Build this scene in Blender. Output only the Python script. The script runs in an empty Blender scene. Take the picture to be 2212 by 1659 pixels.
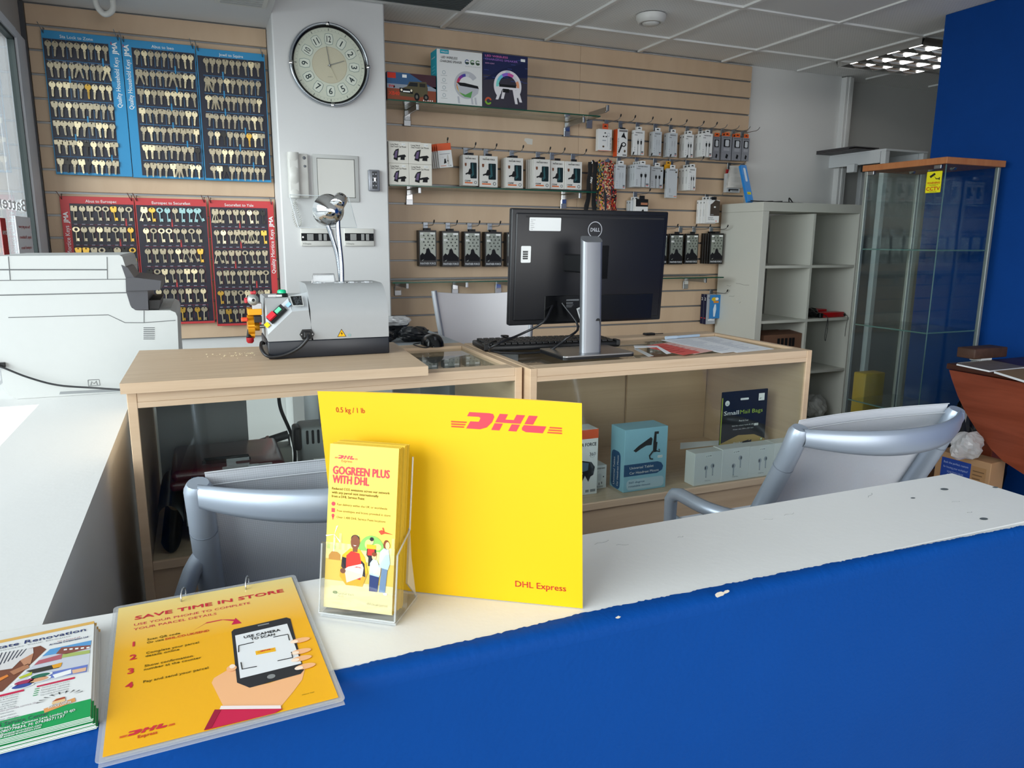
import bpy, bmesh, math, random
from math import sin, cos, pi, radians
from mathutils import Vector, Matrix, Euler

SC = bpy.context.scene
COL = SC.collection
V = Vector

# ---------------------------------------------------------------- camera
CAMZ = 1.2
F_PX, YAW, PITCH, ROLL = 1589.47, 0.400432, 0.193662, 0.0066173
_f = V((sin(YAW)*cos(PITCH), cos(YAW)*cos(PITCH), -sin(PITCH)))
_r = V((cos(YAW), -sin(YAW), 0)); _u = _r.cross(_f)
CR = cos(ROLL)*_r + sin(ROLL)*_u
CU = -sin(ROLL)*_r + cos(ROLL)*_u
cd = bpy.data.cameras.new('camera'); cam = bpy.data.objects.new('camera', cd); COL.objects.link(cam)
cd.sensor_fit = 'HORIZONTAL'; cd.sensor_width = 36.0; cd.lens = F_PX/2212*36.0
cd.clip_start = 0.02; cd.clip_end = 200
Mr = Matrix((CR, CU, -_f)).transposed().to_4x4()
cam.matrix_world = Matrix.Translation((0, 0, CAMZ)) @ Mr
SC.camera = cam

# ---------------------------------------------------------------- exposure, daylight, lamps
SC.view_settings.view_transform = 'Standard'
SC.view_settings.look = 'None'
SC.view_settings.gamma = 1.0
SC.view_settings.use_curve_mapping = False
SC.view_settings.exposure = -0.30
SC.cycles.use_denoising = True
SC.cycles.max_bounces = 8
SC.cycles.transparent_max_bounces = 16
SC.cycles.caustics_reflective = False
SC.cycles.caustics_refractive = False
SC.cycles.sample_clamp_indirect = 6.0

w = bpy.data.worlds.new('daylight'); SC.world = w; w.use_nodes = True
nt = w.node_tree; nt.nodes.clear()
wo = nt.nodes.new('ShaderNodeOutputWorld'); bg = nt.nodes.new('ShaderNodeBackground')
bg.inputs['Color'].default_value = (0.92, 0.96, 1.0, 1); bg.inputs['Strength'].default_value = 1.5
nt.links.new(bg.outputs[0], wo.inputs[0])

def area(name, loc, rot, sx, sy, power, col=(1, 1, 1), portal=False):
    l = bpy.data.lights.new(name, 'AREA'); l.shape = 'RECTANGLE'; l.size = sx; l.size_y = sy
    l.energy = power; l.color = col
    if portal: l.cycles.is_portal = True
    o = bpy.data.objects.new(name, l); COL.objects.link(o); o.location = loc; o.rotation_euler = rot
    return o
# daylight entering the side window (left) and the shop front (behind the viewpoint)
area('daylight_side_window', (-5.0, -0.6, 2.6), (radians(0), radians(-80), radians(24)), 3.6, 7.0, 1000, (0.95, 0.98, 1.0))
area('daylight_shop_front', (0.6, -9.0, 2.0), (radians(92), 0, 0), 9.0, 4.0, 540, (1.0, 0.985, 0.965))

# ---------------------------------------------------------------- picture point -> place in the room
def ray(x, y):
    return CR*((x-1106)/F_PX) + CU*(-(y-829.5)/F_PX) + _f
def atY(x, y, Y):
    d = ray(x, y); d = d*(Y/d.y); return V((d.x, d.y, d.z+CAMZ))
def atX(x, y, X):
    d = ray(x, y); d = d*(X/d.x); return V((d.x, d.y, d.z+CAMZ))
def atZ(x, y, z):
    d = ray(x, y); d = d*((z-CAMZ)/d.z); return V((d.x, d.y, d.z+CAMZ))
def rect(x0, y0, x1, y1, Y):
    xm, ym = (x0+x1)/2, (y0+y1)/2
    return atY(x0, ym, Y).x, atY(x1, ym, Y).x, atY(xm, y1, Y).z, atY(xm, y0, Y).z   # X0 X1 Z0 Z1

# ---------------------------------------------------------------- materials
def lin(c):
    return tuple((v/12.92 if v <= 0.04045 else ((v+0.055)/1.055)**2.4) for v in c)
def hx(h):
    h = h.lstrip('#'); return lin(tuple(int(h[i:i+2], 16)/255 for i in (0, 2, 4)))
MATS = {}
def mat(name, col, rough=0.5, metal=0.0, spec=0.5, noise=0.0, nscale=30.0, bump=0.0, bscale=200.0, coat=0.0):
    if name in MATS: return MATS[name]
    m = bpy.data.materials.new(name); m.use_nodes = True; t = m.node_tree
    b = t.nodes['Principled BSDF']; c = hx(col) if isinstance(col, str) else col
    b.inputs['Base Color'].default_value = (*c, 1); b.inputs['Roughness'].default_value = rough
    b.inputs['Metallic'].default_value = metal; b.inputs['Specular IOR Level'].default_value = spec
    if coat: b.inputs['Coat Weight'].default_value = coat; b.inputs['Coat Roughness'].default_value = 0.1
    if noise or bump:
        tc = t.nodes.new('ShaderNodeTexCoord')
    if noise:
        n = t.nodes.new('ShaderNodeTexNoise'); n.inputs['Scale'].default_value = nscale; n.inputs['Detail'].default_value = 4
        t.links.new(tc.outputs['Object'], n.inputs['Vector'])
        mx = t.nodes.new('ShaderNodeMix'); mx.data_type = 'RGBA'
        mx.inputs['A'].default_value = (*[v*(1-noise) for v in c], 1)
        mx.inputs['B'].default_value = (*[min(1, v*(1+noise)) for v in c], 1)
        t.links.new(n.outputs['Fac'], mx.inputs['Factor']); t.links.new(mx.outputs['Result'], b.inputs['Base Color'])
    if bump:
        n2 = t.nodes.new('ShaderNodeTexNoise'); n2.inputs['Scale'].default_value = bscale
        t.links.new(tc.outputs['Object'], n2.inputs['Vector'])
        bp = t.nodes.new('ShaderNodeBump'); bp.inputs['Strength'].default_value = bump; bp.inputs['Distance'].default_value = 0.002
        t.links.new(n2.outputs['Fac'], bp.inputs['Height']); t.links.new(bp.outputs['Normal'], b.inputs['Normal'])
    MATS[name] = m; return m
def wood(name, a, b_, stretch=(2, 40, 40), rough=0.45, scale=1.0, spec=0.4):
    if name in MATS: return MATS[name]
    m = bpy.data.materials.new(name); m.use_nodes = True; t = m.node_tree; b = t.nodes['Principled BSDF']
    tc = t.nodes.new('ShaderNodeTexCoord'); mp = t.nodes.new('ShaderNodeMapping'); mp.inputs['Scale'].default_value = stretch
    n = t.nodes.new('ShaderNodeTexNoise'); n.inputs['Scale'].default_value = scale; n.inputs['Detail'].default_value = 6; n.inputs['Roughness'].default_value = 0.6
    n.inputs['Distortion'].default_value = 0.6
    r = t.nodes.new('ShaderNodeValToRGB'); r.color_ramp.elements[0].position = 0.3; r.color_ramp.elements[1].position = 0.7
    r.color_ramp.elements[0].color = (*hx(a), 1); r.color_ramp.elements[1].color = (*hx(b_), 1)
    L = t.links.new
    L(tc.outputs['Object'], mp.inputs['Vector']); L(mp.outputs['Vector'], n.inputs['Vector'])
    L(n.outputs['Fac'], r.inputs['Fac']); L(r.outputs['Color'], b.inputs['Base Color'])
    b.inputs['Roughness'].default_value = rough; b.inputs['Specular IOR Level'].default_value = spec
    MATS[name] = m; return m
def glassm(name, tint=(0.93, 0.97, 0.95), refl=1.0, rough=0.0, ior=1.5, haze=0.0):
    if name in MATS: return MATS[name]
    m = bpy.data.materials.new(name); m.use_nodes = True; t = m.node_tree; t.nodes.clear()
    o = t.nodes.new('ShaderNodeOutputMaterial'); mx = t.nodes.new('ShaderNodeMixShader')
    tr = t.nodes.new('ShaderNodeBsdfTransparent'); tr.inputs['Color'].default_value = (*tint, 1)
    gl = t.nodes.new('ShaderNodeBsdfGlossy'); gl.inputs['Roughness'].default_value = rough
    g = t.nodes.new('ShaderNodeNewGeometry'); dt = t.nodes.new('ShaderNodeVectorMath'); dt.operation = 'DOT_PRODUCT'
    L = t.links.new; L(g.outputs['Normal'], dt.inputs[0]); L(g.outputs['Incoming'], dt.inputs[1])
    def mth(op, a, b=None):
        n = t.nodes.new('ShaderNodeMath'); n.operation = op
        for i, v in enumerate((a, b)):
            if v is None: continue
            if isinstance(v, (int, float)): n.inputs[i].default_value = v
            else: L(v, n.inputs[i])
        return n.outputs[0]
    r0 = ((ior-1)/(ior+1))**2
    fac = mth('MULTIPLY', mth('ADD', mth('MULTIPLY', mth('POWER', mth('SUBTRACT', 1.0, mth('ABSOLUTE', dt.outputs['Value'])), 5.0), 1-r0), r0), refl)
    L(fac, mx.inputs[0])
    L(tr.outputs[0], mx.inputs[1]); L(gl.outputs[0], mx.inputs[2])
    if haze:
        df = t.nodes.new('ShaderNodeBsdfDiffuse'); df.inputs['Color'].default_value = (0.8, 0.82, 0.84, 1)
        m2 = t.nodes.new('ShaderNodeMixShader'); m2.inputs[0].default_value = haze
        L(mx.outputs[0], m2.inputs[1]); L(df.outputs[0], m2.inputs[2]); L(m2.outputs[0], o.inputs[0])
    else: L(mx.outputs[0], o.inputs[0])
    MATS[name] = m; return m

WALLW = mat('white_wall_paint', '#d9d9d8', 0.75, noise=0.03, nscale=3, bump=0.15, bscale=60)
WALLG = mat('grey_wall_paint', '#c4c3c0', 0.8, noise=0.04, nscale=3)
BLUEW = mat('royal_blue_wall_paint', '#043d86', 0.65, spec=0.15, noise=0.06, nscale=8, bump=0.25, bscale=120)
BLUEC = mat('royal_blue_counter_paint', '#003f88', 0.6, spec=0.12, noise=0.05, nscale=10, bump=0.3, bscale=150)
WHITEC = mat('white_counter_paint', '#e8e8e6', 0.45, spec=0.4, noise=0.02, nscale=6, bump=0.12, bscale=90)
MAPLE = wood('maple_laminate', '#c6a98a', '#d3b899', (1.5, 1.5, 30))
MAPLEX = wood('maple_laminate_along', '#c6aa8c', '#d5bc9f', (3, 60, 60))
SLATX = wood('maple_slat_board', '#c6aa8d', '#d2b89b', (6, 6, 1.2))
MAPLEY = wood('maple_laminate_deep', '#c9ab87', '#d8bd9a', (60, 3, 60))
GROOVE = mat('aluminium_groove', '#8d8f90', 0.45, 0.6)
TILE = None
STEEL = mat('brushed_steel', '#a9abad', 0.3, 1.0)
CHROME = mat('chrome', '#d8d8d8', 0.07, 1.0)
ALU = mat('aluminium', '#b6bac0', 0.42, 0.7)
BLACK = mat('black_plastic', '#0c0d10', 0.45)
BLACKG = mat('black_gloss', '#090a0c', 0.2)
DARK = mat('dark_grey_plastic', '#3b3c40', 0.5)
WHITE = mat('white_card', '#e4e5e4', 0.55)
PAPER = mat('white_paper', '#e9ebee', 0.7)
GREYP = mat('light_grey_plastic', '#bfc1bf', 0.5)
CLEAR = glassm('clear_glass', (0.95, 0.98, 0.965))
GREENEDGE = mat('green_glass_edge', '#0f4a38', 0.2)
YEL = mat('yellow_card', '#d9ab00', 0.55, spec=0.25)
RED = mat('dhl_red', '#cf2438', 0.55)
def ink(h, rough=0.6):
    return mat('ink_'+h.lstrip('#'), h, rough, spec=0.2)

# ---------------------------------------------------------------- mesh builder
_TXT = {}
def text_geo(s, bold=0.0, shear=0.0):
    k = (s, bold, shear)
    if k not in _TXT:
        c = bpy.data.curves.new('lettering', 'FONT'); c.body = s; c.size = 1; c.resolution_u = 2
        c.offset = bold; c.shear = shear
        o = bpy.data.objects.new('lettering', c); me = o.to_mesh()
        vs = [v.co.copy() for v in me.vertices]; fs = [tuple(p.vertices) for p in me.polygons]
        o.to_mesh_clear(); bpy.data.objects.remove(o); bpy.data.curves.remove(c)
        x0 = min((v.x for v in vs), default=0); x1 = max((v.x for v in vs), default=1)
        y1 = max((v.y for v in vs), default=1)
        _TXT[k] = (vs, fs, x0, x1, y1)
    return _TXT[k]

class MB:
    def __init__(s): s.v = []; s.f = []; s.mi = []; s.sm = []; s.mats = []; s.T = Matrix()
    def M(s, m):
        if m not in s.mats: s.mats.append(m)
        return s.mats.index(m)
    def add(s, vs, fs, m, smooth=False):
        b = len(s.v); i = s.M(m); T = s.T
        s.v += [T @ V(v) for v in vs]
        s.f += [tuple(b+k for k in f) for f in fs]; s.mi += [i]*len(fs); s.sm += [smooth]*len(fs)
        return s
    def box(s, a, b, m, bev=0.0, seg=1):
        x0, y0, z0 = (min(a[i], b[i]) for i in range(3)); x1, y1, z1 = (max(a[i], b[i]) for i in range(3))
        if bev <= 0:
            return s.add([(x0,y0,z0),(x1,y0,z0),(x1,y1,z0),(x0,y1,z0),(x0,y0,z1),(x1,y0,z1),(x1,y1,z1),(x0,y1,z1)],
                         [(0,3,2,1),(4,5,6,7),(0,1,5,4),(1,2,6,5),(2,3,7,6),(3,0,4,7)], m)
        bm = bmesh.new(); bmesh.ops.create_cube(bm, size=1)
        for v in bm.verts: v.co = V((x0+(v.co.x+.5)*(x1-x0), y0+(v.co.y+.5)*(y1-y0), z0+(v.co.z+.5)*(z1-z0)))
        bmesh.ops.bevel(bm, geom=bm.edges[:], offset=min(bev, .49*min(x1-x0, y1-y0, z1-z0)), segments=seg, affect='EDGES', profile=.5)
        bm.verts.index_update()
        s.add([v.co.copy() for v in bm.verts], [tuple(v.index for v in f.verts) for f in bm.faces], m, seg > 1)
        bm.free(); return s
    def prism(s, pts, z0, z1, m, smooth=False):        # polygon in local xy, extruded along local z
        n = len(pts)
        vs = [(p[0], p[1], z0) for p in pts]+[(p[0], p[1], z1) for p in pts]
        fs = [(i, (i+1) % n, n+(i+1) % n, n+i) for i in range(n)]
        s.add(vs, fs, m, smooth)
        b = [(p[0], p[1], z0) for p in pts]; t = [(p[0], p[1], z1) for p in pts]
        s.add(b, [tuple(reversed(range(n)))], m); s.add(t, [tuple(range(n))], m)
        return s
    def poly(s, pts, m, z=0.0):                         # flat print in local xy
        return s.add([(p[0], p[1], z) for p in pts], [tuple(range(len(pts)))], m)
    def q(s, x0, y0, x1, y1, m, z=0.0):
        return s.poly([(x0,y0),(x1,y0),(x1,y1),(x0,y1)], m, z)
    def ell(s, cx, cy, rx, ry, m, z=0.0, n=20, a0=0, a1=2*pi):
        full = abs(a1-a0-2*pi) < 1e-6
        pts = [(cx+rx*cos(a0+(a1-a0)*i/n), cy+ry*sin(a0+(a1-a0)*i/n)) for i in range(n if full else n+1)]
        return s.poly(pts, m, z)
    def ring(s, cx, cy, r0, r1, m, z=0.0, n=24, a0=0, a1=2*pi, ey=1.0):
        vs = []; fs = []
        for i in range(n+1):
            a = a0+(a1-a0)*i/n
            vs += [(cx+r0*cos(a), cy+r0*sin(a)*ey, z), (cx+r1*cos(a), cy+r1*sin(a)*ey, z)]
        fs = [(2*i, 2*i+1, 2*i+3, 2*i+2) for i in range(n)]
        return s.add(vs, fs, m)
    def text(s, t, x, y, size, m, z=0.0003, al='l', bold=0.0, shear=0.0, width=None, flip=False):
        vs, fs, x0, x1, y1 = text_geo(t, 0.0, shear)
        k = size/0.7; kx = k
        if width: kx = width/max(1e-6, x1-x0)
        off = {'l': -x0, 'c': -(x0+x1)/2, 'r': -x1}[al]
        sg = -1 if flip else 1; e = bold*1.1*min(k, kx)
        for i, (dx, dy) in enumerate(((-e, 0), (e, 0), (0, -e*.8), (0, e*.8)) if bold > 0 else ((0, 0),)):   # heavier strokes: the same letters laid side by side
            s.add([(x+dx+sg*(v.x+off)*kx, y+dy+v.y*k, z+i*.00006) for v in vs], fs, m)
        return s
    def tube(s, pts, r, m, n=8, closed=False, smooth=True, caps=True):
        pts = [V(p) for p in pts]; N = len(pts)
        rs = r if isinstance(r, (list, tuple)) else [r]*N
        rings = []; up = None
        for i, p in enumerate(pts):
            if closed: t = (pts[(i+1) % N]-pts[i-1])
            else: t = (pts[min(i+1, N-1)]-pts[max(i-1, 0)])
            if t.length < 1e-9: t = V((0, 0, 1))
            t.normalize()
            if up is None:
                up = V((0, 0, 1)) if abs(t.z) < .9 else V((1, 0, 0))
            a = t.cross(up); a.normalize(); up = a.cross(t); up.normalize()
            rings.append([p+(a*cos(2*pi*k/n)+up*sin(2*pi*k/n))*rs[i] for k in range(n)])
        vs = [v for g in rings for v in g]; fs = []
        for i in range(N if closed else N-1):
            j = (i+1) % N
            for k in range(n):
                fs.append((i*n+k, i*n+(k+1) % n, j*n+(k+1) % n, j*n+k))
        s.add(vs, fs, m, smooth)
        if caps and not closed:
            s.add(rings[0], [tuple(reversed(range(n)))], m); s.add(rings[-1], [tuple(range(n))], m)
        return s
    def cyl(s, a, b, r, m, n=16): return s.tube([a, b], r, m, n)
    def lathe(s, prof, m, n=32, smooth=True):           # profile (r, z) about local z
        vs = []; fs = []
        for r_, z_ in prof:
            for k in range(n): vs.append((r_*cos(2*pi*k/n), r_*sin(2*pi*k/n), z_))
        for i in range(len(prof)-1):
            for k in range(n): fs.append((i*n+k, i*n+(k+1) % n, (i+1)*n+(k+1) % n, (i+1)*n+k))
        return s.add(vs, fs, m, smooth)
    def grid(s, P, m, smooth=True):                     # P[i][j] points
        n, k = len(P), len(P[0])
        return s.add([p for row in P for p in row], [(i*k+j, i*k+j+1, (i+1)*k+j+1, (i+1)*k+j) for i in range(n-1) for j in range(k-1)], m, smooth)
    def build(s, name, parent=None, at=None):
        o0 = V((0, 0, 0)); loc = V((0, 0, 0))
        if parent is not None:
            o0 = ORG.get(parent.name, V((0, 0, 0)))
        elif at is not None: o0 = V(at); loc = o0
        me = bpy.data.meshes.new(name); me.from_pydata([v-o0 for v in s.v], [], s.f)
        for m in s.mats: me.materials.append(m)
        me.polygons.foreach_set('material_index', s.mi); me.polygons.foreach_set('use_smooth', s.sm)
        me.update()
        o = bpy.data.objects.new(name, me); COL.objects.link(o); o.location = loc
        if parent is not None:
            o.parent = parent; ORG[o.name] = o0
        return o
    def face(s, o, u, v):                               # work on a face: origin o, right u, up v
        u = V(u).normalized(); v = V(v).normalized(); n = u.cross(v)
        s.T = Matrix((u, v, n)).transposed().to_4x4(); s.T.translation = V(o); return s
    def front(s, x, y, z): return s.face((x, y, z), (1, 0, 0), (0, 0, 1))   # face that looks towards -Y
    def world(s): s.T = Matrix(); return s

ORG = {}
def tag(o, label=None, cat=None, group=None, kind=None):
    if label: o['label'] = label
    if cat: o['category'] = cat
    if group: o['group'] = group
    if kind: o['kind'] = kind
    return o
def thing(name, label, cat, at=(0, 0, 0), group=None, local=False, rotz=0.0):
    o = bpy.data.objects.new(name, None); COL.objects.link(o); o.location = at; o.empty_display_size = 0.05
    o.rotation_euler = (0, 0, rotz)
    ORG[o.name] = V((0, 0, 0)) if local else V(at)
    return tag(o, label, cat, group)
def struct(mb, name):
    return tag(mb.build(name), kind='structure')
def copy_tree(o, parent=None, **kw):
    c = o.copy(); COL.objects.link(c)
    if parent is not None: c.parent = parent
    for ch in list(o.children): copy_tree(ch, c)
    return c
def arc(cx, cy, r, a0, a1, n=10):
    return [(cx+r*cos(a0+(a1-a0)*i/n), cy+r*sin(a0+(a1-a0)*i/n)) for i in range(n+1)]
def rrect(x0, y0, x1, y1, r, n=4):
    return arc(x1-r, y0+r, r, -pi/2, 0, n)+arc(x1-r, y1-r, r, 0, pi/2, n)+arc(x0+r, y1-r, r, pi/2, pi, n)+arc(x0+r, y0+r, r, pi, 1.5*pi, n)
def bez(pts, n=24):                                     # smooth curve through points (Catmull-Rom)
    pts = [V(p) for p in pts]; P = [2*pts[0]-pts[1]]+pts+[2*pts[-1]-pts[-2]]; out = []
    k = max(2, n//(len(pts)-1))
    for i in range(1, len(P)-2):
        for j in range(k):
            t = j/k; a, b, c, d = P[i-1], P[i], P[i+1], P[i+2]
            out.append(.5*((2*b)+(c-a)*t+(2*a-5*b+4*c-d)*t*t+(3*b-a-3*c+d)*t**3))
    out.append(pts[-1]); return out
ORDN = ['first', 'second', 'third', 'fourth', 'fifth', 'sixth', 'seventh', 'eighth', 'ninth', 'tenth', 'eleventh', 'twelfth', 'thirteenth', 'fourteenth', 'fifteenth', 'sixteenth', 'seventeenth', 'eighteenth']
# ================================================================ the room
SY, CEIL = 3.9, 2.27           # slat wall face, ceiling height
mb = MB(); mb.box((-.7, -1.7, -.05), (5.6, 4.1, 0), mat('grey_vinyl_floor', '#d2cdc5', .5, noise=.1, nscale=12)); struct(mb, 'floor')
mb = MB(); mb.box((-9, -9, -.25), (12, 4.1, -.06), mat('pavement_slabs', '#a9abad', .8, noise=.1, nscale=2)); struct(mb, 'pavement_outside')
mb = MB(); mb.box((-9.5, -6, -.06), (-9, 8, 2.8), mat('street_facade', '#dfe6e8', .8, noise=.2, nscale=1.5)); struct(mb, 'facade_across_street')

def tile_mat():
    m = mat('perforated_ceiling_tile', '#c9cac8', .85); t = m.node_tree; b = t.nodes['Principled BSDF']
    tc = t.nodes.new('ShaderNodeTexCoord'); v = t.nodes.new('ShaderNodeTexVoronoi'); v.inputs['Scale'].default_value = 55
    v.inputs['Randomness'].default_value = 0.0
    r = t.nodes.new('ShaderNodeValToRGB'); r.color_ramp.elements[0].position = .12; r.color_ramp.elements[1].position = .3
    r.color_ramp.elements[0].color = (*hx('#c3c4c2'), 1); r.color_ramp.elements[1].color = (*hx('#f0f0ee'), 1)
    t.links.new(tc.outputs['Object'], v.inputs['Vector']); t.links.new(v.outputs['Distance'], r.inputs['Fac'])
    t.links.new(r.outputs['Color'], b.inputs['Base Color']); return m
GX = [1.246+.5945*k for k in range(-1, 7)]; GY = [3.60-.594*k for k in range(0, 9)]
TILE = tile_mat(); TILEP = mat('plain_ceiling_tile', '#e2e2e0', .85)
mb = MB(); mb.box((-.7, -1.7, CEIL+.006), (5.6, 4.1, CEIL+.06), TILE)
mb.box((GX[3]+.01, GY[2]+.01, CEIL+.004), (GX[4]-.01, GY[1]-.01, CEIL+.0062), TILEP)
struct(mb, 'ceiling')
GRIDW = mat('white_grid_bar', '#e6e6e4', .4)
for i, x in enumerate(GX):
    mb = MB(); mb.box((x-.011, -1.6, CEIL-.004), (x+.011, SY, CEIL+.006), GRIDW); struct(mb, 'trim_%d' % (i+1))
for i, y in enumerate(GY):
    mb = MB(); mb.box((.38, y-.011, CEIL-.0035), (5.5, y+.011, CEIL+.006), GRIDW); struct(mb, 'trim_%d' % (i+20))

mb = MB(); mb.box((-.7, SY+.03, 0), (4.03, SY+.1, CEIL+.06), WALLW); struct(mb, 'wall_back')
mb = MB(); mb.box((4.03, SY+.12, 0), (5.6, SY+.2, CEIL+.06), WALLG); struct(mb, 'wall_back_recess')  # white wall in shade; the shade is put into its grey colour
x = atY(1816, 300, SY+.02).x
mb = MB(); mb.box((x-.025, SY-.01, 0), (x+.045, SY+.13, CEIL), WALLW, .004); mb.box((x+.0, SY-.018, 0), (x+.014, SY-.01, CEIL), WALLW)
struct(mb, 'trim_40')
mb = MB(); mb.box((5.5, -1.7, 0), (5.6, 4.1, CEIL+.06), WALLG); struct(mb, 'wall_far_right')
mb = MB(); mb.box((3.4, -1.65, 0), (3.54, 2.707, CEIL+.004), BLUEW); struct(mb, 'wall_right')
# shop front behind the viewpoint
mb = MB(); mb.box((-.7, -1.7, 0), (5.6, -1.6, .45), WALLG); mb.box((-.7, -1.7, 2.05), (5.6, -1.6, CEIL+.06), WALLG)
mb.box((-.7, -1.7, .45), (-.45, -1.6, 2.05), WALLG); mb.box((3.2, -1.7, .45), (5.6, -1.6, 2.05), WALLG); struct(mb, 'wall_front')
# side window wall
XW = -.62
FRAME = mat('grey_painted_window_frame', '#d6d8dc', .5); FRAMED = mat('brown_grey_lintel', '#aba49d', .7, noise=.08, nscale=5)
GASKET = mat('dark_gasket', '#24302f', .5)
mb = MB(); mb.box((-.75, -1.6, 2.02), (XW, SY+.03, CEIL+.06), FRAMED); mb.box((-.75, -1.6, 0), (XW, SY+.03, .3), WALLG); struct(mb, 'wall_left')
mb = MB(); mb.box((-.70, 3.70, .3), (XW+.012, SY+.0, 2.02), FRAME, .004); mb.box((-.70, -1.6, 1.985), (XW+.012, 3.70, 2.02), FRAME)
mb.box((-.64, 3.682, .3), (XW+.004, 3.70, 1.985), GASKET); mb.box((-.64, -1.6, 1.973), (XW+.004, 3.70, 1.985), GASKET)
mb.box((-.70, -1.6, .3), (XW+.012, 3.70, .36), FRAME); mb.box((-.70, .9, .3), (-.66, .97, 2.02), FRAME)
wf = struct(mb, 'window_1')
PANE = glassm('shop_window_pane', (.93, .96, .96), 1.0)
mb = MB(); mb.box((-.634, -1.58, .36), (-.628, 3.682, 1.973), PANE)
ORG[wf.name] = V((0, 0, 0)); mb.build('window_glass', wf)
mb = MB(); mb.box((XW-.0, SY-.02, .6), (XW+.018, SY+.03, 2.17), DARK); struct(mb, 'trim_41')  # dark strip painting in the shadow gap at the slats' left edge

# soffit over the key boards and the pillar
mb = MB(); mb.box((-.7, 2.5, 2.176), (.376, SY+.03, CEIL+.06), WALLW); struct(mb, 'ceiling_soffit')
mb = MB(); mb.box((.376, 3.65, 0), (.884, SY+.03, CEIL+.06), WALLW, .006); struct(mb, 'wall_pillar')

# slat walls
def slat_wall(name, x0, x1, ztop, zbot, zg, seams=()):
    mb = MB(); mb.box((x0, SY+.012, zbot), (x1, SY+.03, ztop), GROOVE)
    zs = []; k = -20
    while k < 40:
        z = zg-k*.0988
        if zbot+.01 < z < ztop-.01: zs.append(z)
        k += 1
    zs = [ztop]+sorted(zs, reverse=True)+[zbot]; xs = [x0]+list(seams)+[x1]
    for a, b in zip(zs, zs[1:]):
        for c, d in zip(xs, xs[1:]):
            mb.box((c+.0006, SY, b+.0048), (d-.0006, SY+.014, a-.0048), SLATX, .0015)
    return struct(mb, name)
slat_wall('wall_back_slats_left', -.602, .374, 2.174, .712, atY(74, 54, SY).z)
slat_wall('wall_back_slats_right', .89, 3.258, CEIL-.002, .55, atY(832, 89.4, SY).z, (2.055,))

# ================================================================ counters and furniture
# white counter with a blue painted front
CT = .74
root = thing('reception_counter', 'long white topped counter with royal blue front, paper display standing on it', 'counter', (.5, .85, 0))
mb = MB(); mb.box((-.62, .7425, CT-.05), (1.384, .972, CT), WHITEC, .001); mb.box((-.62, .735, CT-.03), (1.384, .7425, CT-.0035), WHITEC)
rng = random.Random(4)
SCR = mat('scuff_grey', '#9a9c9c', .7)
for px, py, rx in ((1742-0, 1000, .0), (0, 0, 0)): pass
DOT = mat('worn_dark_spot', '#5a6266', .6)
for px, py, a, b in ((2040, 1057, .0085, .0055), (1972, 1076, .005, .003), (2125, 1121, .008, .005), (2150, 1053, .006, .004)):
    p = atZ(px, py, CT); mb.T = Matrix.Translation((p.x, p.y, CT)); mb.ell(0, 0, a, b, DOT, .0004)
mb.T = Matrix()
for px, py, L, ang in ((1300, 1172, .03, .2), (1345, 1177, .02, -.3), (1660, 1122, .018, -.2), (1705, 1111, .025, .1), (1880, 1070, .03, .5), (2065, 1084, .02, -.1), (300, 1345, .02, .4), (1470, 1160, .012, .1), (2095, 1107, .012, 0)):
    p = atZ(px, py, CT); mb.tube([(p.x+L*(t-.5)*cos(ang), p.y+L*(t-.5)*sin(ang)+.002*sin(t*7), CT) for t in (0, .25, .5, .75, 1)], .0004, SCR, 4)
mb.build('counter_top', root)
mb = MB(); mb.box((-.62, .722, 0), (1.384, .742, CT-.021), BLUEC)
mb.box((1.37, .742, 0), (1.384, .96, CT-.05), WHITEC)
pp = [(-.62, .7335), (-.126, .7345), (-.016, .737), (.102, .739), (.198, .742), (.313, .744), (.416, .749), (.511, .747), (.74, .743), (1.009, .737), (1.23, .731), (1.384, .7255)]
top = []
for (xa, ya), (xb, yb) in zip(pp, pp[1:]):
    n = int((xb-xa)/.0035)+1
    for i in range(n):
        t = i/n; top.append((xa+(xb-xa)*t, ya+(yb-ya)*t+rng.uniform(-.0011, .0011)+.0012*sin((xa+(xb-xa)*t)*140)*rng.random()))
top.append((1.384, .7255))
PR_ = [(0, 0), (.35, .0006), (.65, .003), (.87, .008), (.97, .014), (1, .022)]      # the paint wraps over the worn rounded edge
mb.grid([[V((x_, y_+(.7215-y_)*a_, CT+.0007-d_)) for a_, d_ in PR_] for x_, y_ in top], BLUEC)
CHIP = mat('chipped_plaster', '#c9bfae', .8)
for px, py, r1 in ((1555, 1284, .010), (1570, 1278, .006), (1335, 1333, .004)):
    p = atY(px, py, .7219); mb.T = Matrix(); mb.front(p.x, .7219, p.z); mb.poly([(r1*(.6+.5*rng.random())*cos(t*.7), .45*r1*(.6+.5*rng.random())*sin(t*.7)) for t in range(9)], CHIP, .0003)
mb.T = Matrix()
mb.build('blue_front', root)

root = thing('side_counter', 'white painted side counter under the shop window running to the copier', 'counter', (-.32, 1.7, 0))
mb = MB(); mb.prism([(-.435, .973), (-.203, .973), (-.203, 2.36), (.0, 2.36), (.0, 3.0), (-.60, 3.0), (-.60, 2.36), (-.435, 2.36)], CT-.03, CT-.0002, WHITEC); mb.build('counter_top', root)
mb = MB(); mb.box((-.42, .975, 0), (-.206, 2.36, CT-.03), WHITEC); mb.box((-.55, 2.37, 0), (-.02, 2.95, CT-.03), WHITEC); mb.build('counter_base', root)

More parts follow.
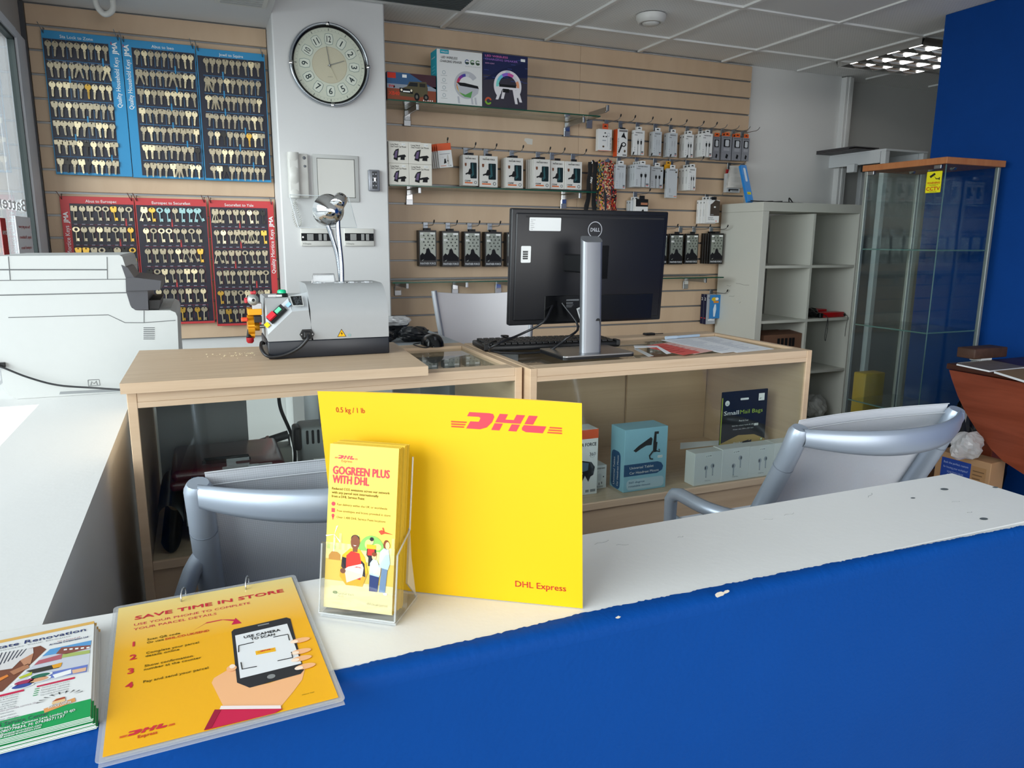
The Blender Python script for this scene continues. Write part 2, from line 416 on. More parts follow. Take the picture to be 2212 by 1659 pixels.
# display cabinets
def cabinet(x0, x1, y0, y1, label, holes, shelf_z=.497):
    H = .88; t = .019
    r = thing('display_cabinet', label, 'cabinet', ((x0+x1)/2, (y0+y1)/2, 0), 'maple glass fronted counter cabinets')
    for x in (x0, x1-t):
        mb = MB(); mb.box((x, y0, 0), (x+t, y1, H), MAPLE, .001); mb.build('side_panel', r)
    mb = MB(); mb.box((x0+t, y0+.001, H-.022), (x1-t, y0+.055, H), MAPLEX, .001); mb.box((x0+t, y0+.001, H-.034), (x1-t, y0+.018, H-.022), MAPLEX); mb.build('front_rail', r)
    mb = MB(); mb.box((x0+t, y1-.07, H-.03), (x1-t, y1, H), MAPLEX, .001); mb.build('back_rail', r)
    mb = MB(); mb.box((x0+t, y0+.05, H-.014), (x1-t, y1-.065, H-.008), CLEAR); mb.build('glass_top', r)
    mb = MB(); mb.box((x0+t, y0+.006, shelf_z+.002), (x1-t, y0+.010, H-.03), CLEAR); mb.build('glass_front', r)
    mb = MB(); mb.box((x0+t, y0+.002, shelf_z-.02), (x1-t, y1-.002, shelf_z), MAPLEX, .001); mb.build('shelf', r)
    mb = MB(); mb.box((x0+t, y0+.012, .02), (x1-t, y0+.028, shelf_z-.02), MAPLE); mb.build('front_panel', r)
    for a, b, m_, dy in holes:
        mb = MB(); mb.box((a, y1-.03-dy, shelf_z), (b, y1-.022-dy, H-.03), m_); mb.build('sliding_back_panel', r)
    return r
C1 = (-.156, .748, 1.70, 2.19); C2 = (.755, 1.684, 1.665, 2.17)
GREYPAN = mat('grey_board', '#9ea4a8', .6)
cabinet(*C1, 'maple display cabinet with glass front below the key cutting machine', [(-.13, .10, GREYPAN, 0)])  # the back panel's grey paints in the greyish reflection on the glass front
cabinet(*C2, 'maple display cabinet with glass front below the computer monitor', [(.93, 1.36, MAPLE, 0), (1.33, 1.66, MAPLE, .014)])
P0 = [atZ(258, 829, .903), atZ(925, 791, .903), atZ(850, 739, .903), atZ(301, 757, .903)]
mb = MB(); mb.prism([(p.x, p.y) for p in P0], .8806, .903, MAPLEX)
tag(mb.build('loose_board', at=(.17, 1.9, .88)), 'loose maple board lying on top of the left display cabinet', 'board')
BRD = .903
mb = MB(); rs = random.Random(2); DUST = mat('brass_swarf', '#e6d9b4', .5)
for i in range(240):
    px = rs.gauss(510, 45); py = 752+abs(rs.gauss(0, 8)); p = atZ(px, py, BRD)
    if p.x > .12 or p.y > 2.05: continue
    a = rs.uniform(.0006, .0016); mb.box((p.x-a, p.y-a, BRD+.0002), (p.x+a, p.y+a, BRD+a), DUST)
tag(mb.build('metal_filings', at=(.0, 2.0, BRD)), 'pale metal filings scattered on the loose board beside the key machine', 'filings', kind='stuff')

# white cube shelving
EX0, EX1, EY, EZ = 3.06, 3.868, 3.49, 1.426
EXW = mat('white_foil_shelf', '#cbcbc2', .5, noise=.02, nscale=4)
r = thing('cube_shelving_unit', 'tall off-white cube shelving unit with eight open compartments', 'shelving', ((EX0+EX1)/2, 3.68, 0))
yb = EY+.375; T = .047; t = .016
mb = MB(); mb.box((EX0, EY, EZ-.052), (EX1, yb, EZ), EXW, .001); mb.build('top_panel', r)
mb = MB(); mb.box((EX0, EY, 0), (EX0+T, yb, EZ-.0525), EXW, .001)
SM = mat('pencil_scuff', '#8d8d88', .7); mb.face((EX0-.0004, yb, 0), (0, -1, 0), (0, 0, 1))
for px, py, L, s in ((1590, 612, .12, -.05), (1570, 617, .04, 0), (1575, 640, .05, .1), (1597, 655, .012, .8)):
    p = atX(px, py, EX0); mb.tube([(yb-p.y+L*t_, p.z+s*L*t_+.003*sin(t_*9), 0) for t_ in (0, .3, .6, 1)], .0009, SM, 4)
mb.T = Matrix()
mb.build('side_panel', r)
mb = MB(); mb.box((EX1-T, EY, 0), (EX1, yb, EZ-.0525), EXW, .001); mb.build('side_panel', r)
EZS = [1.05, .719, .388]                     # shelf mid heights
EXM = (EX0+EX1)/2
for z in EZS:
    mb = MB(); mb.box((EX0+T, EY+.003, z-t/2), (EX1-T, yb, z+t/2), EXW); mb.build('shelf', r)
mb = MB(); mb.box((EX0+T, EY, .0), (EX1-T, yb, .06), EXW); mb.build('bottom_panel', r)
zz = [EZ-.052]+[z for z in EZS]+[.06]
for a, b in zip(zz, zz[1:]):
    mb = MB(); mb.box((EXM-t/2, EY+.003, b+t/2), (EXM+t/2, yb, a-t/2), EXW); mb.build('divider', r)
# glass display tower
G0 = (2.99, 2.30); GX1, GYB, GZ = 3.345, 2.72, 1.56
ORB = wood('orange_beech', '#a9683f', '#b97a4c', (30, 30, 3)); TOWG = glassm('tower_glass', (.90, .94, .93), 1.0)
r = thing('glass_display_tower', 'tall empty glass display tower with orange wooden top by the blue wall', 'display case', ((G0[0]+GX1)/2, 2.5, 0))
mb = MB(); mb.box((G0[0]-.012, G0[1]-.012, GZ-.028), (GX1+.012, GYB+.01, GZ), ORB, .002); mb.build('wooden_top', r)
mb = MB(); mb.box((G0[0]-.01, G0[1]-.01, 0), (GX1+.01, GYB+.01, .08), ORB, .002); mb.build('base', r)
for a, b in (((G0[0], G0[1], .09), (G0[0]+.005, GYB, GZ-.045)), ((G0[0]+.006, G0[1], .09), (GX1, G0[1]+.005, GZ-.03)), ((GX1-.005, G0[1]+.01, .09), (GX1, GYB, GZ-.03)), ((G0[0]+.01, GYB-.005, .09), (GX1-.01, GYB, GZ-.03))):
    mb = MB(); mb.box(a, b, TOWG); mb.build('glass_panel', r)
EDG = mat('aluminium_profile', '#a7aaa6', .4, .5)
for x, y, a in ((G0[0]+.001, GYB-.012, .018), (GX1-.016, G0[1]+.0, .017), (GX1-.016, GYB-.016, .016)):
    mb = MB(); mb.box((x, y, .08), (x+a, y+a, GZ-.028), EDG, .002); mb.build('corner_post', r)
GE = mat('polished_glass_edge', '#5f7f7a', .15)
mb = MB(); mb.box((G0[0]-.0005, G0[1]-.0008, .09), (G0[0]+.006, G0[1]+.0, GZ-.03), GE); mb.build('glass_edge', r)
for z in (atY(2000, 541, 2.30).z, atY(1990, 722, 2.30).z, atY(1985, 900, 2.30).z):
    mb = MB(); mb.box((G0[0]+.012, G0[1]+.012, z-.003), (GX1-.018, GYB-.015, z+.003), TOWG); mb.box((G0[0]+.012, G0[1]+.0115, z-.003), (GX1-.018, G0[1]+.012, z+.003), GE); mb.box((G0[0]+.0115, G0[1]+.012, z-.003), (G0[0]+.012, GYB-.015, z+.003), GE); mb.build('glass_shelf', r)
for y in (G0[1]+.02, GYB-.05):
    mb = MB(); mb.box((G0[0]-.003, y, GZ-.046), (G0[0]+.012, y+.035, GZ-.0285), STEEL, .002); mb.build('hinge', r)
for y in (G0[1]+.1, G0[1]+.21, G0[1]+.31):
    mb = MB(); mb.T = Matrix.Translation((3.17, y, GZ-.029)); mb.lathe([(0, -.01), (.012, -.01), (.015, 0)], CHROME, 12); mb.build('downlight', r)
mb = MB(); mb.face((G0[0]-.0015, G0[1]+.10, 0), (0, -1, 0), (0, 0, 1))
CY = ink('#e6dc22'); CR_ = ink('#c4421c'); CK = ink('#2a2a1c')
pa = atX(2003, 371, G0[0]); pb = atX(2032, 416, G0[0])
mb.T = Matrix(); mb.face((G0[0]-.001, pa.y, pb.z), (0, -1, 0), (0, 0, 1)); W_ = pa.y-pb.y; H_ = pa.z-pb.z
mb.poly(rrect(0, 0, W_, H_, .004), CK, 0); mb.poly(rrect(.0015, .0015, W_-.0015, H_-.0015, .003), CY, .0003)
mb.text('CCTV', W_/2, H_*.12, H_*.16, CR_, .0006, 'c', .03, width=W_*.85); mb.text('WARNING', W_/2, H_*.42, H_*.09, CR_, .0006, 'c', .03, width=W_*.8)
mb.text('THESE PREMISES ARE', W_/2, H_*.36, H_*.03, CK, .0006, 'c', width=W_*.6); mb.text('PROTECTED BY', W_/2, H_*.315, H_*.03, CK, .0006, 'c'); mb.text('THIEVES BEWARE', W_/2, H_*.05, H_*.035, CK, .0006, 'c')
mb.poly([(W_*.2, H_*.78), (W_*.5, H_*.92), (W_*.58, H_*.84), (W_*.28, H_*.69)], CK, .0006); mb.poly([(W_*.46, H_*.78), (W_*.5, H_*.76), (W_*.62, H_*.62), (W_*.8, H_*.62), (W_*.8, H_*.66), (W_*.64, H_*.66)], CK, .0006); mb.q(W_*.8, H_*.58, W_*.86, H_*.7, CK, .0006)
mb.T = Matrix(); tag(mb.build('warning_sticker', r), 'yellow warning sticker about CCTV with a camera pictogram')

# white steel rack behind, at the right
r = thing('steel_rack', 'white steel rack standing in the corner behind the cube shelving', 'rack', (4.15, 3.75, 0))
RW = mat('white_rack_paint', '#d5d8da', .5)
zt = 1.2+.558; X4 = 4.0
for x, y in ((X4, 3.50), (X4, 3.97), (X4+.33, 3.97), (X4+.33, 3.5)):
    mb = MB(); mb.box((x-.018, y-.018, 0), (x+.018, y+.018, zt), RW, .002); mb.build('post', r)
mb = MB(); mb.box((X4-.02, 3.52, zt-.07), (X4-.012, 3.955, zt), RW, .001); mb.build('side_rail', r)
mb = MB(); mb.box((X4+.312, 3.52, zt-.07), (X4+.32, 3.955, zt), RW, .001); mb.build('side_rail', r)
mb = MB(); mb.box((X4-.018, 3.48, zt), (X4+.348, 3.99, zt+.012), RW); mb.build('top_shelf', r)
mb = MB(); mb.box((X4-.055, 3.685, zt-.115), (X4-.021, 3.745, zt-.062), RW, .003); mb.build('bracket_box', r)
mb = MB(); mb.box((X4-.01, 3.53, zt-.115), (X4+.02, 3.67, zt-.072), BLACK); mb.build('black_bar', r)
mb = MB(); CB = mat('dark_sheet', '#4d4a4c', .6)
for i, (a, b, w_) in enumerate(((3.60, 4.0, .2), (3.66, 4.01, .26), (3.62, 3.98, .22))):
    mb.box((X4-.14, a, zt+.013+.008*i), (X4-.14+w_, b, zt+.02+.008*i), CB, .002)
tag(mb.build('folded_sheets', at=(X4, 3.8, zt)), 'dark folded sheets lying on top of the white steel rack', 'sheets')
# ================================================================ prints
def dhl(mb, x, y, w, m, ms, z=.0004):
    def P(pts): return [(x+a*w, y+b*w) for a, b in pts]
    mb.poly(P([(.136,0),(.265,0),(.325,.02),(.375,.068),(.398,.118),(.388,.142),(.352,.148),(.172,.148),(.150,.110),(.258,.110),(.272,.10),(.262,.078),(.254,.066),(.178,.066)]), m, z)
    mb.poly(P([(.366,0),(.440,0),(.474,.062),(.400,.062)]), m, z); mb.poly(P([(.520,0),(.594,0),(.628,.062),(.554,.062)]), m, z)
    mb.poly(P([(.404,.070),(.632,.070),(.675,.148),(.600,.148),(.574,.100),(.497,.100),(.523,.148),(.449,.148)]), m, z)
    mb.poly(P([(.668,.070),(.745,.070),(.788,.148),(.711,.148)]), m, z)
    mb.poly(P([(.664,.062),(.863,.062),(.830,0),(.680,0),(.645,.016),(.645,.036)]), m, z)
    for yy in (.004, .026, .048):
        mb.poly(P([(0, yy), (.112+yy*.55, yy), (.12+yy*.55, yy+.013), (0, yy+.013)]), ms, z)
        mb.poly(P([(.866+yy*.45, yy), (1, yy), (1, yy+.013), (.874+yy*.45, yy+.013)]), ms, z)
REDS = ink('#d4482f'); PINK = ink('#c8264e'); BRN = ink('#6d5a10'); NAVY = ink('#22356e'); GRN = ink('#1f9a55'); INKK = ink('#1b1c1f'); GRYI = ink('#8a8d90'); SKIN = ink('#f2b888'); WHI = ink('#eef0ef')
DSK = ink('#7a4a33')

# ================================================================ on the reception counter
# card envelope standing upright
E1 = atZ(733, 1262, CT+.001); E2 = atZ(1258.6, 1314.5, CT+.001); ed = (E2-E1); ed.z = 0; EW = ed.length; ed.normalize(); en = V((-ed.y, ed.x, 0))
def on_env(px, py, th=.07):       # point of the leaning envelope plane
    nrm = en*cos(th)-V((0, 0, 1))*sin(th); d = ray(px, py); t = (E2-V((0, 0, CAMZ))).dot(nrm)/d.dot(nrm); return V((0, 0, CAMZ))+d*t
TR = on_env(1257, 871); TL = on_env(690, 843)
r = thing('card_envelope', 'large yellow card envelope standing upright on the counter behind the leaflet holder', 'envelope', ((E1.x+E2.x)/2, (E1.y+E2.y)/2, CT))
def env_pt(s, t):
    p = (E1*(1-s)+E2*s)*(1-t)+(TL*(1-s)+TR*s)*t
    return p+en*(.010*sin(pi*s)*(t*.6)-.006*t*(1-s)**3)
for name, off in (('front_sheet', 0.0), ('back_sheet', .004)):
    mb = MB(); N, K = 24, 12
    sh = lambda s, t: env_pt(s, t)+en*(off*(1-abs(2*s-1)**6)*(.3+.7*t))
    A = [[sh(i/N, j/K) for i in range(N+1)] for j in range(K+1)]
    B = [[p+en*.0007 for p in row] for row in A]
    mb.grid(A, YEL); mb.grid([list(reversed(x)) for x in B], YEL)
    rim = [(A[0], B[0]), (A[-1], B[-1]), ([x[0] for x in A], [x[0] for x in B]), ([x[-1] for x in A], [x[-1] for x in B])]
    for a_, b_ in rim: mb.grid([a_, b_], ink('#e6d9a0'), False)
    if off == 0.0:
        def warp(b0):            # wrap prints laid out in (0..1, 0..1) onto the sheet
            for i in range(b0, len(mb.v)):
                v = mb.v[i]; mb.v[i] = sh(v.x, v.y)-en*(.0004+v.z)
        asp = (TR-TL).length/(TR-E2).length
        class Flat(MB): pass
        fb = MB(); dhl(fb, 0, 0, 1, RED, REDS, 0)
        # logo and lettering positions read off the sheet as fractions of its width and height
        b0 = len(mb.v)
        for v_, in [(v,) for v in fb.v]: pass
        mb.add([(.51+v.x*.417, .845+(v.y)*.417*asp, 0) for v in fb.v], fb.f, RED)
        k0 = len(mb.f)-len(fb.f)
        for i, mi in enumerate(fb.mi): mb.mi[k0+i] = mb.M(fb.mats[mi])
        tb = MB(); tb.text('0.5 kg / 1 lb', 0, 0, .1, REDS, 0, 'l', .01, width=.112); h = .026
        mb.add([(.065+v.x, .897+v.y*.26, 0) for v in tb.v], tb.f, REDS)
        tb = MB(); tb.text('DHL Express', 0, 0, .1, REDS, 0, 'l', .016, width=.198)
        mb.add([(.738+v.x, .078+v.y*.30, 0) for v in tb.v], tb.f, REDS)
        warp(b0)
    mb.build(name, r)

# leaflet holder and leaflets
HA = atZ(684, 1340, CT); HB = atZ(848, 1362, CT); hu = HB-HA; hu.z = 0; HW = hu.length; hu.normalize(); hw = V((-hu.y, hu.x, 0)); UP = V((0, 0, 1))
def HP(a, b, c): return HA+hu*a+hw*b+UP*c
TH = radians(10); ld = hw*sin(TH)+UP*cos(TH); ln = hw*cos(TH)-UP*sin(TH)
ACR = glassm('clear_acrylic', (.97, .975, .97), 1.3, .02); ACRE = glassm('acrylic_edge', (.80, .82, .80), 2.5, .05, haze=.35)
r = thing('leaflet_holder', 'clear acrylic leaflet holder on the counter in front of the yellow envelope', 'holder', HP(.05, .04, 0))
def slab(mb, pts, th_, nv, m):
    n = len(pts); a = [V(p) for p in pts]; b = [p+nv*th_ for p in a]
    mb.add(a+b, [tuple(range(n)), tuple(reversed(range(n, 2*n)))]+[(i, n+i, n+(i+1) % n, (i+1) % n) for i in range(n)], m)
def lp(u_, v_, d): return HP(u_, .012, .012)+ld*v_+ln*d
WI = HW; DEP = .034
mb = MB(); slab(mb, [lp(0, -.006, -.003), lp(WI, -.006, -.003), lp(WI, .075, -.003), lp(WI*.85, .074, -.003), lp(WI*.72, .05, -.003), lp(WI*.5, .047, -.003), lp(WI*.33, .05, -.003), lp(WI*.2, .078, -.003), lp(0, .082, -.003)], .002, -ln, ACR); mb.build('front_wall', r)
mb = MB(); slab(mb, [lp(0, 0, DEP), lp(WI, 0, DEP), lp(WI, .19, DEP), lp(WI-.01, .20, DEP), lp(.01, .20, DEP), lp(0, .19, DEP)], .002, ln, ACR); mb.build('back_wall', r)
for u_ in (0, WI-.002):
    mb = MB(); slab(mb, [lp(u_, -.006, -.003), lp(u_, .076, -.003), lp(u_, .098, DEP), lp(u_, -.006, DEP)], .002, hu, ACR); mb.build('side_wall', r)
mb = MB(); slab(mb, [HP(0, .01, .0006), HP(WI, .01, .001), HP(WI, .085, .001), HP(0, .085, .001)], .003, UP, ACRE); mb.build('base', r)
for u_ in (0, WI-.003):
    mb = MB(); slab(mb, [lp(u_, .10, DEP+.002), lp(u_, .03, DEP+.002), HP(u_, .084, .004), HP(u_, .081, .004), lp(u_, .06, DEP+.012)], .0025, hu, ACRE); mb.build('back_strut', r)
mb = MB()
for a_, b_ in ((lp(WI, -.006, -.004), lp(WI, .075, -.004)), (lp(WI, .075, -.004), lp(WI, .098, DEP)), (lp(WI, .098, DEP), lp(WI, .19, DEP)), (lp(0, -.006, -.004), lp(0, .08, -.004)), (lp(0, -.006, -.004), lp(WI, -.006, -.004))):
    mb.tube([a_, b_], .0012, ACRE, 6)
mb.build('polished_edge', r)
LY = mat('leaflet_yellow', '#dfbb46', .5); LY2 = ink('#d8b53a')
NL = 15; LH, LW = .203, .0905
for i in range(NL):
    rs = random.Random(i+3); d = .0015+i*.0021; ox = .0032+rs.uniform(-.0006, .0006)+(.0016 if i > 6 else 0); oy = rs.uniform(-.001, .001)+(.002 if i > 6 else 0)
    mb = MB(); o = lp(ox, oy, d)
    slab(mb, [o, o+hu*LW, o+hu*LW+ld*LH, o+ld*LH], .0013, ln, LY if i == 0 else LY2)
    if i == 0:
        mb.face(o, hu, ld); w_, h_ = LW, LH; F = lambda a, b: (a*w_, b*h_)
        z0 = .0003
        G = mat('leaflet_pale', '#dccf98', .5); mb.q(.0, 0, w_, h_*.17, G, z0)
        dhl(mb, .078*w_, .912*h_, .335*w_, RED, REDS, z0); mb.text('Express', .18*w_, .893*h_, .0032, REDS, z0)
        mb.text('GOGREEN PLUS', .06*w_, .818*h_, .0098, RED, z0, 'l', .045, width=.82*w_); mb.text('WITH DHL', .06*w_, .763*h_, .0098, RED, z0, 'l', .045, width=.53*w_)
        for k, (t_, ww) in enumerate((('Reduced CO2 emissions across our network', .84), ('with any parcel sent internationally', .68), ('from a DHL Service Point', .48))):
            mb.text(t_, .055*w_, (.722-.0235*k)*h_, .0030, BRN, z0, 'l', .015, width=ww*w_)
        for k, (t_, ww) in enumerate((('Fast delivery within the UK or worldwide', .73), ('Free envelopes and boxes provided in store', .78), ('Over 1,400 DHL Service Point locations', .71))):
            yy = (.628-.039*k)*h_; mb.text(t_, .14*w_, yy, .0028, BRN, z0, width=ww*w_)
            if k == 0: mb.ell(.085*w_, yy+.0015, .0026, .0026, RED, z0)
            if k == 1: mb.q(.06*w_, yy-.001, .11*w_, yy+.004, RED, z0)
            if k == 2: mb.ell(.085*w_, yy+.003, .0019, .0019, RED, z0); mb.poly([(.068*w_, yy+.002), (.085*w_, yy-.003), (.102*w_, yy+.002)], RED, z0)
        LG = ink('#c3cf7a'); GG = ink('#7db35a'); HZ = ink('#d9c98f')
        mb.q(0, .30*h_, w_, .40*h_, ink('#e5d98f'), z0)
        for k in range(12): mb.q((.02+.085*k)*w_, .36*h_, (.06+.085*k)*w_, (.40+.03*((k*7) % 3))*h_, LG, z0+.0001)
        mb.ell(.67*w_, .37*h_, .19*w_, .095*h_, GG, z0+.0002, 24, 0, pi); mb.ell(.62*w_, .41*h_, .05*w_, .03*h_, LG, z0+.0003); mb.ell(.75*w_, .40*h_, .06*w_, .02*h_, LG, z0+.0003)
        mb.poly([F(.76, .495), F(.80, .505), F(.84, .497), F(.97, .483), F(.85, .485), F(.80, .475)], REDS, z0+.0003); mb.poly([F(.81, .52), F(.83, .52), F(.845, .495), F(.83, .492)], REDS, z0+.0003)
        mb.q(.115*w_, .30*h_, .125*w_, .45*h_, WHI, z0+.0003)
        for a in (1.2, 3.3, 5.4): mb.poly([F(.12, .45), (.12*w_+.012*cos(a), .45*h_+.012*sin(a)), (.12*w_+.011*cos(a+.15), .45*h_+.011*sin(a+.15))], WHI, z0+.0003)
        mb.poly([F(.05, .295), F(.22, .295), F(.22, .33), F(.17, .345), F(.09, .345), F(.05, .32)], ink('#c58a3a'), z0+.0004)
        # courier with a parcel
        YJ = ink('#e7a92a'); RJ = ink('#c3352c'); BJ = ink('#27262c'); CARD = ink('#e2cfc0')
        mb.poly([F(.22, .20), F(.25, .33), F(.36, .375), F(.50, .375), F(.58, .33), F(.63, .24), F(.56, .15), F(.32, .15)], YJ, z0+.0005)
        mb.poly([F(.31, .20), F(.31, .33), F(.38, .36), F(.50, .35), F(.53, .30), F(.53, .19)], RJ, z0+.0006); mb.poly([F(.24, .26), F(.25, .32), F(.31, .315), F(.31, .23)], BJ, z0+.0006); mb.poly([F(.53, .31), F(.58, .29), F(.60, .21), F(.53, .22)], BJ, z0+.0006)
        mb.ell(.43*w_, .415*h_, .065*w_, .042*h_, DSK, z0+.0007); mb.ell(.43*w_, .436*h_, .062*w_, .024*h_, BJ, z0+.0006); mb.q(.40*w_, .357*h_, .47*w_, .385*h_, DSK, z0+.00065)
        mb.poly([F(.405, .397), F(.455, .397), F(.43, .391)], WHI, z0+.0008)
        mb.poly([F(.29, .245), F(.34, .262), F(.545, .29), F(.57, .265), F(.555, .21), F(.33, .165)], CARD, z0+.0008); dhl(mb, .43*w_, .262*h_, .12*w_, RED, REDS, z0+.0009); mb.ell(.27*w_, .235*h_, .04*w_, .016*h_, DSK, z0+.0009)
        # second courier, woman and child
        mb.poly([F(.60, .345), F(.61, .41), F(.73, .41), F(.745, .345), F(.71, .33), F(.71, .28), F(.63, .28), F(.63, .33)], BJ, z0+.0004); mb.q(.615*w_, .345*h_, .715*w_, .40*h_, RJ, z0+.0005); mb.q(.60*w_, .385*h_, .735*w_, .41*h_, YJ, z0+.0006); mb.ell(.67*w_, .432*h_, .027*w_, .019*h_, SKIN, z0+.0006); mb.ell(.67*w_, .444*h_, .028*w_, .012*h_, BJ, z0+.0007)
        LBL = ink('#b9d3e4'); JN = ink('#6d87a8'); HAIR = ink('#7a3f24')
        mb.poly([F(.80, .13), F(.83, .28), F(.80, .37), F(.85, .395), F(.92, .39), F(.94, .33), F(.91, .26), F(.89, .13)], JN, z0+.0006); mb.poly([F(.79, .28), F(.80, .375), F(.85, .398), F(.92, .39), F(.945, .31), F(.92, .27)], LBL, z0+.0007); mb.ell(.90*w_, .415*h_, .03*w_, .022*h_, SKIN, z0+.0008); mb.ell(.88*w_, .418*h_, .04*w_, .03*h_, HAIR, z0+.0007); mb.ell(.895*w_, .123*h_, .03*w_, .008*h_, WHI, z0+.0007)
        mb.poly([F(.66, .13), F(.66, .24), F(.67, .31), F(.76, .31), F(.80, .24), F(.78, .13)], NAVY, z0+.0008); mb.poly([F(.655, .23), F(.66, .30), F(.70, .325), F(.76, .32), F(.80, .28), F(.80, .22)], LBL, z0+.0009); mb.ell(.715*w_, .342*h_, .032*w_, .021*h_, SKIN, z0+.0009); mb.ell(.715*w_, .355*h_, .034*w_, .013*h_, HAIR, z0+.001)
        mb.poly([F(.715, .235), F(.72, .285), F(.82, .28), F(.81, .23)], CARD, z0+.001)
        mb.ell(.165*w_, .097*h_, .0035, .002, GRN, z0); mb.text('GoGreen', .21*w_, .088*h_, .0038, ink('#3f7a48'), z0); mb.text('PLUS', .21*w_, .072*h_, .0024, ink('#3f7a48'), z0); mb.text('dhl.co.uk/parcel', .93*w_, .045*h_, .0030, BRN, z0, 'r')
        mb.T = Matrix()
    lab = 'yellow printed leaflet with red heading at the front of the clear holder' if i == 0 else 'yellow leaflet stacked behind the front one in the clear holder'
    tag(mb.build('leaflet', at=o), lab, 'leaflet', 'yellow leaflets in the clear holder')

# laminated notice lying over the counter edge
SZ = CT+.0042
S0 = [atZ(256, 1306, SZ), atZ(642, 1239, SZ), atZ(727, 1516, SZ), atZ(206, 1654, SZ)]
su = (S0[1]-S0[0])+(S0[2]-S0[3]); su.z = 0; su.normalize(); sv = V((-su.y, su.x, 0)); so = (S0[0]+S0[1]+S0[2]+S0[3])/4
LWD, LHT = .222, .312
r = thing('laminated_notice', 'yellow laminated notice with two metal rings lying over the counter edge', 'notice', (so.x, so.y, CT))
LAM = glassm('laminate_film', (.97, .97, .97), 1.2, .12, haze=.25)
SGY = None
def grad(name, a, b, axis, lo, hi):
    m = mat(name, a, .35); t = m.node_tree; bs = t.nodes['Principled BSDF']
    tc = t.nodes.new('ShaderNodeTexCoord'); sp = t.nodes.new('ShaderNodeSeparateXYZ'); mr = t.nodes.new('ShaderNodeMapRange')
    mr.inputs['From Min'].default_value = lo; mr.inputs['From Max'].default_value = hi
    mx = t.nodes.new('ShaderNodeMix'); mx.data_type = 'RGBA'; mx.inputs['A'].default_value = (*hx(a), 1); mx.inputs['B'].default_value = (*hx(b), 1)
    t.links.new(tc.outputs['Object'], sp.inputs[0]); t.links.new(sp.outputs[axis], mr.inputs['Value']); t.links.new(mr.outputs['Result'], mx.inputs['Factor']); t.links.new(mx.outputs['Result'], bs.inputs['Base Color'])
    return m
SGY = grad('notice_print_yellow', '#f4b313', '#f0d98c', 1, .03, .155)   # the notice is printed paler towards its top edge
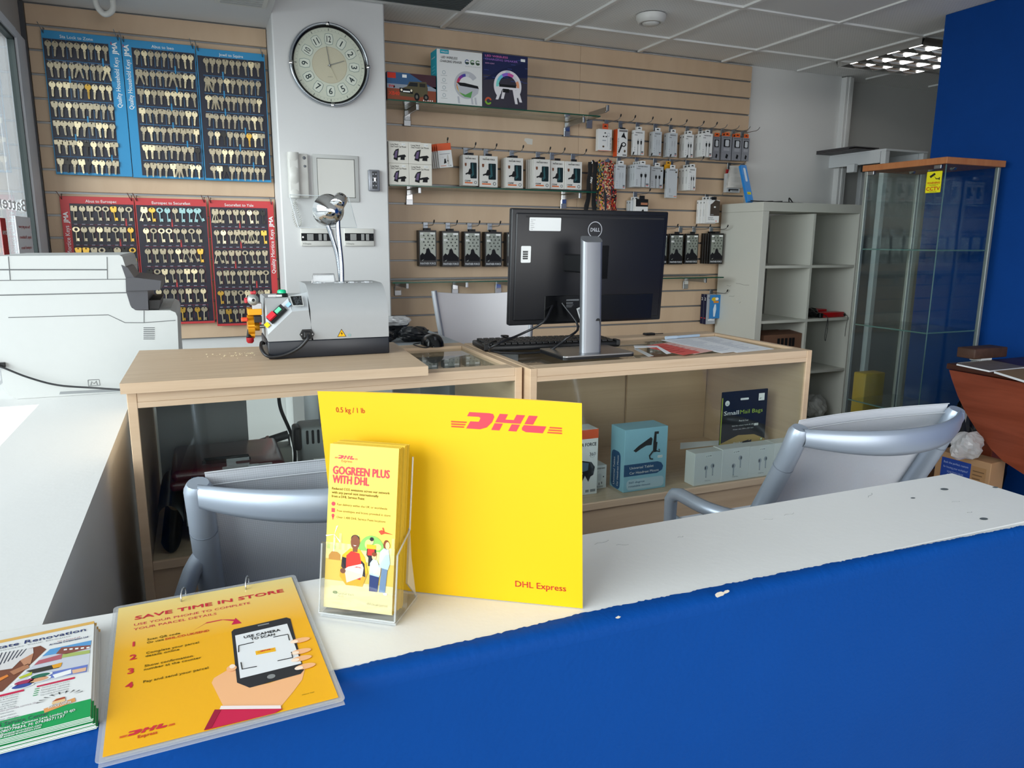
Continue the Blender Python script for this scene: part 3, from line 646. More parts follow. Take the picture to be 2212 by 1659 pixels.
for k in range(2):
    mb = MB(); mb.face((so.x, so.y, SZ-.0016*(1-k)-.0012), su, sv)
    z0 = .0
    if k == 0:
        mb.box((-LWD/2+.003, -LHT/2-.004, 0), (LWD/2-.002, LHT/2-.006, .0008), LAM); mb.box((-.103, -.150, .0003), (.104, .146, .0007), PAPER); mb.T = Matrix(); mb.build('rear_sheet', r); continue
    mb.prism(rrect(-LWD/2, -LHT/2, LWD/2, LHT/2, .006), 0, .0004, LAM); mb.build('laminate', r)
    mb = MB(); mb.face((so.x, so.y, SZ-.0006), su, sv)
    mb.box((-.105, -.1485, 0), (.105, .1485, .0004), SGY)
    org = V((so.x, so.y, SZ))
    def sp_(zx, zy):            # a point read off the notice -> its own (u, v)
        p = atZ(zx*.3436, 1200+zy*.3436, SZ)-org; return (p.dot(su), p.dot(sv))
    def stx(t, zx, zy, zx2, zy2, size, m, bold=0.0, z=.0007):
        a = sp_(zx, zy); b = sp_(zx2, zy2); mb.text(t, a[0], a[1], size, m, z, 'l', bold, width=b[0]-a[0])
    stx('SAVE TIME IN STORE', 848, 405, 1785, 236, .0088, RED, .03)
    stx('USE YOUR PHONE TO COMPLETE', 842, 443, 1575, 307, .0054, PINK); stx('YOUR PARCEL DETAILS', 838, 472, 1362, 372, .0054, PINK)
    for n_, (a, b, c, d) in enumerate(((835, 572, 880, 563), (815, 658, 876, 648), (803, 746, 862, 738), (788, 838, 858, 830))):
        a_ = sp_(a, b); mb.text(str(n_+1), a_[0], a_[1], .0105, RED, .0007, 'l', .03)
    for t_, a, b, c, d in (('Scan QR code', 925, 535, 1132, 498), ('Or visit', 923, 555, 1030, 535), ('Complete your parcel', 918, 620, 1250, 556), ('details online', 914, 640, 1128, 598), ('Show confirmation', 908, 702, 1212, 640), ('number at the counter', 905, 724, 1264, 650), ('Pay and send your parcel', 900, 802, 1310, 714)):
        stx(t_, a, b, c, d, .0044, BRN, .004)
    stx('DHL.CO.UK/SEND', 1040, 532, 1315, 480, .0044, REDS, .02)
    def S(*pts): return [sp_(*p) for p in pts]
    mb.poly(S((1205,478),(1290,428),(1400,405),(1470,412),(1455,435),(1520,425),(1480,392),(1475,402),(1390,402),(1300,420)), PINK, .0006)
    # hand with phone
    mb.poly(S((1405,950),(1330,800),(1345,770),(1430,720),(1480,685),(1520,720),(1560,830),(1700,800),(1900,730),(1920,700),(1900,780),(1840,860),(1765,950)), SKIN, .0006)
    mb.poly(S((1455,480),(1470,465),(1800,390),(1825,398),(1910,720),(1890,745),(1570,832),(1490,800)), ink('#303136'), .0008)
    mb.poly(S((1478,505),(1805,430),(1895,680),(1510,775)), ink('#e4e8ee'), .001)
    c_ = sp_(1705, 762); mb.ell(c_[0], c_[1], .0042, .0042, GRYI, .001); mb.poly(S((1620,440),(1690,425),(1692,432),(1622,447)), GRYI, .001)
    stx('USE CAMERA', 1535, 525, 1762, 474, .0055, INKK, .012, .0013); stx('TO SCAN', 1578, 537, 1728, 502, .0055, INKK, .012, .0013)
    for a, b, c in (((1500,570),(1500,610),(1595,548)), ((1810,498),(1718,516),(1820,535)), ((1522,718),(1515,675),(1615,700)), ((1840,645),(1745,665),(1832,610))):
        pa, pb, pc = sp_(*a), sp_(*b), sp_(*c); mb.tube([(pb[0], pb[1], .0011), (pa[0], pa[1], .0011), (pc[0], pc[1], .0011)], .0006, INKK, 4)
    mb.poly(S((1605,604),(1730,580),(1735,604),(1610,628)), ink('#f0b82a'), .0011); a = sp_(1620,612); b = sp_(1722,592); dhl(mb, a[0], a[1]-.0006, b[0]-a[0], RED, REDS, .0013)
    for a, b in (((1855,545),26), ((1860,615),26), ((1862,660),24), ((1885,710),22)):
        p = sp_(*a); mb.ell(p[0]+.006, p[1]+.001, .011, .0052, SKIN, .0012); mb.ell(p[0]-.001, p[1], .0045, .0034, ink('#fbe6d4'), .0014)
    p = sp_(1455, 705); mb.ell(p[0], p[1]-.002, .0052, .006, SKIN, .0012); mb.ell(p[0]+.001, p[1]+.001, .003, .0042, ink('#fbe6d4'), .0014)
    mb.poly(S((1380,970),(1390,948),(1765,945),(1768,966)), ink('#f1e4e4'), .0012); mb.poly(S((1282,1102),(1350,972),(1780,965),(1725,995)), PINK, .0011)
    mb.poly(S((1330,1085),(1390,972),(1350,972),(1282,1102)), ink('#9c1f3c'), .0013)
    a = sp_(750, 1155); b = sp_(1100, 1062); dhl(mb, a[0], a[1]+.001, b[0]-a[0], RED, REDS, .0008); stx('Express', 865, 1150, 988, 1120, .0045, REDS, .01)
    stx('PRINT REF', 1900, 880, 1978, 862, .0016, BRN)
    mb.T = Matrix(); mb.build('printed_sheet', r)
    RING = mat('ring_steel', '#b9bbbd', .2, 1)
    for zx, zy in ((1155, 275), (1558, 200)):
        a = sp_(zx, zy); q = org+su*a[0]+sv*(a[1]); mb = MB(); c = q+sv*.006+UP*.002
        mb.tube([c+sv*(-.011*cos(t))+UP*(.011*sin(t)*.9)-su*.003*cos(t) for t in [i*pi/10 for i in range(-1, 12)]], .0011, RING, 6); mb.build('ring', r)

# pile of flyers at the left
FZ = CT+.0125
f1 = atZ(203.6, 1342.2, FZ); f2 = atZ(174.8, 1553.7, FZ); f0 = atZ(0, 1384, FZ)
fu = f1-f0; fu.normalize(); fv = V((-fu.y, fu.x, 0)); FH = (f1-f2).length; FWD = FH*.707
NF = 12
for i in range(NF):
    rs = random.Random(i*5+1); z = CT+.0006+i*.00105; top = i == NF-1
    dx = 0 if top else rs.uniform(-.001, .0015)+.0055*(1-i/NF)*.9; dy = 0 if top else rs.uniform(-.0015, .0015)-.004*(1-i/NF)
    mb = MB(); c = f1+fu*dx+fv*dy; c.z = z; mb.face(c, fu, fv)
    mb.box((-FWD, -FH, 0), (0, 0, .0007), WHITE)
    z0 = .00085
    mb.q(-FWD, -.035*FH, 0, 0, ink('#dcae5e'), z0); mb.q(-FWD, -FH, 0, -.845*FH, GRN, z0)
    if top:
        Wd = FWD; a = .207      # zoom (1373 px for 240) -> own (u, v)
        org = V((f1.x, f1.y, FZ))
        def fp(zx, zy): p = atZ(zx*.1748, 1330+zy*.1748, FZ)-org; return (p.dot(fu), p.dot(fv))
        def FS(*pts): return [fp(*p) for p in pts]
        def ftx(t, x, y, x2, y2, size, m, bold=0.0):
            a = fp(x, y); b = fp(x2, y2); w_ = b[0]-a[0]; mb.text(t, b[0], b[1], size, m, z0+.0003, 'r', bold, width=w_)
        ftx('Estate Renovation', -190, 460, 1058, 195, .0075, NAVY, .006); ftx('Renovates Your Dreams', -130, 470, 870, 262, .0028, GRYI)
        ftx("It's a brand of", 712, 335, 990, 275, .0028, ink('#b06a70')); ftx('Al Huda Corporation Ltd', 605, 388, 1088, 275, .0036, NAVY, .008)
        mb.poly(FS((-420, 600), (500, 375), (575, 420), (30, 940), (-420, 1060)), ink('#7a4a38'), z0)
        mb.poly(FS((-50, 690), (0, 470), (410, 405), (415, 470), (250, 560), (150, 660)), ink('#d9d6d6'), z0+.0002)
        for k in range(7): mb.poly(FS((20+50*k, 465-8*k), (34+50*k, 462-8*k), (14+50*k-60, 640-22*k), (-50*0+50*k-60, 640-22*k)), ink('#3a3f4e'), z0+.0003)
        mb.poly(FS((250, 560), (415, 470), (380, 600), (300, 625)), ink('#c08a6c'), z0+.0003); mb.poly(FS((120, 700), (350, 600), (360, 650), (170, 740)), ink('#b07a5c'), z0+.0003); mb.poly(FS((-100, 820), (90, 735), (110, 755), (-80, 860)), ink('#e0853c'), z0+.0003)
        mb.poly(FS((620, 420), (1130, 310), (1090, 700), (90, 920)), ink('#c9cdd8'), z0)
        mb.poly(FS((620, 420), (1130, 310), (1115, 400), (520, 510)), ink('#5d9bd0'), z0+.0001); mb.poly(FS((690, 480), (760, 400), (1120, 370), (1110, 410), (820, 480)), ink('#8a5248'), z0+.0002)
        for k in range(5): mb.poly(FS((790+70*k, 420-6*k), (830+70*k, 414-6*k), (828+70*k, 432-6*k), (788+70*k, 438-6*k)), WHI, z0+.0003)
        mb.poly(FS((480, 560), (770, 480), (760, 540), (420, 620)), ink('#b5616c'), z0+.0002); mb.poly(FS((320, 690), (760, 590), (730, 650), (420, 720)), ink('#3b3a34'), z0+.0002); mb.poly(FS((640, 620), (770, 585), (750, 640), (660, 660)), ink('#e0a030'), z0+.0003)
        mb.poly(FS((780, 480), (1110, 430), (1110, 470), (760, 530)), ink('#aab86a'), z0+.0002); mb.poly(FS((230, 770), (400, 700), (390, 740), (250, 790)), ink('#b6bf3a'), z0+.0003)
        mb.poly(FS((560, 720), (1085, 610), (1070, 700), (560, 790)), ink('#6a7cc4'), z0+.0002); mb.poly(FS((650, 740), (880, 670), (880, 720), (680, 780)), WHI, z0+.0003); mb.poly(FS((890, 680), (1070, 645), (1060, 690), (900, 725)), ink('#e3b795'), z0+.0003)
        for x_, y_, c_ in ((300, 830, '#a3355a'), (480, 800, '#d9a27a'), (500, 750, '#2f6e5a'), (270, 880, '#3a4f9a')):
            p = fp(x_, y_); mb.ell(p[0], p[1], .011, .005, WHI, z0+.0004); mb.ell(p[0], p[1], .0085, .0037, ink(c_), z0+.0006)
        mb.poly(FS((455, 875), (925, 762), (922, 785), (455, 892)), PINK, z0+.0002); mb.poly(FS((-100, 1010), (298, 915), (296, 938), (-100, 1035)), PINK, z0+.0002)
        for k, t_ in enumerate(("General builder's works", 'Emergency repairing', 'Handyman services', 'Key cutting & locksmithing', 'and much more')):
            ftx(t_, 515-5*k+(110 if k == 4 else 0), 905+31*k-(8 if k == 4 else 0), 860-4*k, 825+30*k, .0026, GRYI)
        for k in range(4): p = fp(460-8*k, 910+27*k); mb.q(p[0]-.002, p[1]-.0004, p[0]+.002, p[1]+.0008, GRN, z0+.0002)
        for k, t_ in enumerate(('Loft extension', 'Brickwork & driveway', 'Plan & foundation', 'New piping', 'Garage conversion', 'Roof, Felt & Tiling')):
            ftx(t_, -160, 1065+35*k, 230-8*k, 978+30*k, .0026, GRYI)
        ftx('We also provide service like', -110, 1235, 470, 1085, .0032, ink('#9a8a94'))
        for k, t_ in enumerate(('Architecture', 'Site Supervision', 'Interior design', 'Project management')): ftx(t_, -120, 1250+35*k, 170+28*k, 1190+30*k, .0028, GRYI)
        ftx('Sales & Service Center', -260, 1480, 598, 1232, .0062, ink('#4a5560'))
        mb.poly(FS((540, 1160), (925, 1020), (935, 1065), (550, 1210)), ink('#dd9b5e'), z0+.0002); mb.poly(FS((640, 1090), (690, 1035), (800, 1010), (810, 1060), (650, 1115)), ink('#e6c08e'), z0+.0003); mb.poly(FS((640, 1075), (700, 1040), (800, 1010), (810, 1030)), ink('#a8452f'), z0+.0004)
        ftx('AN ONE STOP', 615, 1145, 830, 1080, .003, WHI, .02); ftx('SERVICE CENTER', 590, 1185, 882, 1085, .0036, WHI, .02)
        for k in range(9):
            a_ = .2+k*.35; p = fp(740, 1060); mb.poly([(p[0]+.012*cos(a_), p[1]+.005+.006*sin(a_)), (p[0]+.020*cos(a_), p[1]+.005+.011*sin(a_)), (p[0]+.020*cos(a_+.09), p[1]+.005+.011*sin(a_+.09))], INKK, z0+.0004)
        ftx('Wager Street, Bow Common Lane, London E3 4JD', -180, 1450, 930, 1185, .0036, WHI, .012); ftx('02080779834, M: 07438571137', -60, 1455, 800, 1260, .0042, WHI, .016)
        ftx('info@estaterenovation.com', -80, 1490, 515, 1368, .0034, WHI, .01); ftx('www.estaterenovation.com', -80, 1525, 505, 1398, .0034, WHI, .01)
    mb.T = Matrix()
    tag(mb.build('flyer', at=(c.x, c.y, z)), 'printed building services flyer on top of the pile at the counter end' if top else 'flyer with green lower edge lying within the pile at the counter end', 'flyer', 'pile of building services flyers')
# ================================================================ chairs
SILV = mat('silver_painted_frame', '#a9b4c2', .38, .55)
def mesh_fabric():
    m = bpy.data.materials.new('grey_mesh_fabric'); m.use_nodes = True; t = m.node_tree; L = t.links.new
    b = t.nodes['Principled BSDF']; o = t.nodes['Material Output']; b.inputs['Roughness'].default_value = .8
    tc = t.nodes.new('ShaderNodeTexCoord'); mp = t.nodes.new('ShaderNodeMapping'); mp.inputs['Scale'].default_value = (400, 400, 150)
    w1 = t.nodes.new('ShaderNodeTexWave'); w1.bands_direction = 'X'; w1.inputs['Scale'].default_value = .5
    w2 = t.nodes.new('ShaderNodeTexWave'); w2.bands_direction = 'Z'; w2.inputs['Scale'].default_value = .5
    L(tc.outputs['Object'], mp.inputs['Vector']); L(mp.outputs['Vector'], w1.inputs['Vector']); L(mp.outputs['Vector'], w2.inputs['Vector'])
    r = t.nodes.new('ShaderNodeValToRGB'); r.color_ramp.elements[0].color = (*hx('#b9c0ca'), 1); r.color_ramp.elements[1].color = (*hx('#e2e6ec'), 1)
    L(w1.outputs['Color'], r.inputs['Fac']); L(r.outputs['Color'], b.inputs['Base Color'])
    mu = t.nodes.new('ShaderNodeMath'); mu.operation = 'MULTIPLY'; L(w1.outputs['Fac'], mu.inputs[0]); L(w2.outputs['Fac'], mu.inputs[1])
    mr = t.nodes.new('ShaderNodeMapRange'); mr.inputs['From Min'].default_value = .0; mr.inputs['From Max'].default_value = .12; mr.inputs['To Min'].default_value = .82; mr.inputs['To Max'].default_value = 1
    L(mu.outputs[0], mr.inputs['Value'])
    tr = t.nodes.new('ShaderNodeBsdfTransparent'); mx = t.nodes.new('ShaderNodeMixShader'); L(mr.outputs['Result'], mx.inputs[0]); L(tr.outputs[0], mx.inputs[1]); L(b.outputs[0], mx.inputs[2]); L(mx.outputs[0], o.inputs[0])
    return m
MESHF = mesh_fabric(); SEAM = mat('pale_seam_thread', '#c9ced4', .7)
def office_chair(label, loc, rotz, out=.085, splay=False):
    r = thing('mesh_chair', label, 'chair', loc, 'silver mesh chairs behind the counter', local=True, rotz=rotz)
    HW_ = .241; T0 = V((0, 0, .80)); BY = .19          # post top at y=0; the post leans so that its foot is further forward
    def post(sx, t): return V((sx*HW_, BY*max(0, t)**1.1, .80-.38*t))
    for sx in (-1, 1):
        mb = MB(); pts = [post(sx, t/8) for t in range(9)]
        mb.tube([pts[0]+V((0, -.004, .012))]+pts, [.017]+[.023]+[.0225]*8, SILV, 14)
        q0, q1 = post(sx, .22), post(sx, .226); mb.tube([q0, q1], .0229, mat('silver_seam', '#7f8894', .5, .4), 14); bp_ = mb.build('back_post', r); mb = MB(); p = post(sx, .12)
        mb.T = Matrix.Translation((p.x, p.y-.0215, p.z+.012)) @ Matrix.Rotation(pi/2-.4, 4, 'X')
        mb.lathe([(0, .002), (.005, .002), (.007, 0)], STEEL, 12); mb.q(-.004, -.0006, .004, .0006, BLACK, .0024); mb.q(-.0006, -.004, .0006, .004, BLACK, .0024); mb.T = Matrix(); mb.build('screw', bp_)
    mb = MB(); R = []
    for i in range(25):                       # bowed rear cross rail
        s = -1+2*i/24; y = -.012-.075*(1-abs(s)**2.2); z = .792-.012*(1-s*s); hgt = .020+.010*(1-s*s)
        x = s*HW_
        R.append([V((x, y+.010*cos(a), z+hgt*sin(a))) for a in [2*pi*k/10 for k in range(11)]])
    mb.grid(R, SILV); mb.build('top_rail', r)
    mb = MB(); G = []
    for j in range(15):
        t = j/14; row = []
        for i in range(25):
            s = -1+2*i/24; p = post(0, -.02+t*1.02); row.append(V((s*(HW_-.01), p.y+.012+.018*(1-s*s), p.z+.016)))
        G.append(row)
    mb.grid(G, MESHF)
    mb.build('mesh_back', r)
    mb = MB()
    for dz in (0, -.022):
        p0 = [V((q.x, q.y-.0018, q.z+dz)) for q in G[0]]
        mb.tube(p0, .0012, SEAM, 5)
    mb.build('back_seam', r)
    mb = MB(); mb.grid([[V((-.215+.43*i/10, .17+.27*j/10, .435-.012*sin(pi*j/10)+.012*(j/10))) for i in range(11)] for j in range(11)], MESHF); mb.build('seat', r)
    for sx in (-1, 1):
        mb = MB(); mb.tube([(sx*.225, .16, .43), (sx*.225, .44, .44)], .014, SILV, 10); mb.build('seat_rail', r)
    for sx in (-1, 1):
        A = post(sx, .62)
        ax = sx*(HW_+out)
        pts = bez([A, (sx*(HW_+out*.7), A.y+.02, .575), (ax, .19, .578), (ax+.0, .285, .578)], 14)
        pts += [V((ax, .31, .571)), V((ax, .324, .552)), V((ax-sx*.004, .33, .50)), V((ax-sx*.012, .35, .30)), V((ax-sx*.02, .40, .005))]
        mb = MB()
        vs = pts; rs_ = [.013]*len(pts)
        mb.tube(vs, [.017]*(len(pts)-5)+[.017, .017, .016, .015, .013], SILV, 10); mb.build('arm_front_leg', r)
        mb = MB(); mb.tube(bez([post(sx, .33), post(sx, .5)+V((sx*.035, -.03, .0)), V((sx*(HW_+.085), .03, .42)), V((sx*(HW_+.10), .0, .005))] if splay else [post(sx, .60), post(sx, .8)+V((sx*.02, -.02, -.02)), V((sx*(HW_+.03), .06, .2)), V((sx*(HW_+.05), .02, .005))], 14), [.016]*13, SILV, 10); mb.build('rear_leg', r)
    return r
PR0, PR1 = atZ(1725, 935, .80), atZ(2060, 893, .80)
office_chair('silver mesh armchair standing behind the right half of the counter', ((PR0.x+PR1.x)/2, PR0.y, 0), 0.0)
PL0 = atZ(428, 1064, .80)
office_chair('silver mesh armchair behind the counter, partly hidden by the yellow envelope', (PL0.x+.241, PL0.y, 0), radians(-4), out=.0, splay=True)

# white chair at the far desk
r = thing('white_chair', 'white backed chair with silver frame standing behind the monitor', 'chair', (1.03, 2.62, 0))
WPL = mat('white_plastic_back', '#e6e3e6', .5)
mb = MB(); G = []
Xa, Xb = .815, 1.225; 
for j in range(13):
    t = j/12; z = 1.005-.42*t; row = []
    for i in range(17):
        s = i/16; x = (Xa+.075*t**1.1)+((Xb-Xa)-.075*t-.02*t)*s; row.append(V((x, 2.70-.02*t+.045*sin(pi*s)*(1-.3*t)-.02*(1-t), z-.014*sin(pi*s)*(1-t)**2)))
    G.append(row)
mb.grid(G, WPL); mb.grid([[p+V((0, .012, 0)) for p in reversed(row)] for row in G], WPL)
mb.grid([G[0], [p+V((0, .012, 0)) for p in G[0]]], DARK, False); mb.build('backrest', r)
for k in (0, 16):
    mb = MB(); mb.tube([row[k]+V((0, .006, .004)) for row in G]+[V((G[-1][k].x, 2.67, .46)), V((G[-1][k].x+(.02 if k else -.02), 2.62, .46))], .011, ALU, 10); mb.build('back_post', r)
mb = MB(); mb.box((.86, 2.34, .43), (1.22, 2.68, .47), WPL, .015, 3); mb.build('seat', r)
for x in (.87, 1.20):
    for y in (2.36, 2.66):
        mb = MB(); mb.tube([(x, y, .44), (x+(.02 if x > 1 else -.02), y+(.03 if y > 2.5 else -.02), 0)], .012, ALU, 10); mb.build('leg', r)

# low desk behind the cabinets
r = thing('low_back_desk', 'grey desk behind the left display cabinet beside the pillar', 'desk', (.56, 2.45, 0))
mb = MB(); mb.box((.30, 2.23, .85), (.76, 2.62, .875), GREYPAN, .002); mb.build('desk_top', r)
for x in (.31, .73):
    mb = MB(); mb.box((x, 2.25, 0), (x+.02, 2.60, .85), GREYPAN); mb.build('side_panel', r)
NAVYB = mat('black_plastic_pouch', '#14171c', .25); CLB = glassm('crinkled_clear_bag', (.9, .9, .9), 2.5, .15, haze=.35)
def lump(cx, cy, cz, a, b, c, m, seed, name, label, cat, group=None, n=14):
    rs = random.Random(seed); mb = MB(); P = []
    for i in range(n+1):
        th = pi*i/n; row = []
        for k in range(2*n):
            ph = 2*pi*k/(2*n); f = 1+.16*sin(3*ph+seed)*sin(2*th)+rs.uniform(-.10, .10)*sin(th)
            row.append(V((cx+a*f*sin(th)*cos(ph), cy+b*f*sin(th)*sin(ph), max(cz, cz+c*(1+f*cos(th))*.98))))
        row.append(row[0]); P.append(row)
    mb.grid(P, m, False)
    return tag(mb.build(name, at=(cx, cy, cz)), label, cat, group)
for k, (x, y, a, b, c) in enumerate(((.40, 2.30, .05, .04, .02), (.515, 2.30, .05, .04, .022), (.63, 2.30, .05, .04, .024), (.46, 2.42, .05, .045, .03), (.59, 2.43, .05, .045, .034))):
    lump(x, y, .8755, a, b, c, NAVYB, 11+k, 'cable_pouch', 'black plastic pouch lying in the heap on the low desk left of the mouse', 'pouch', 'black pouches on the low desk')
for k, (x, y, z) in enumerate(((.46, 2.36, .915), (.58, 2.37, .92))):
    lump(x, y, z, .055, .035, .016, CLB, 31+k, 'clear_bag', 'crumpled clear plastic bag on top of the black pouches', 'bag', 'clear bags on the black pouches')

# ================================================================ on the cabinets
CB_ = .88
# monitor seen from behind
MY0, MY1 = 1.93, 1.95
r = thing('computer_monitor', 'black computer monitor seen from behind on a silver column stand', 'monitor', (1.02, 1.83, CB_))
xl, xr, zt, zb = .814, 1.331, 1.286, .956
PLB = mat('black_monitor_shell', '#101116', .42, noise=.1, nscale=5)
mb = MB()
tilt = math.atan2(MY1-MY0, zt-zb)
mb.T = Matrix.Translation(((xl+xr)/2, MY0, zt)) @ Matrix.Rotation(tilt, 4, 'X'); Hm = math.hypot(zt-zb, MY1-MY0); Wm = xr-xl
mb.box((-Wm/2, 0, -Hm), (Wm/2, .022, 0), PLB, .004, 2); mb.box((-Wm/2+.012, -.006, -Hm+.014), (Wm/2-.012, .002, -.012), PLB, .005, 2)
mb.box((-Wm/2+.04, -.0065, -.024), (Wm/2-.02, -.0055, -.019), BLACK)
mb.box((-.15, -.0075, -Hm+.006), (.22, -.004, -Hm+.085), BLACKG, .002)
TM = mb.T.copy(); mb.T = TM @ Matrix.Translation((.01, -.0072, -.15)); mb.box((-.035, .0012, -.05), (.045, .003, .05), BLACKG, .002)
mb.build('screen_shell', r)
def on_mon(px, py): p = atY(px, py, MY0+(zt-atY(px, py, MY0).z)*math.tan(tilt)); q = TM.inverted() @ p; return q.x, q.z
FM = TM @ Matrix(((1, 0, 0, 0), (0, 0, -1, -.0062), (0, 1, 0, 0), (0, 0, 0, 1)))
SIL = mat('silver_print', '#b9bcc0', .35, .6)
mb = MB(); mb.T = FM; c = on_mon(1283, 496); R_ = .0236; mb.ring(c[0], c[1], R_*.9, R_, SIL, .0004, 40)
for ch, dx, ro in (('D', -.0128, 0), ('L', .0052, 0), ('L', .0122, 0)): mb.text(ch, c[0]+dx-.0015, c[1]-.0052, .0104, SIL, .0004, 'l', .03, width=.0076 if ch == 'D' else .0056)
T_ = mb.T.copy(); mb.T = T_ @ Matrix.Translation((c[0]-.0008, c[1]+.0002, 0)) @ Matrix.Rotation(.6, 4, 'Z'); mb.text('E', 0, -.0048, .0096, SIL, .0004, 'c', .03, width=.0066); mb.T = Matrix(); tag(mb.build('badge', r), 'round silver maker badge')
mb = MB(); mb.T = FM; a = on_mon(1142, 469); b = on_mon(1209, 499); mb.poly(rrect(a[0], b[1]+.0, b[0], a[1]+.0, .003), WHI, .0003)
for k, t_ in enumerate(('Asset No', 'User', 'Location', 'Room', 'Supplier', 'Date')): mb.text(t_, a[0]+.004, a[1]-.008-.0052*k, .0026, GRYI, .0006)
mb.T = Matrix(); tag(mb.build('asset_label', r), 'white rectangular label at the top of the monitor back')
mb = MB(); mb.T = FM; a = on_mon(1124, 531); b = on_mon(1144, 567); mb.poly(rrect(a[0], b[1], b[0], a[1], .003), WHI, .0003)
for k in range(12): mb.q(a[0]+.005+.0008*(k % 2), a[1]-.014-.0021*k, b[0]-.009, a[1]-.0132-.0021*k+.0006*(k % 3), INKK, .0006)
mb.T = Matrix(); tag(mb.build('barcode_label', r), 'small white barcode label')
mb = MB(); mb.T = FM @ Matrix.Translation((0, 0, .0016))
a = on_mon(1221, 645); b = on_mon(1263, 662)
mb.q(a[0], b[1], b[0], a[1], INKK, .0002)
for k in range(26): mb.q(a[0]+.0016*k, a[1]-.006, a[0]+.0016*k+.0008*(1+k % 2*.5), a[1]-.001, GRYI, .0004)
for k in range(14): mb.q(a[0]+.0016*k, a[1]-.0145, a[0]+.0016*k+.0008, a[1]-.010, GRYI, .0004)
for k in range(3): mb.q(a[0], a[1]-.0185-.003*k, a[0]+.024-.003*k, a[1]-.0175-.003*k, GRYI, .0004)
mb.T = Matrix(); mb.build('rating_label', r)
# stand
BS = atZ(1283, 762, CB_+.012); mb = MB()
cx_, cy_ = 1.005, 1.835
mb.prism(rrect(.893, 1.752, 1.118, 1.915, .012), CB_+.0005, CB_+.008, BLACK); mb.prism(rrect(.893, 1.752, 1.118, 1.915, .012), CB_+.008, CB_+.0115, STEEL); mb.build('stand_base', r)
CO = mat('satin_aluminium_column', '#8f9297', .45, .8); mb = MB()
cxa = atZ(1281, 762, CB_+.012).x
sec = rrect(-.031, -.014, .031, .014, .011, 5); rings = []
for z, xo, yo in ((CB_+.011, 0, 0), (1.203, .002, .012)):
    rings.append([V((cxa+xo+p[0], 1.80+yo+p[1], z+(p[1]*.6 if z > 1 else 0))) for p in sec])
n = len(sec); mb.add(rings[0]+rings[1], [(i, (i+1) % n, n+(i+1) % n, n+i) for i in range(n)], CO, True); mb.add(rings[1], [tuple(range(n))], CO)
mb.build('stand_column', r)
mb = MB(); zc = atY(1293, 704, 1.786).z; xc = atY(1293, 704, 1.786).x; mb.front(xc, 1.7895, zc); mb.poly(rrect(-.0075, -.021, .0075, .021, .0072), BLACK, 0); mb.poly(rrect(-.0088, -.0225, .0088, .0225, .0085), STEEL, -.0012); mb.T = Matrix(); mb.build('cable_slot', r)
mb = MB(); mb.box((cxa-.02, 1.825, 1.11), (cxa+.022, 1.945, 1.16), BLACK, .004); mb.build('mount_arm', r)
CBLK = mat('black_cable', '#15161a', .45)
def cable(name, pts, rr, parent=None, label=None, cat=None, m=None):
    mb = MB(); mb.tube(bez(pts, 40), rr, m or CBLK, 8); o = mb.build(name, parent) if parent is not None else mb.build(name, at=pts[0])
    if label: tag(o, label, cat)
    return o
a = atY(1193, 636, 1.965); 
mb = MB(); mb.box((a.x-.006, 1.945, a.z-.02), (a.x+.006, 1.972, a.z+.012), BLACK, .002); mb.build('power_plug', r)
cable('power_cable', [a+V((0, -.01, -.02)), atY(1190, 668, 1.93), atY(1172, 697, 1.90), atY(1125, 722, 1.94), atZ(1072, 744, CB_+.036), atZ(1060, 758, CB_+.012), atZ(1120, 763, CB_+.004), atZ(1185, 757, CB_+.006), atY(1225, 730, 1.84), atY(1249, 705, 1.87), V((cxa-.03, 1.92, 1.02))], .0034, r)
a = atY(1255, 680, 1.885); mb = MB(); mb.T = Matrix.Translation(a) @ Matrix.Rotation(-.35, 4, 'Y') @ Matrix.Rotation(pi/2, 4, 'X')
mb.box((-.0075, -.024, -.001), (.0075, .022, .0008), WHITE); mb.q(-.005, .004, .004, .018, GRYI, .0012); mb.T = Matrix(); tag(mb.build('cable_tag', r), 'white paper tag on the cable')
# keyboard
K0, K1 = atZ(1046, 752, CB_+.012), atZ(1339, 741, CB_+.012); ku = (K1-K0); ku.z = 0; KW = ku.length; ku.normalize(); kv = V((-ku.y, ku.x, 0))
r = thing('keyboard', 'black computer keyboard lying behind the monitor stand', 'keyboard', tuple((K0+K1)/2))
mb = MB(); mb.T = Matrix((ku, kv, V((0, 0, 1)))).transposed().to_4x4(); mb.T.translation = V((K0.x, K0.y, CB_+.001))
KT = mb.T.copy(); mb.box((0, 0, 0), (KW, .145, .016), BLACK, .004, 2); mb.box((.0, -.004, .004), (.012, .03, .022), BLACK, .002); mb.box((KW-.012, -.004, .004), (KW, .03, .022), BLACK, .002); mb.T = Matrix(); mb.build('case', r)
mb = MB(); mb.T = KT
for j in range(6):
    for i in range(21):
        if i in (15, 16) and j in (2,): continue
        x = .012+i*(KW-.026)/21; mb.box((x, .012+j*.021, .016), (x+(KW-.026)/21-.003, .012+j*.021+.0175, .0225), BLACK, .0015)
mb.T = Matrix(); tag(mb.build('keycaps', r), kind='stuff')
cable('keyboard_cable', [K0+kv*.10+ku*.12+V((0, 0, .008)), K0+kv*.03+ku*.06+V((0, 0, .03)), atY(1098, 726, 2.09), atY(1080, 733, 2.08), K0+kv*.0+ku*.012+V((0, -.012, .016)), K0+V((.006, -.03, -.008))], .0024, r)
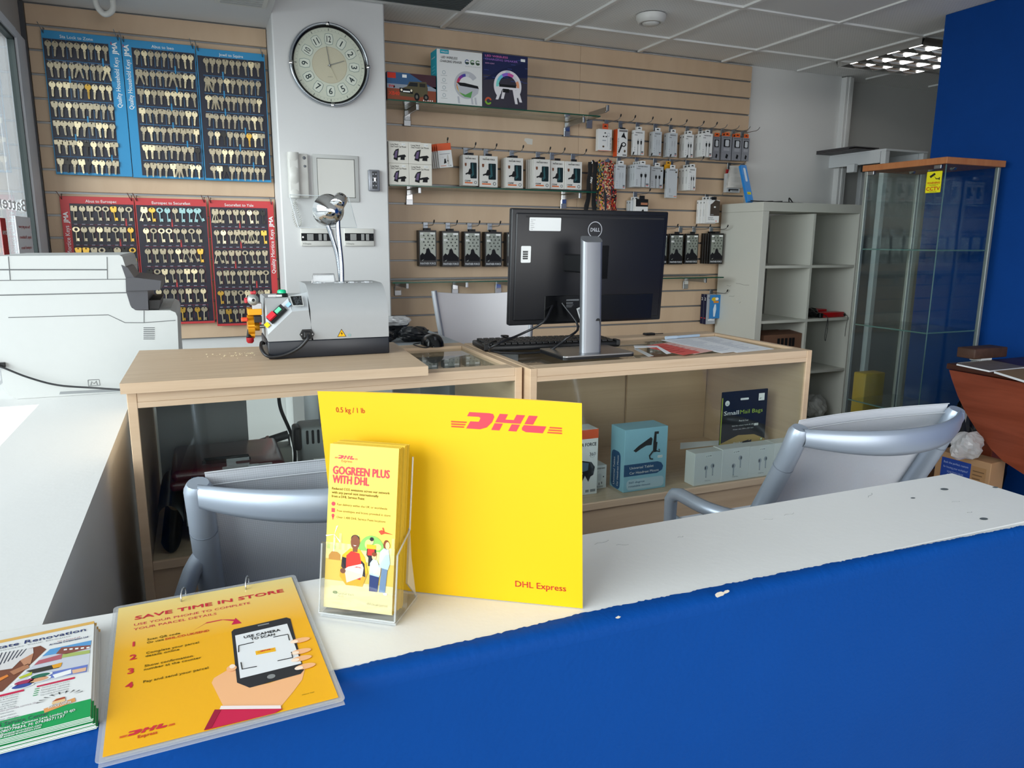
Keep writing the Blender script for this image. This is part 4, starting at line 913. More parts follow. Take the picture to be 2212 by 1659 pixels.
# mouse
mp = atZ(943, 750, CB_); mb = MB(); P = []
for i in range(13):
    u_ = -1+2*i/12; hh = math.sqrt(max(0, 1-abs(u_)**2.6)); row = []
    for k in range(13):
        a_ = pi*k/12; row.append(V((mp.x-.031*cos(a_)*(.35+.65*hh), mp.y+.045+.052*u_, CB_+.0005+.036*sin(a_)**.7*hh*(1-.18*u_))))
    P.append(row)
r = thing('computer_mouse', 'black computer mouse on the rear rail of the left display cabinet', 'mouse', (mp.x, mp.y+.04, CB_))
mb.grid(P, BLACKG); mb.build('shell', r)
mb = MB(); mb.T = Matrix.Translation((mp.x-.003, mp.y+.006, CB_+.024)) @ Matrix.Rotation(pi/2, 4, 'Y'); mb.lathe([(0, -.003), (.007, -.003), (.007, .003), (0, .003)], DARK, 14); mb.T = Matrix(); mb.build('scroll_wheel', r)
cable('mouse_cable', [V((mp.x-.01, mp.y-.004, CB_+.006)), atZ(918, 751, CB_+.003), atZ(893, 744, CB_+.003), V((.62, 2.20, CB_+.003))], .0017, r)
# papers on the right cabinet
def sheet(pts, z, m, label, name='paper_sheet', cat='paper', art=None, group=None):
    P = [atZ(px, py, z) for px, py in pts]; mb = MB()
    mb.add([p for p in P]+[p+V((0, 0, .0006)) for p in P], [tuple(range(len(P)))]+[tuple(range(len(P), 2*len(P)))]+[(i, (i+1) % len(P), len(P)+(i+1) % len(P), len(P)+i) for i in range(len(P))], m)
    if art: art(mb, P, z+.0009)
    return tag(mb.build(name, at=tuple(P[0])), label, cat, group)
def lines(col, n=14, a0=.08, a1=.9):
    def f(mb, P, z):
        rs = random.Random(n); c = ink(col)
        for k in range(n):
            t = .08+.84*k/n; s0, s1 = a0+.05*rs.random(), a1-.35*rs.random()
            L_ = P[0].lerp(P[3], t); R__ = P[1].lerp(P[2], t); L2 = P[0].lerp(P[3], t+.14/n); R2 = P[1].lerp(P[2], t+.14/n)
            q = [L_.lerp(R__, s0), L_.lerp(R__, s1), L2.lerp(R2, s1), L2.lerp(R2, s0)]; mb.add([(p.x, p.y, z) for p in q], [(0, 1, 2, 3)], c)
    return f
zc = CB_+.001
sheet([(1452, 733), (1545, 727), (1672, 754), (1592, 762)], zc, PAPER, 'printed white sheet lying nearest the right edge of the cabinet top', art=lines('#9aa3b8', 18))
sheet([(1428, 735), (1500, 730), (1612, 757), (1560, 763)], zc+.0012, PAPER, 'printed white sheet overlapping the middle of the papers on the cabinet', art=lines('#a3abc0', 16))
sheet([(1412, 744), (1446, 740), (1540, 758), (1500, 765)], zc+.0024, mat('pale_red_sheet', '#e3b4ac', .6), 'pale red and white leaflet beside the plain red one on the cabinet', art=lines('#c0505a', 6))
sheet([(1386, 748), (1432, 742), (1512, 761), (1476, 767)], zc+.0036, mat('red_sheet', '#d8554e', .6), 'red printed leaflet lying on the right cabinet near the monitor stand', art=lines('#a82e30', 6))
sheet([(1369, 747), (1420, 747), (1450, 763), (1440, 765), (1418, 750), (1371, 752)], zc+.005, PAPER, 'bent white paper strip across the red leaflet', name='paper_strip', cat='paper')
sheet([(1369, 754), (1376, 752), (1412, 769), (1400, 770)], zc+.002, mat('clear_film_strip', '#c6cacb', .3), 'translucent plastic strip lying beside the monitor foot', name='plastic_strip', cat='strip')
pa, pb = atZ(1438, 730, CB_+.008), atZ(1510, 724.5, CB_+.008); r = thing('marker_pen', 'pale blue pen lying along the back edge of the cabinet papers', 'pen', tuple((pa+pb)/2))
mb = MB(); mb.cyl(pa.lerp(pb, .06), pb, .005, mat('pale_blue_pen', '#a9bccf', .35), 10); mb.build('barrel', r); mb = MB(); mb.cyl(pa, pa.lerp(pb, .32), .0058, mat('pale_blue_pen_cap', '#b7c8d8', .3), 10); mb.build('cap', r)
pa = atY(1195, 728, 2.13); pa.z = CB_; mb = MB(); mb.box((pa.x-.03, pa.y-.02, CB_), (pa.x+.05, pa.y+.02, CB_+.003), WHITE); mb.box((pa.x-.015, pa.y-.012, CB_+.003), (pa.x+.03, pa.y+.012, CB_+.004), GRYI)
tag(mb.build('price_card', at=tuple(pa)), 'small white card lying on the rear rail behind the keyboard', 'card')
pa = atY(1402, 722, 2.14); pa.z = CB_+.004; mb = MB(); mb.box((pa.x-.02, pa.y-.012, CB_), (pa.x+.02, pa.y+.012, CB_+.008), NAVYB, .003); mb.tube([(pa.x+.02, pa.y, CB_+.004), (pa.x+.06, pa.y+.004, CB_+.003)], .0015, CBLK, 6); tag(mb.build('usb_lead', at=tuple(pa)), 'small dark plug with a lead on the rear rail of the right cabinet', 'lead')

# ================================================================ inside the cabinets
SH = .4976
def box_thing(name, label, cat, x0, x1, y0, z0, z1, dep, m, art=None, sides=None, group=None, bev=.0008):
    mb = MB(); mb.box((x0, y0, z0), (x1, y0+dep, z1), m, bev)
    if art: mb.front(x0, y0-.0002, z0); art(mb, x1-x0, z1-z0); mb.T = Matrix()
    if sides: mb.face((x0-.0002, y0+dep, z0), (0, -1, 0), (0, 0, 1)); sides(mb, dep, z1-z0); mb.T = Matrix()
    return tag(mb.build(name, at=((x0+x1)/2, y0+dep/2, z0)), label, cat, group)
def shelf_box(x0, x1, yt, yb_, *a, **k):
    p = atZ((x0+x1)/2, yb_, SH); X0, X1, _, Z1 = rect(x0, yt, x1, yb_, p.y); y_ = max(p.y, 1.679); X0, X1, _, Z1 = rect(x0, yt, x1, yb_, y_); return y_, X0, X1, Z1
def price(mb, x, y, t='£ 5.99', w=.016):
    mb.q(x, y, x+w, y+w*.45, WHI, .0004); mb.text(t, x+w*.1, y+w*.12, w*.2, INKK, .0007, width=w*.8)
CYB = mat('pale_blue_box', '#8fc3d6', .5); CYD = ink('#1b4f7c'); CYL = ink('#b9d3e0')
def blue_art(mb, w, h):
    mb.poly([(0, h*.255), (w*.78, h*.255), (w*.9, h*.30), (w*.92, h*.36), (w*.87, h*.42), (w*.78, h*.445), (0, h*.445)], CYD, .0003)
    mb.text('Universal Tablet', w*.13, h*.365, h*.04, WHI, .0006, width=w*.56); mb.text('Car Headrest Mount', w*.13, h*.285, h*.04, WHI, .0006, width=w*.69)
    mb.poly(rrect(w*.07, h*.03, w*.95, h*.20, h*.06), CYL, .0002); mb.text('360 degree', w*.12, h*.135, h*.032, CYD, .0005, width=w*.37); mb.text('rotatable mount', w*.12, h*.075, h*.032, CYD, .0005, width=w*.51)
    B = INKK
    mb.poly([(w*.68, h*.93), (w*.78, h*.93), (w*.78, h*.89), (w*.73, h*.89), (w*.73, h*.76), (w*.76, h*.76), (w*.74, h*.60), (w*.66, h*.60), (w*.66, h*.76)], B, .0004)
    mb.poly([(w*.20, h*.66), (w*.32, h*.73), (w*.46, h*.79), (w*.60, h*.85), (w*.64, h*.82), (w*.62, h*.72), (w*.50, h*.72), (w*.38, h*.68), (w*.26, h*.63)], B, .0004)
    mb.tube([(w*.66, h*.62, .0006), (w*.58, h*.55, .0006), (w*.60, h*.50, .0006), (w*.66, h*.49, .0006)], .0022, B, 5); mb.tube([(w*.72, h*.62, .0006), (w*.82, h*.60, .0006), (w*.80, h*.64, .0006)], .002, B, 5)
    price(mb, w*.78, h*.50)
def blue_side(mb, w, h):
    mb.poly(rrect(w*.1, h*.01, w*.75, h*.62, w*.2), CYD, .0003); T = mb.T.copy()
    mb.T = T @ Matrix.Translation((w*.36, h*.06, 0)) @ Matrix.Rotation(pi/2, 4, 'Z'); mb.text('Universal Tablet', 0, 0, .008, WHI, .0006, width=h*.45)
    mb.T = T @ Matrix.Translation((w*.62, h*.06, 0)) @ Matrix.Rotation(pi/2, 4, 'Z'); mb.text('Car Headrest Mount', 0, 0, .008, WHI, .0006, width=h*.5); mb.T = T
y0, x0, x1, z1 = shelf_box(1348.5, 1440, 925, 1058)
box_thing('tablet_mount_box', 'pale blue tablet headrest mount box standing in the right cabinet', 'box', x0, x1, y0, SH, z1, .075, CYB, blue_art, blue_side)
def rw_art(mb, w, h):
    mb.q(0, h*.86, w, h, ink('#d95a34'), .0002); mb.text('PANTHER FORCE', w*.94, h*.75, h*.05, INKK, .0004, 'r', .02, width=w*.8); mb.text('360', w*.93, h*.60, h*.05, INKK, .0004, 'r'); mb.ring(w*.84, h*.585, .006, .0068, INKK, .0004, 20, ey=.4)
    mb.poly([(w*.45, h*.55), (w*.82, h*.50), (w*.92, h*.42), (w*.88, h*.3), (w*.80, h*.28), (w*.74, h*.20), (w*.64, h*.30), (w*.48, h*.12), (w*.40, h*.14), (w*.58, h*.34), (w*.46, h*.36)], INKK, .0004); mb.poly([(w*.5, h*.52), (w*.74, h*.49), (w*.72, h*.38), (w*.5, h*.36)], ink('#5b7388'), .0006); mb.q(w*.66, h*.04, w*.76, h*.08, GRYI, .0004); mb.q(w*.8, h*.04, w*.95, h*.08, GRYI, .0004)
y0, x0, x1, z1 = shelf_box(1215, 1291, 930, 1071)
box_thing('phone_mount_box', 'white phone mount box with orange top band standing beside the yellow envelope in the cabinet', 'box', x0, x1, y0, SH, z1, .06, WHITE, rw_art)
def sm_art(mb, w, h):
    mb.text('PANTHER FORCE', w*.5, h*.85, h*.06, INKK, .0004, 'c', .01, width=w*.7); mb.text('PD20W', w*.2, h*.06, h*.07, INKK, .0004); price(mb, w*.1, h*.7, w=.012); mb.poly(rrect(w*.3, h*.35, w*.6, h*.65, .003), ink('#d5d8db'), .0003); mb.q(w*.4, h*.16, w*.45, h*.27, INKK, .0004); mb.q(w*.6, h*.2, w*.65, h*.3, INKK, .0004); mb.q(w*.72, h*.48, w*.8, h*.53, INKK, .0004)
y0, x0, x1, z1 = shelf_box(1290, 1317.5, 1010, 1060)
box_thing('charger_box', 'small white charger box with opened flap between the orange topped and blue boxes', 'box', x0, x1, y0+.02, SH, z1, .05, WHITE, sm_art)
def bud_art(kind):
    def f(mb, w, h):
        price(mb, w*.38, h*.83, '£ 5.99', w*.24); E_ = ink('#aeb4bd'); K = ink('#3a3d42')
        for s, cx, cy in ((-1, .42, .52), (1, .66, .56)):
            if kind == 1: cx, cy = ((.42, .46), (.66, .68))[s > 0]
            mb.ell(w*cx, h*cy, w*.07, h*.075, E_, .0003); mb.ell(w*(cx+.02*s), h*cy, w*.02, h*.05, K, .0005); mb.poly([(w*(cx-.02), h*cy), (w*(cx+.03), h*cy), (w*(cx+.03), h*(cy-.28)), (w*(cx-.01), h*(cy-.28))], E_, .0004)
            mb.q(w*(cx-.01), h*(cy-.30), w*(cx+.03), h*(cy-.28), GRYI, .0005)
        mb.text('TWS Pro', w*.5, h*.1, h*.04, GRYI, .0004, 'c')
    return f
buds = [(1500, 1559, 977, 1046), (1559.5, 1618.5, 968, 1037.5), (1619, 1671, 962, 1030), (1671.5, 1725, 955, 1023)]
Yb = atZ(1530, 1046, SH).y
bl = ['leftmost white earbuds box of the four in the right cabinet', 'white earbuds box with one bud drawn higher, second from the left in the row', 'third white earbuds box in the row, in front of the mail bag pack edge', 'white earbuds box at the right end of the row, half hidden by the chair']
for k, (a, b, c, d) in enumerate(buds):
    Yb = atZ((a+b)/2, d, SH).y
    Yb = max(Yb, 1.679); X0, X1, _, Z1 = rect(a, c, b, d, Yb); X1 = min(X1, 1.6625)
    box_thing('earbuds_box', bl[k], 'box', X0, X1-.0006, Yb, SH, Z1, .045, WHITE, bud_art(k), group='white earbuds boxes in the cabinet')
y0 = 1.755
for a in (0,):
    p = [atY(1553, 972, y0), atY(1650, 963, y0), atY(1665, 839, y0), atY(1567, 847, y0)]
    p[0].z = p[1].z = SH
    mb = MB(); o = p[0]; tilt_ = .0
    u_ = V((1, 0, 0)); mb.front(o.x, y0, SH); Wp = p[1].x-p[0].x; Hp = (p[2].z+p[3].z)/2-SH
    mb.prism(rrect(0, 0, Wp, Hp, .002), -.003, 0, INKK)
    mb.q(0, 0, .004, Hp*.93, ink('#a9b33a'), .0003); mb.poly([(0, 0), (Wp, 0), (Wp, Hp*.37), (Wp*.75, Hp*.44), (Wp*.4, Hp*.45), (0, Hp*.36)], ink('#b89a5c'), .0002)
    mb.ell(Wp*.12, Hp*.86, .0085, .0085, WHI, .0004); mb.text('10', Wp*.12, Hp*.84, .0055, INKK, .0006, 'c'); mb.poly(rrect(Wp*.4, Hp*.885, Wp*.58, Hp*.91, .002), WHI, .0004); mb.poly(rrect(Wp*.8, Hp*.86, Wp*.93, Hp*.95, .001), WHI, .0004); mb.text('A*', Wp*.82, Hp*.875, .006, INKK, .0006)
    mb.text('Small', Wp*.06, Hp*.715, .0125, WHI, .0004, 'l', .012, width=Wp*.32); mb.text('Mail Bags', Wp*.41, Hp*.715, .0125, ink('#a8c43a'), .0004, width=Wp*.50)
    mb.text('Peel & Seal', Wp*.5, Hp*.62, .005, WHI, .0004, 'c', width=Wp*.2); mb.text('Ideal for school, home & office', Wp*.5, Hp*.565, .004, WHI, .0004, 'c', width=Wp*.5); mb.text('Outer size 230 x 320 mm', Wp*.5, Hp*.52, .0035, WHI, .0004, 'c', width=Wp*.45); price(mb, Wp*.74, Hp*.55, '£ 2.99')
    for k, (a, b) in enumerate(((.68, .10), (.54, .2), (.40, .3))[::1]):
        pass
    for x_, h_ in ((.60, .36), (.46, .40), (.12, .40)):
        mb.poly([(Wp*x_, 0), (Wp*(x_+.24 if x_ > .4 else .64), 0), (Wp*(x_+.24 if x_ > .4 else .64), Hp*(h_-.02)), (Wp*x_, Hp*(h_-.12+.04))], INKK, .0005 if x_ > .5 else .0006 if x_ > .3 else .0007); mb.poly([(Wp*(x_+.01), 0), (Wp*(x_+.22 if x_ > .4 else .62), 0), (Wp*(x_+.22 if x_ > .4 else .62), Hp*(h_-.10)), (Wp*(x_+.01), Hp*(h_-.18))], WHI, .0006 if x_ > .5 else .0007 if x_ > .3 else .0008)
    mb.text('Mail Bag', Wp*.3, Hp*.345, .006, WHI, .001, 'l', width=Wp*.2)
    for k in range(4): mb.ell(Wp*.92, Hp*(.10+.09*k), .005, .005, ink('#8fae3f'), .0005); mb.ell(Wp*.92, Hp*(.10+.09*k), .003, .003, WHI, .0007)
    mb.q(Wp*.35, Hp*.02, Wp*.55, Hp*.2, GRYI, .0009); mb.q(Wp*.36, Hp*.025, Wp*.54, Hp*.195, WHI, .001)
    mb.T = Matrix(); tag(mb.build('mail_bag_pack', at=(o.x+Wp/2, y0, SH)), 'black pack of small mail bags standing behind the earbuds boxes', 'pack')
sheet_ = atZ(1480, 975, SH)
y1_ = 1.86; X0, X1, _, _ = rect(1470, 965, 1545, 980, 1.80)
mb = MB(); zt_ = atY(1530, 972, 1.74).z; mb.add([(X0-.02, 1.775, zt_+.001), (X1, 1.762, zt_+.004), (X1+.01, 1.80, zt_+.006), (X0+.02, 1.83, zt_+.003)], [(0, 1, 2, 3)], PAPER); 
o = mb.build('loose_paper', at=(X0, 1.78, zt_)); tag(o, 'loose white paper lying on top of the leftmost earbuds box', 'paper')

# left cabinet
WBX = mat('white_carton', '#c9cfc8', .6); MAR = mat('maroon_case', '#4b1720', .3, coat=.3)
p = atZ(360, 1176, SH); X0, X1, _, Z1 = rect(346, 1118, 480, 1176, p.y); X0 = max(X0, -.062)
mb = MB(); r = thing('white_carton', 'white carton with lid under the maroon case in the left cabinet', 'box', ((X0+X1)/2, p.y+.08, SH)); mb.box((X0, p.y, SH), (X1, p.y+.17, Z1-.014), WBX, .001); mb.build('box_body', r); mb = MB(); mb.box((X0-.003, p.y-.003, Z1-.02), (X1+.003, p.y+.173, Z1), WBX, .001); mb.build('box_lid', r)
ZC = Z1; X0c = atY(368, 1062, p.y+.0).x; X1c = atY(618, 1020, p.y+.05).x
zf = atY(366, 1062, p.y).z
mb = MB(); r = thing('carton_stack_board', 'grey folded board lying between the white carton and the maroon case', 'board', (X0c, p.y, ZC)); mb.box((max(X0c, -.062), p.y+.0, ZC), (X1, p.y+.17, max(ZC+.004, zf)), WBX, .002); mb.build('folded_board', r)
zf = max(ZC+.0045, zf+.0005)
r = thing('maroon_case', 'maroon plastic carry case lying flat in the left cabinet', 'case', ((X0c+X1c)/2, p.y+.1, zf))
mb = MB(); mb.box((X0c, p.y-.012, zf), (X1c, p.y+.24, zf+.022), MAR, .008, 3); mb.box((X0c+.004, p.y-.006, zf+.018), (X1c-.004, p.y+.236, zf+.046), MAR, .014, 4); mb.build('shell', r)
mb = MB(); xh = (X0c+X1c)/2; mb.box((xh-.06, p.y+.03, zf+.0462), (xh+.05, p.y+.06, zf+.0475), ink('#2f0d12'), .001); mb.tube([(xh-.055, p.y+.035, zf+.05), (xh-.055, p.y+.05, zf+.053), (xh+.045, p.y+.05, zf+.053), (xh+.045, p.y+.035, zf+.05)], .004, BLACK, 8); mb.build('handle', r)
for dx in (-.085, .07):
    mb = MB(); mb.box((xh+dx, p.y-.016, zf+.010), (xh+dx+.016, p.y-.011, zf+.034), CHROME, .001); mb.build('latch', r)
mb = MB(); P = []
for i in range(20):
    a_ = -2.6+5.4*i/19; P.append([V((-.098+.03*cos(a_)*(1-.2*(a_ < 0)), yy, SH+.058+.056*sin(a_))) for yy in (1.735, 1.85, 2.02)])
mb.grid(P, mat('black_vinyl', '#23262a', .3)); tag(mb.build('vinyl_roll', at=(-.098, 1.85, SH)), 'rolled sheet of black vinyl against the left cabinet side', 'roll')
CLR = glassm('clear_blister', (.9, .92, .93), 2.0, .05, haze=.16); TURQ = mat('turquoise_plastic', '#35b3cf', .4)
for k, (a, b, c, d, lab) in enumerate(((481, 560, 989, 1056, 'clear hanging pack with turquoise plug in front of the maroon case'), (528, 609, 1001, 1060, 'clear hanging pack with turquoise plug and white price tag, overlapping its neighbour'))):
    Y = p.y-.03-.012*k; X0, X1, Z0, Z1 = rect(a, c, b, d, Y); r = thing('clear_plug_pack', lab, 'pack', ((X0+X1)/2, Y, SH), 'clear plug packs in the left cabinet')
    mb = MB(); mb.box((X0, Y, SH), (X1, Y+.004, Z1-.018), CLR, .001); mb.box((X0+.01, Y+.002, Z1-.018), (X1-.02, Y+.003, Z1), CLR); bl_ = mb.build('blister', r)
    mb = MB(); mb.box((X0+.042-.004*k, Y+.005, SH+.01), (X0+.064-.004*k, Y+.016, Z1-.034), TURQ, .002); mb.box((X0+.04-.004*k, Y+.004, Z1-.046), (X0+.066-.004*k, Y+.017, Z1-.032), TURQ, .002); mb.build('plug', r)
    mb = MB(); mb.front(X0+.068-.001*k, Y-.0004, Z1-.048); mb.q(0, 0, .026, .013, WHI, 0); mb.text('£ 8.00', .003, .004, .005, INKK, .0003, width=.02); mb.T = Matrix(); mb.build('price_tag', bl_)
    mb = MB(); mb.front(X0+.03, Y-.0002, Z1-.013); mb.poly(rrect(0, 0, .034, .006, .003), ink('#3a1d20'), .0); mb.T = Matrix(); mb.build('hang_slot', bl_)
def sd_art(mb, w, h):
    mb.poly([(w*.4, h*.82), (w*.66, h*.82), (w*.7, h*.76), (w*.53, h*.66), (w*.36, h*.76)], ink('#d8683c'), .0003); mb.poly(rrect(w*.3, h*.9, w*.7, h*.94, .002), GRYI, .0003); mb.text('ORIGINAL', w*.04, h*.55, .006, ink('#b9a877'), .0003, width=w*.5)
for k, (a, b, c, lab) in enumerate(((615, 686, 1012, 'black hanging pack with an orange diamond mark in the left cabinet'), (590, 640, 1008, 'black hanging pack behind the one with the clear orange diamond'))):
    Y = p.y+.03+.03*k; X0, X1, Z0, Z1 = rect(a, c, b, 1060, Y); box_thing('black_hang_pack', lab, 'pack', X0, X1, Y, SH, Z1, .012, mat('black_card', '#17181c', .5), sd_art if k == 0 else None)
def pa_art(mb, w, h): mb.text('PANTHER', w*.18, h*.68, h*.09, INKK, .0003, 'l', .03, width=w*.9); mb.poly([(w*.2, h*.85), (w*.5, h*.92), (w*.4, h*.84)], INKK, .0003); mb.ring(w*.4, h*.5, .006, .0066, INKK, .0003)
Y = p.y+.02; X0, X1, Z0, Z1 = rect(685, 1000, 730, 1070, Y); box_thing('white_carton_pack', 'white carton with black lettering behind the upper left corner of the mesh chair back', 'box', X0, X1, Y, SH, Z1, .05, WHITE, pa_art)
# binding machine and tape gun at the back
Y = 2.04; X0, X1, Z0, Z1 = rect(650, 920, 760, 1040, Y)
r = thing('binding_machine', 'grey desktop machine with slotted top and black end cap in the left cabinet', 'machine', ((X0+X1)/2, Y, SH)); GB = mat('grey_machine_shell', '#a9b0b3', .5)
mb = MB(); mb.box((X0, Y, SH), (X1, Y+.10, Z1), GB, .012, 3); mb.build('body', r)
mb = MB()
for k in range(6): xx_ = X0+.016+.015*k; mb.front(0, Y-.0006, 0); mb.poly(rrect(xx_, Z1-.048, xx_+.007, Z1-.008, .0034), BLACK); mb.T = Matrix()
mb.build('slots', r)
mb = MB(); mb.box((X0-.016, Y-.004, Z1-.064), (X0+.004, Y+.06, Z1+.002), BLACK, .008, 3); mb.build('end_cap', r)
Y = 2.075; a = atY(580, 952, Y); b = atY(623, 938, Y); r = thing('label_roller', 'black handled roller tool on a white base in the left cabinet', 'tool', (a.x, Y, SH))
mb = MB(); mb.tube([a, b], .0115, DARK, 14); mb.build('handle', r); mb = MB(); mb.tube([a-V((.02, 0, .004)), a], .012, BLACK, 14); mb.tube([a-V((.004, 0, .001)), a+V((.004, 0, .001))], .014, ink('#b79a96'), 14); mb.build('end_knob', r)
mb = MB(); mb.tube([b, b+V((.002, 0, -.03)), a+V((.02, 0, -.038))], .003, STEEL, 8); mb.build('wire_frame', r); mb = MB(); mb.box((a.x-.01, Y-.02, SH), (b.x+.006, Y+.05, a.z-.018), WBX, .005, 2); mb.build('base', r)
cable('black_lead', [atY(601, 848, 2.13), atY(607, 885, 2.135), atY(628, 935, 2.14), atY(637, 975, 2.14), atY(636, 1010, 2.14), atY(635, 1030, 2.14)], .005, None, 'thick black lead hanging down inside the left cabinet', 'cable')
# papers on a low table behind
r = thing('paper_side_table', 'low side table behind the right cabinet holding green papers', 'table', (.98, 2.42, 0)); mb = MB(); zt_ = atY(1193, 870, 2.42).z; mb.box((.80, 2.30, zt_-.02), (1.10, 2.33+.0, zt_), GREYPAN); mb.box((.86, 2.26, zt_-.02), (1.06, 2.335, zt_), GREYPAN, .002); mb.build('table_top', r); mb = MB(); mb.box((.9, 2.28, 0), (1.02, 2.32, zt_-.02), GREYPAN); mb.build('leg', r)
for k in range(5):
    mb = MB(); rs = random.Random(k); mb.box((.865+rs.uniform(0, .006), 2.265, zt_+.0002+.0032*k), (.995+rs.uniform(0, .006), 2.33, zt_+.003+.0032*k), mat('green_paper', '#6f9a55', .7)); tag(mb.build('green_paper_pad', at=(.93, 2.29, zt_+.003*k)), 'green paper pad in the pile seen through the left end of the right cabinet', 'paper pad', 'green paper pads on the low table')
mb = MB(); mb.T = Matrix.Translation((1.00, 2.30, zt_+.002)) @ Matrix.Rotation(.08, 4, 'Y'); mb.box((.0, 0, 0), (.022, .03, .13), mat('pink_card', '#d9868a', .7)); mb.T = Matrix(); tag(mb.build('pink_card_pack', at=(1.0, 2.30, zt_)), 'pink and red card pack standing beside the green papers', 'card')
# ================================================================ key cutting machine on the loose board
KY = 1.90; GM = mat('machine_grey_paint', '#a3a5a6', .45, noise=.02, nscale=60); GML = mat('machine_pale_edge', '#b9bdc0', .4); NB = mat('machine_dark_base', '#1b1f27', .35)
def k2(px, py, Y=KY): p = atY(px, py, Y); return (p.x, p.z)
kx0 = atZ(580, 776, BRD).x; kx1 = atZ(840, 762, BRD).x
zb_ = k2(700, 733)[1]
r = thing('key_cutting_machine', 'grey key cutting machine with dark base and gooseneck lamp on the loose board', 'machine', ((kx0+kx1)/2, 2.0, BRD))
mb = MB(); mb.box((kx0, KY, BRD+.0004), (kx1, 2.10, zb_), NB, .003, 2); tag(mb.build('base', r), 'dark blue-black base')
xm = k2(669, 640)[0]; ztop = k2(750, 611, KY+.08)[1]
mb = MB(); R = .085; prof = [(KY, zb_), (KY, ztop-R)]+[(KY+R-R*cos(t*pi/2/10), ztop-R+R*sin(t*pi/2/10)) for t in range(1, 11)]+[(2.09, ztop), (2.09, zb_)]
for x_, sgn in ((xm, 1), (kx1-.001, -1)):
    pts = [V((x_, a, b)) for a, b in prof]; mb.add(pts, [tuple(range(len(pts)))[::sgn]], GM)
mb.grid([[V((x_, a, b)) for x_ in (xm, kx1-.001)] for a, b in prof[:-1]], GM); mb.build('hood', r)
zl = k2(600, 643, KY+.035)[1]
mb = MB(); mb.box((kx0+.001, KY+.035, zb_), (xm, 2.09, zl), GM, .003)
lowp = [k2(579, 736), k2(672, 733), k2(667, 670), k2(631, 673), k2(579, 723)]; lowp[0] = (kx0+.0015, zb_); lowp[1] = (xm+.004, zb_); lowp[4] = (kx0+.0015, lowp[4][1])
mb.T = Matrix(((1, 0, 0, 0), (0, 0, -1, 0), (0, 1, 0, 0), (0, 0, 0, 1))); mb.prism(lowp, -(KY+.036), -KY, GM); mb.T = Matrix()
q = [V((lowp[4][0], KY, lowp[4][1])), V((lowp[3][0], KY, lowp[3][1])), atY(622, 644, KY+.034), V((kx0+.001, KY+.034, atY(571, 690, KY+.034).z))]
mb.add(q, [(0, 1, 2, 3)], GML); mb.add([q[0], q[3], V((kx0+.001, KY+.036, lowp[4][1]))], [(0, 1, 2)], GM)
w4 = [V((lowp[3][0], KY, lowp[3][1])), V((lowp[2][0], KY, lowp[2][1])), V((xm+.001, KY+.05, ztop-.02)), atY(622, 640, KY+.045)]
mb.add(w4, [(0, 1, 2, 3)], GML); mb.build('front_shell', r)
# brush window in the sloping face
mb = MB(); c0 = atY(624, 640, KY+.030); c1 = atY(652, 638.5, KY+.032); c2_ = atY(656.5, 662, KY+.002); c3 = atY(632, 663, KY+.002)
nn = (c1-c0).cross(c3-c0).normalized(); nn = -nn if nn.y > 0 else nn
fr_ = [c0, c1, c2_, c3]; cen = sum(fr_, V((0, 0, 0)))/4
mb.add([p+nn*.002 for p in fr_], [(0, 1, 2, 3)], GREYP); mb.add([cen+(p-cen)*.84+nn*.0025 for p in fr_], [(0, 1, 2, 3)], BLACK); mb.build('brush_window', r)
mb = MB(); rs = random.Random(8); BR = mat('steel_brush', '#4b4f54', .6)
for i in range(70):
    a, b = rs.uniform(.25, .8), rs.uniform(.12, .88); p = (c0.lerp(c1, a)).lerp(c3.lerp(c2_, a), b)+nn*.003
    mb.add([p, p+(c1-c0)*.05, p+(c1-c0)*.05+(c3-c0)*.09, p+(c3-c0)*.05], [(0, 1, 2, 3)], BR)
tag(mb.build('wire_brush', r), kind='stuff')
# switch block on the slope
su_ = (q[1]-q[0]).normalized(); sn = (q[1]-q[0]).cross(q[3]-q[0]).normalized(); sn = -sn if sn.y > 0 else sn; sw_ = sn.cross(su_); sw_ = -sw_ if (q[3]-q[0]).dot(sw_) < 0 else sw_
so_ = atY(599, 681, KY+.015); L_ = (q[1]-q[0]).length
def slab2(name, u0, u1, v0, v1, h0, h1, m, lab=None, par=None):
    mb = MB(); P = [so_+su_*u+sw_*v for u, v in ((u0, v0), (u1, v0), (u1, v1), (u0, v1))]
    slab(mb, [p+sn*h0 for p in P], h1-h0, sn, m); o = mb.build(name, par or r)
    if lab: tag(o, lab)
    return o
swb = slab2('switch_box', -.024, .026, -.011, .011, 0, .009, BLACK); slab2('stop_button', -.022, -.001, -.009, .009, .009, .0145, ink('#c22b35'), 'red stop button', swb); slab2('start_button', .002, .018, -.006, .006, .009, .0115, ink('#67c39a'), 'green start button', swb)
slab2('blue_sticker', .032, .044, -.006, .006, 0, .0005, ink('#8fb9e6')); slab2('yellow_sticker', -.040, -.029, -.008, .008, 0, .0005, ink('#f0c21a'))
mb = MB(); p = atZ(591, 629, zl); p.y = KY+.055; mb.T = Matrix.Translation((p.x, p.y, zl)); mb.lathe([(.016, 0), (.014, .008), (.011, .010), (0, .010)], BLACK, 20); mb.T = Matrix(); mb.build('lamp_base', r)
mb = MB(); mb.T = Matrix.Translation((p.x, p.y, zl+.0095)); mb.lathe([(.011, 0), (.011, .006), (.008, .009), (0, .0095)], mat('green_lens', '#13c48a', .25), 20); mb.T = Matrix(); tag(mb.build('green_lamp', r), 'green signal lamp cap')
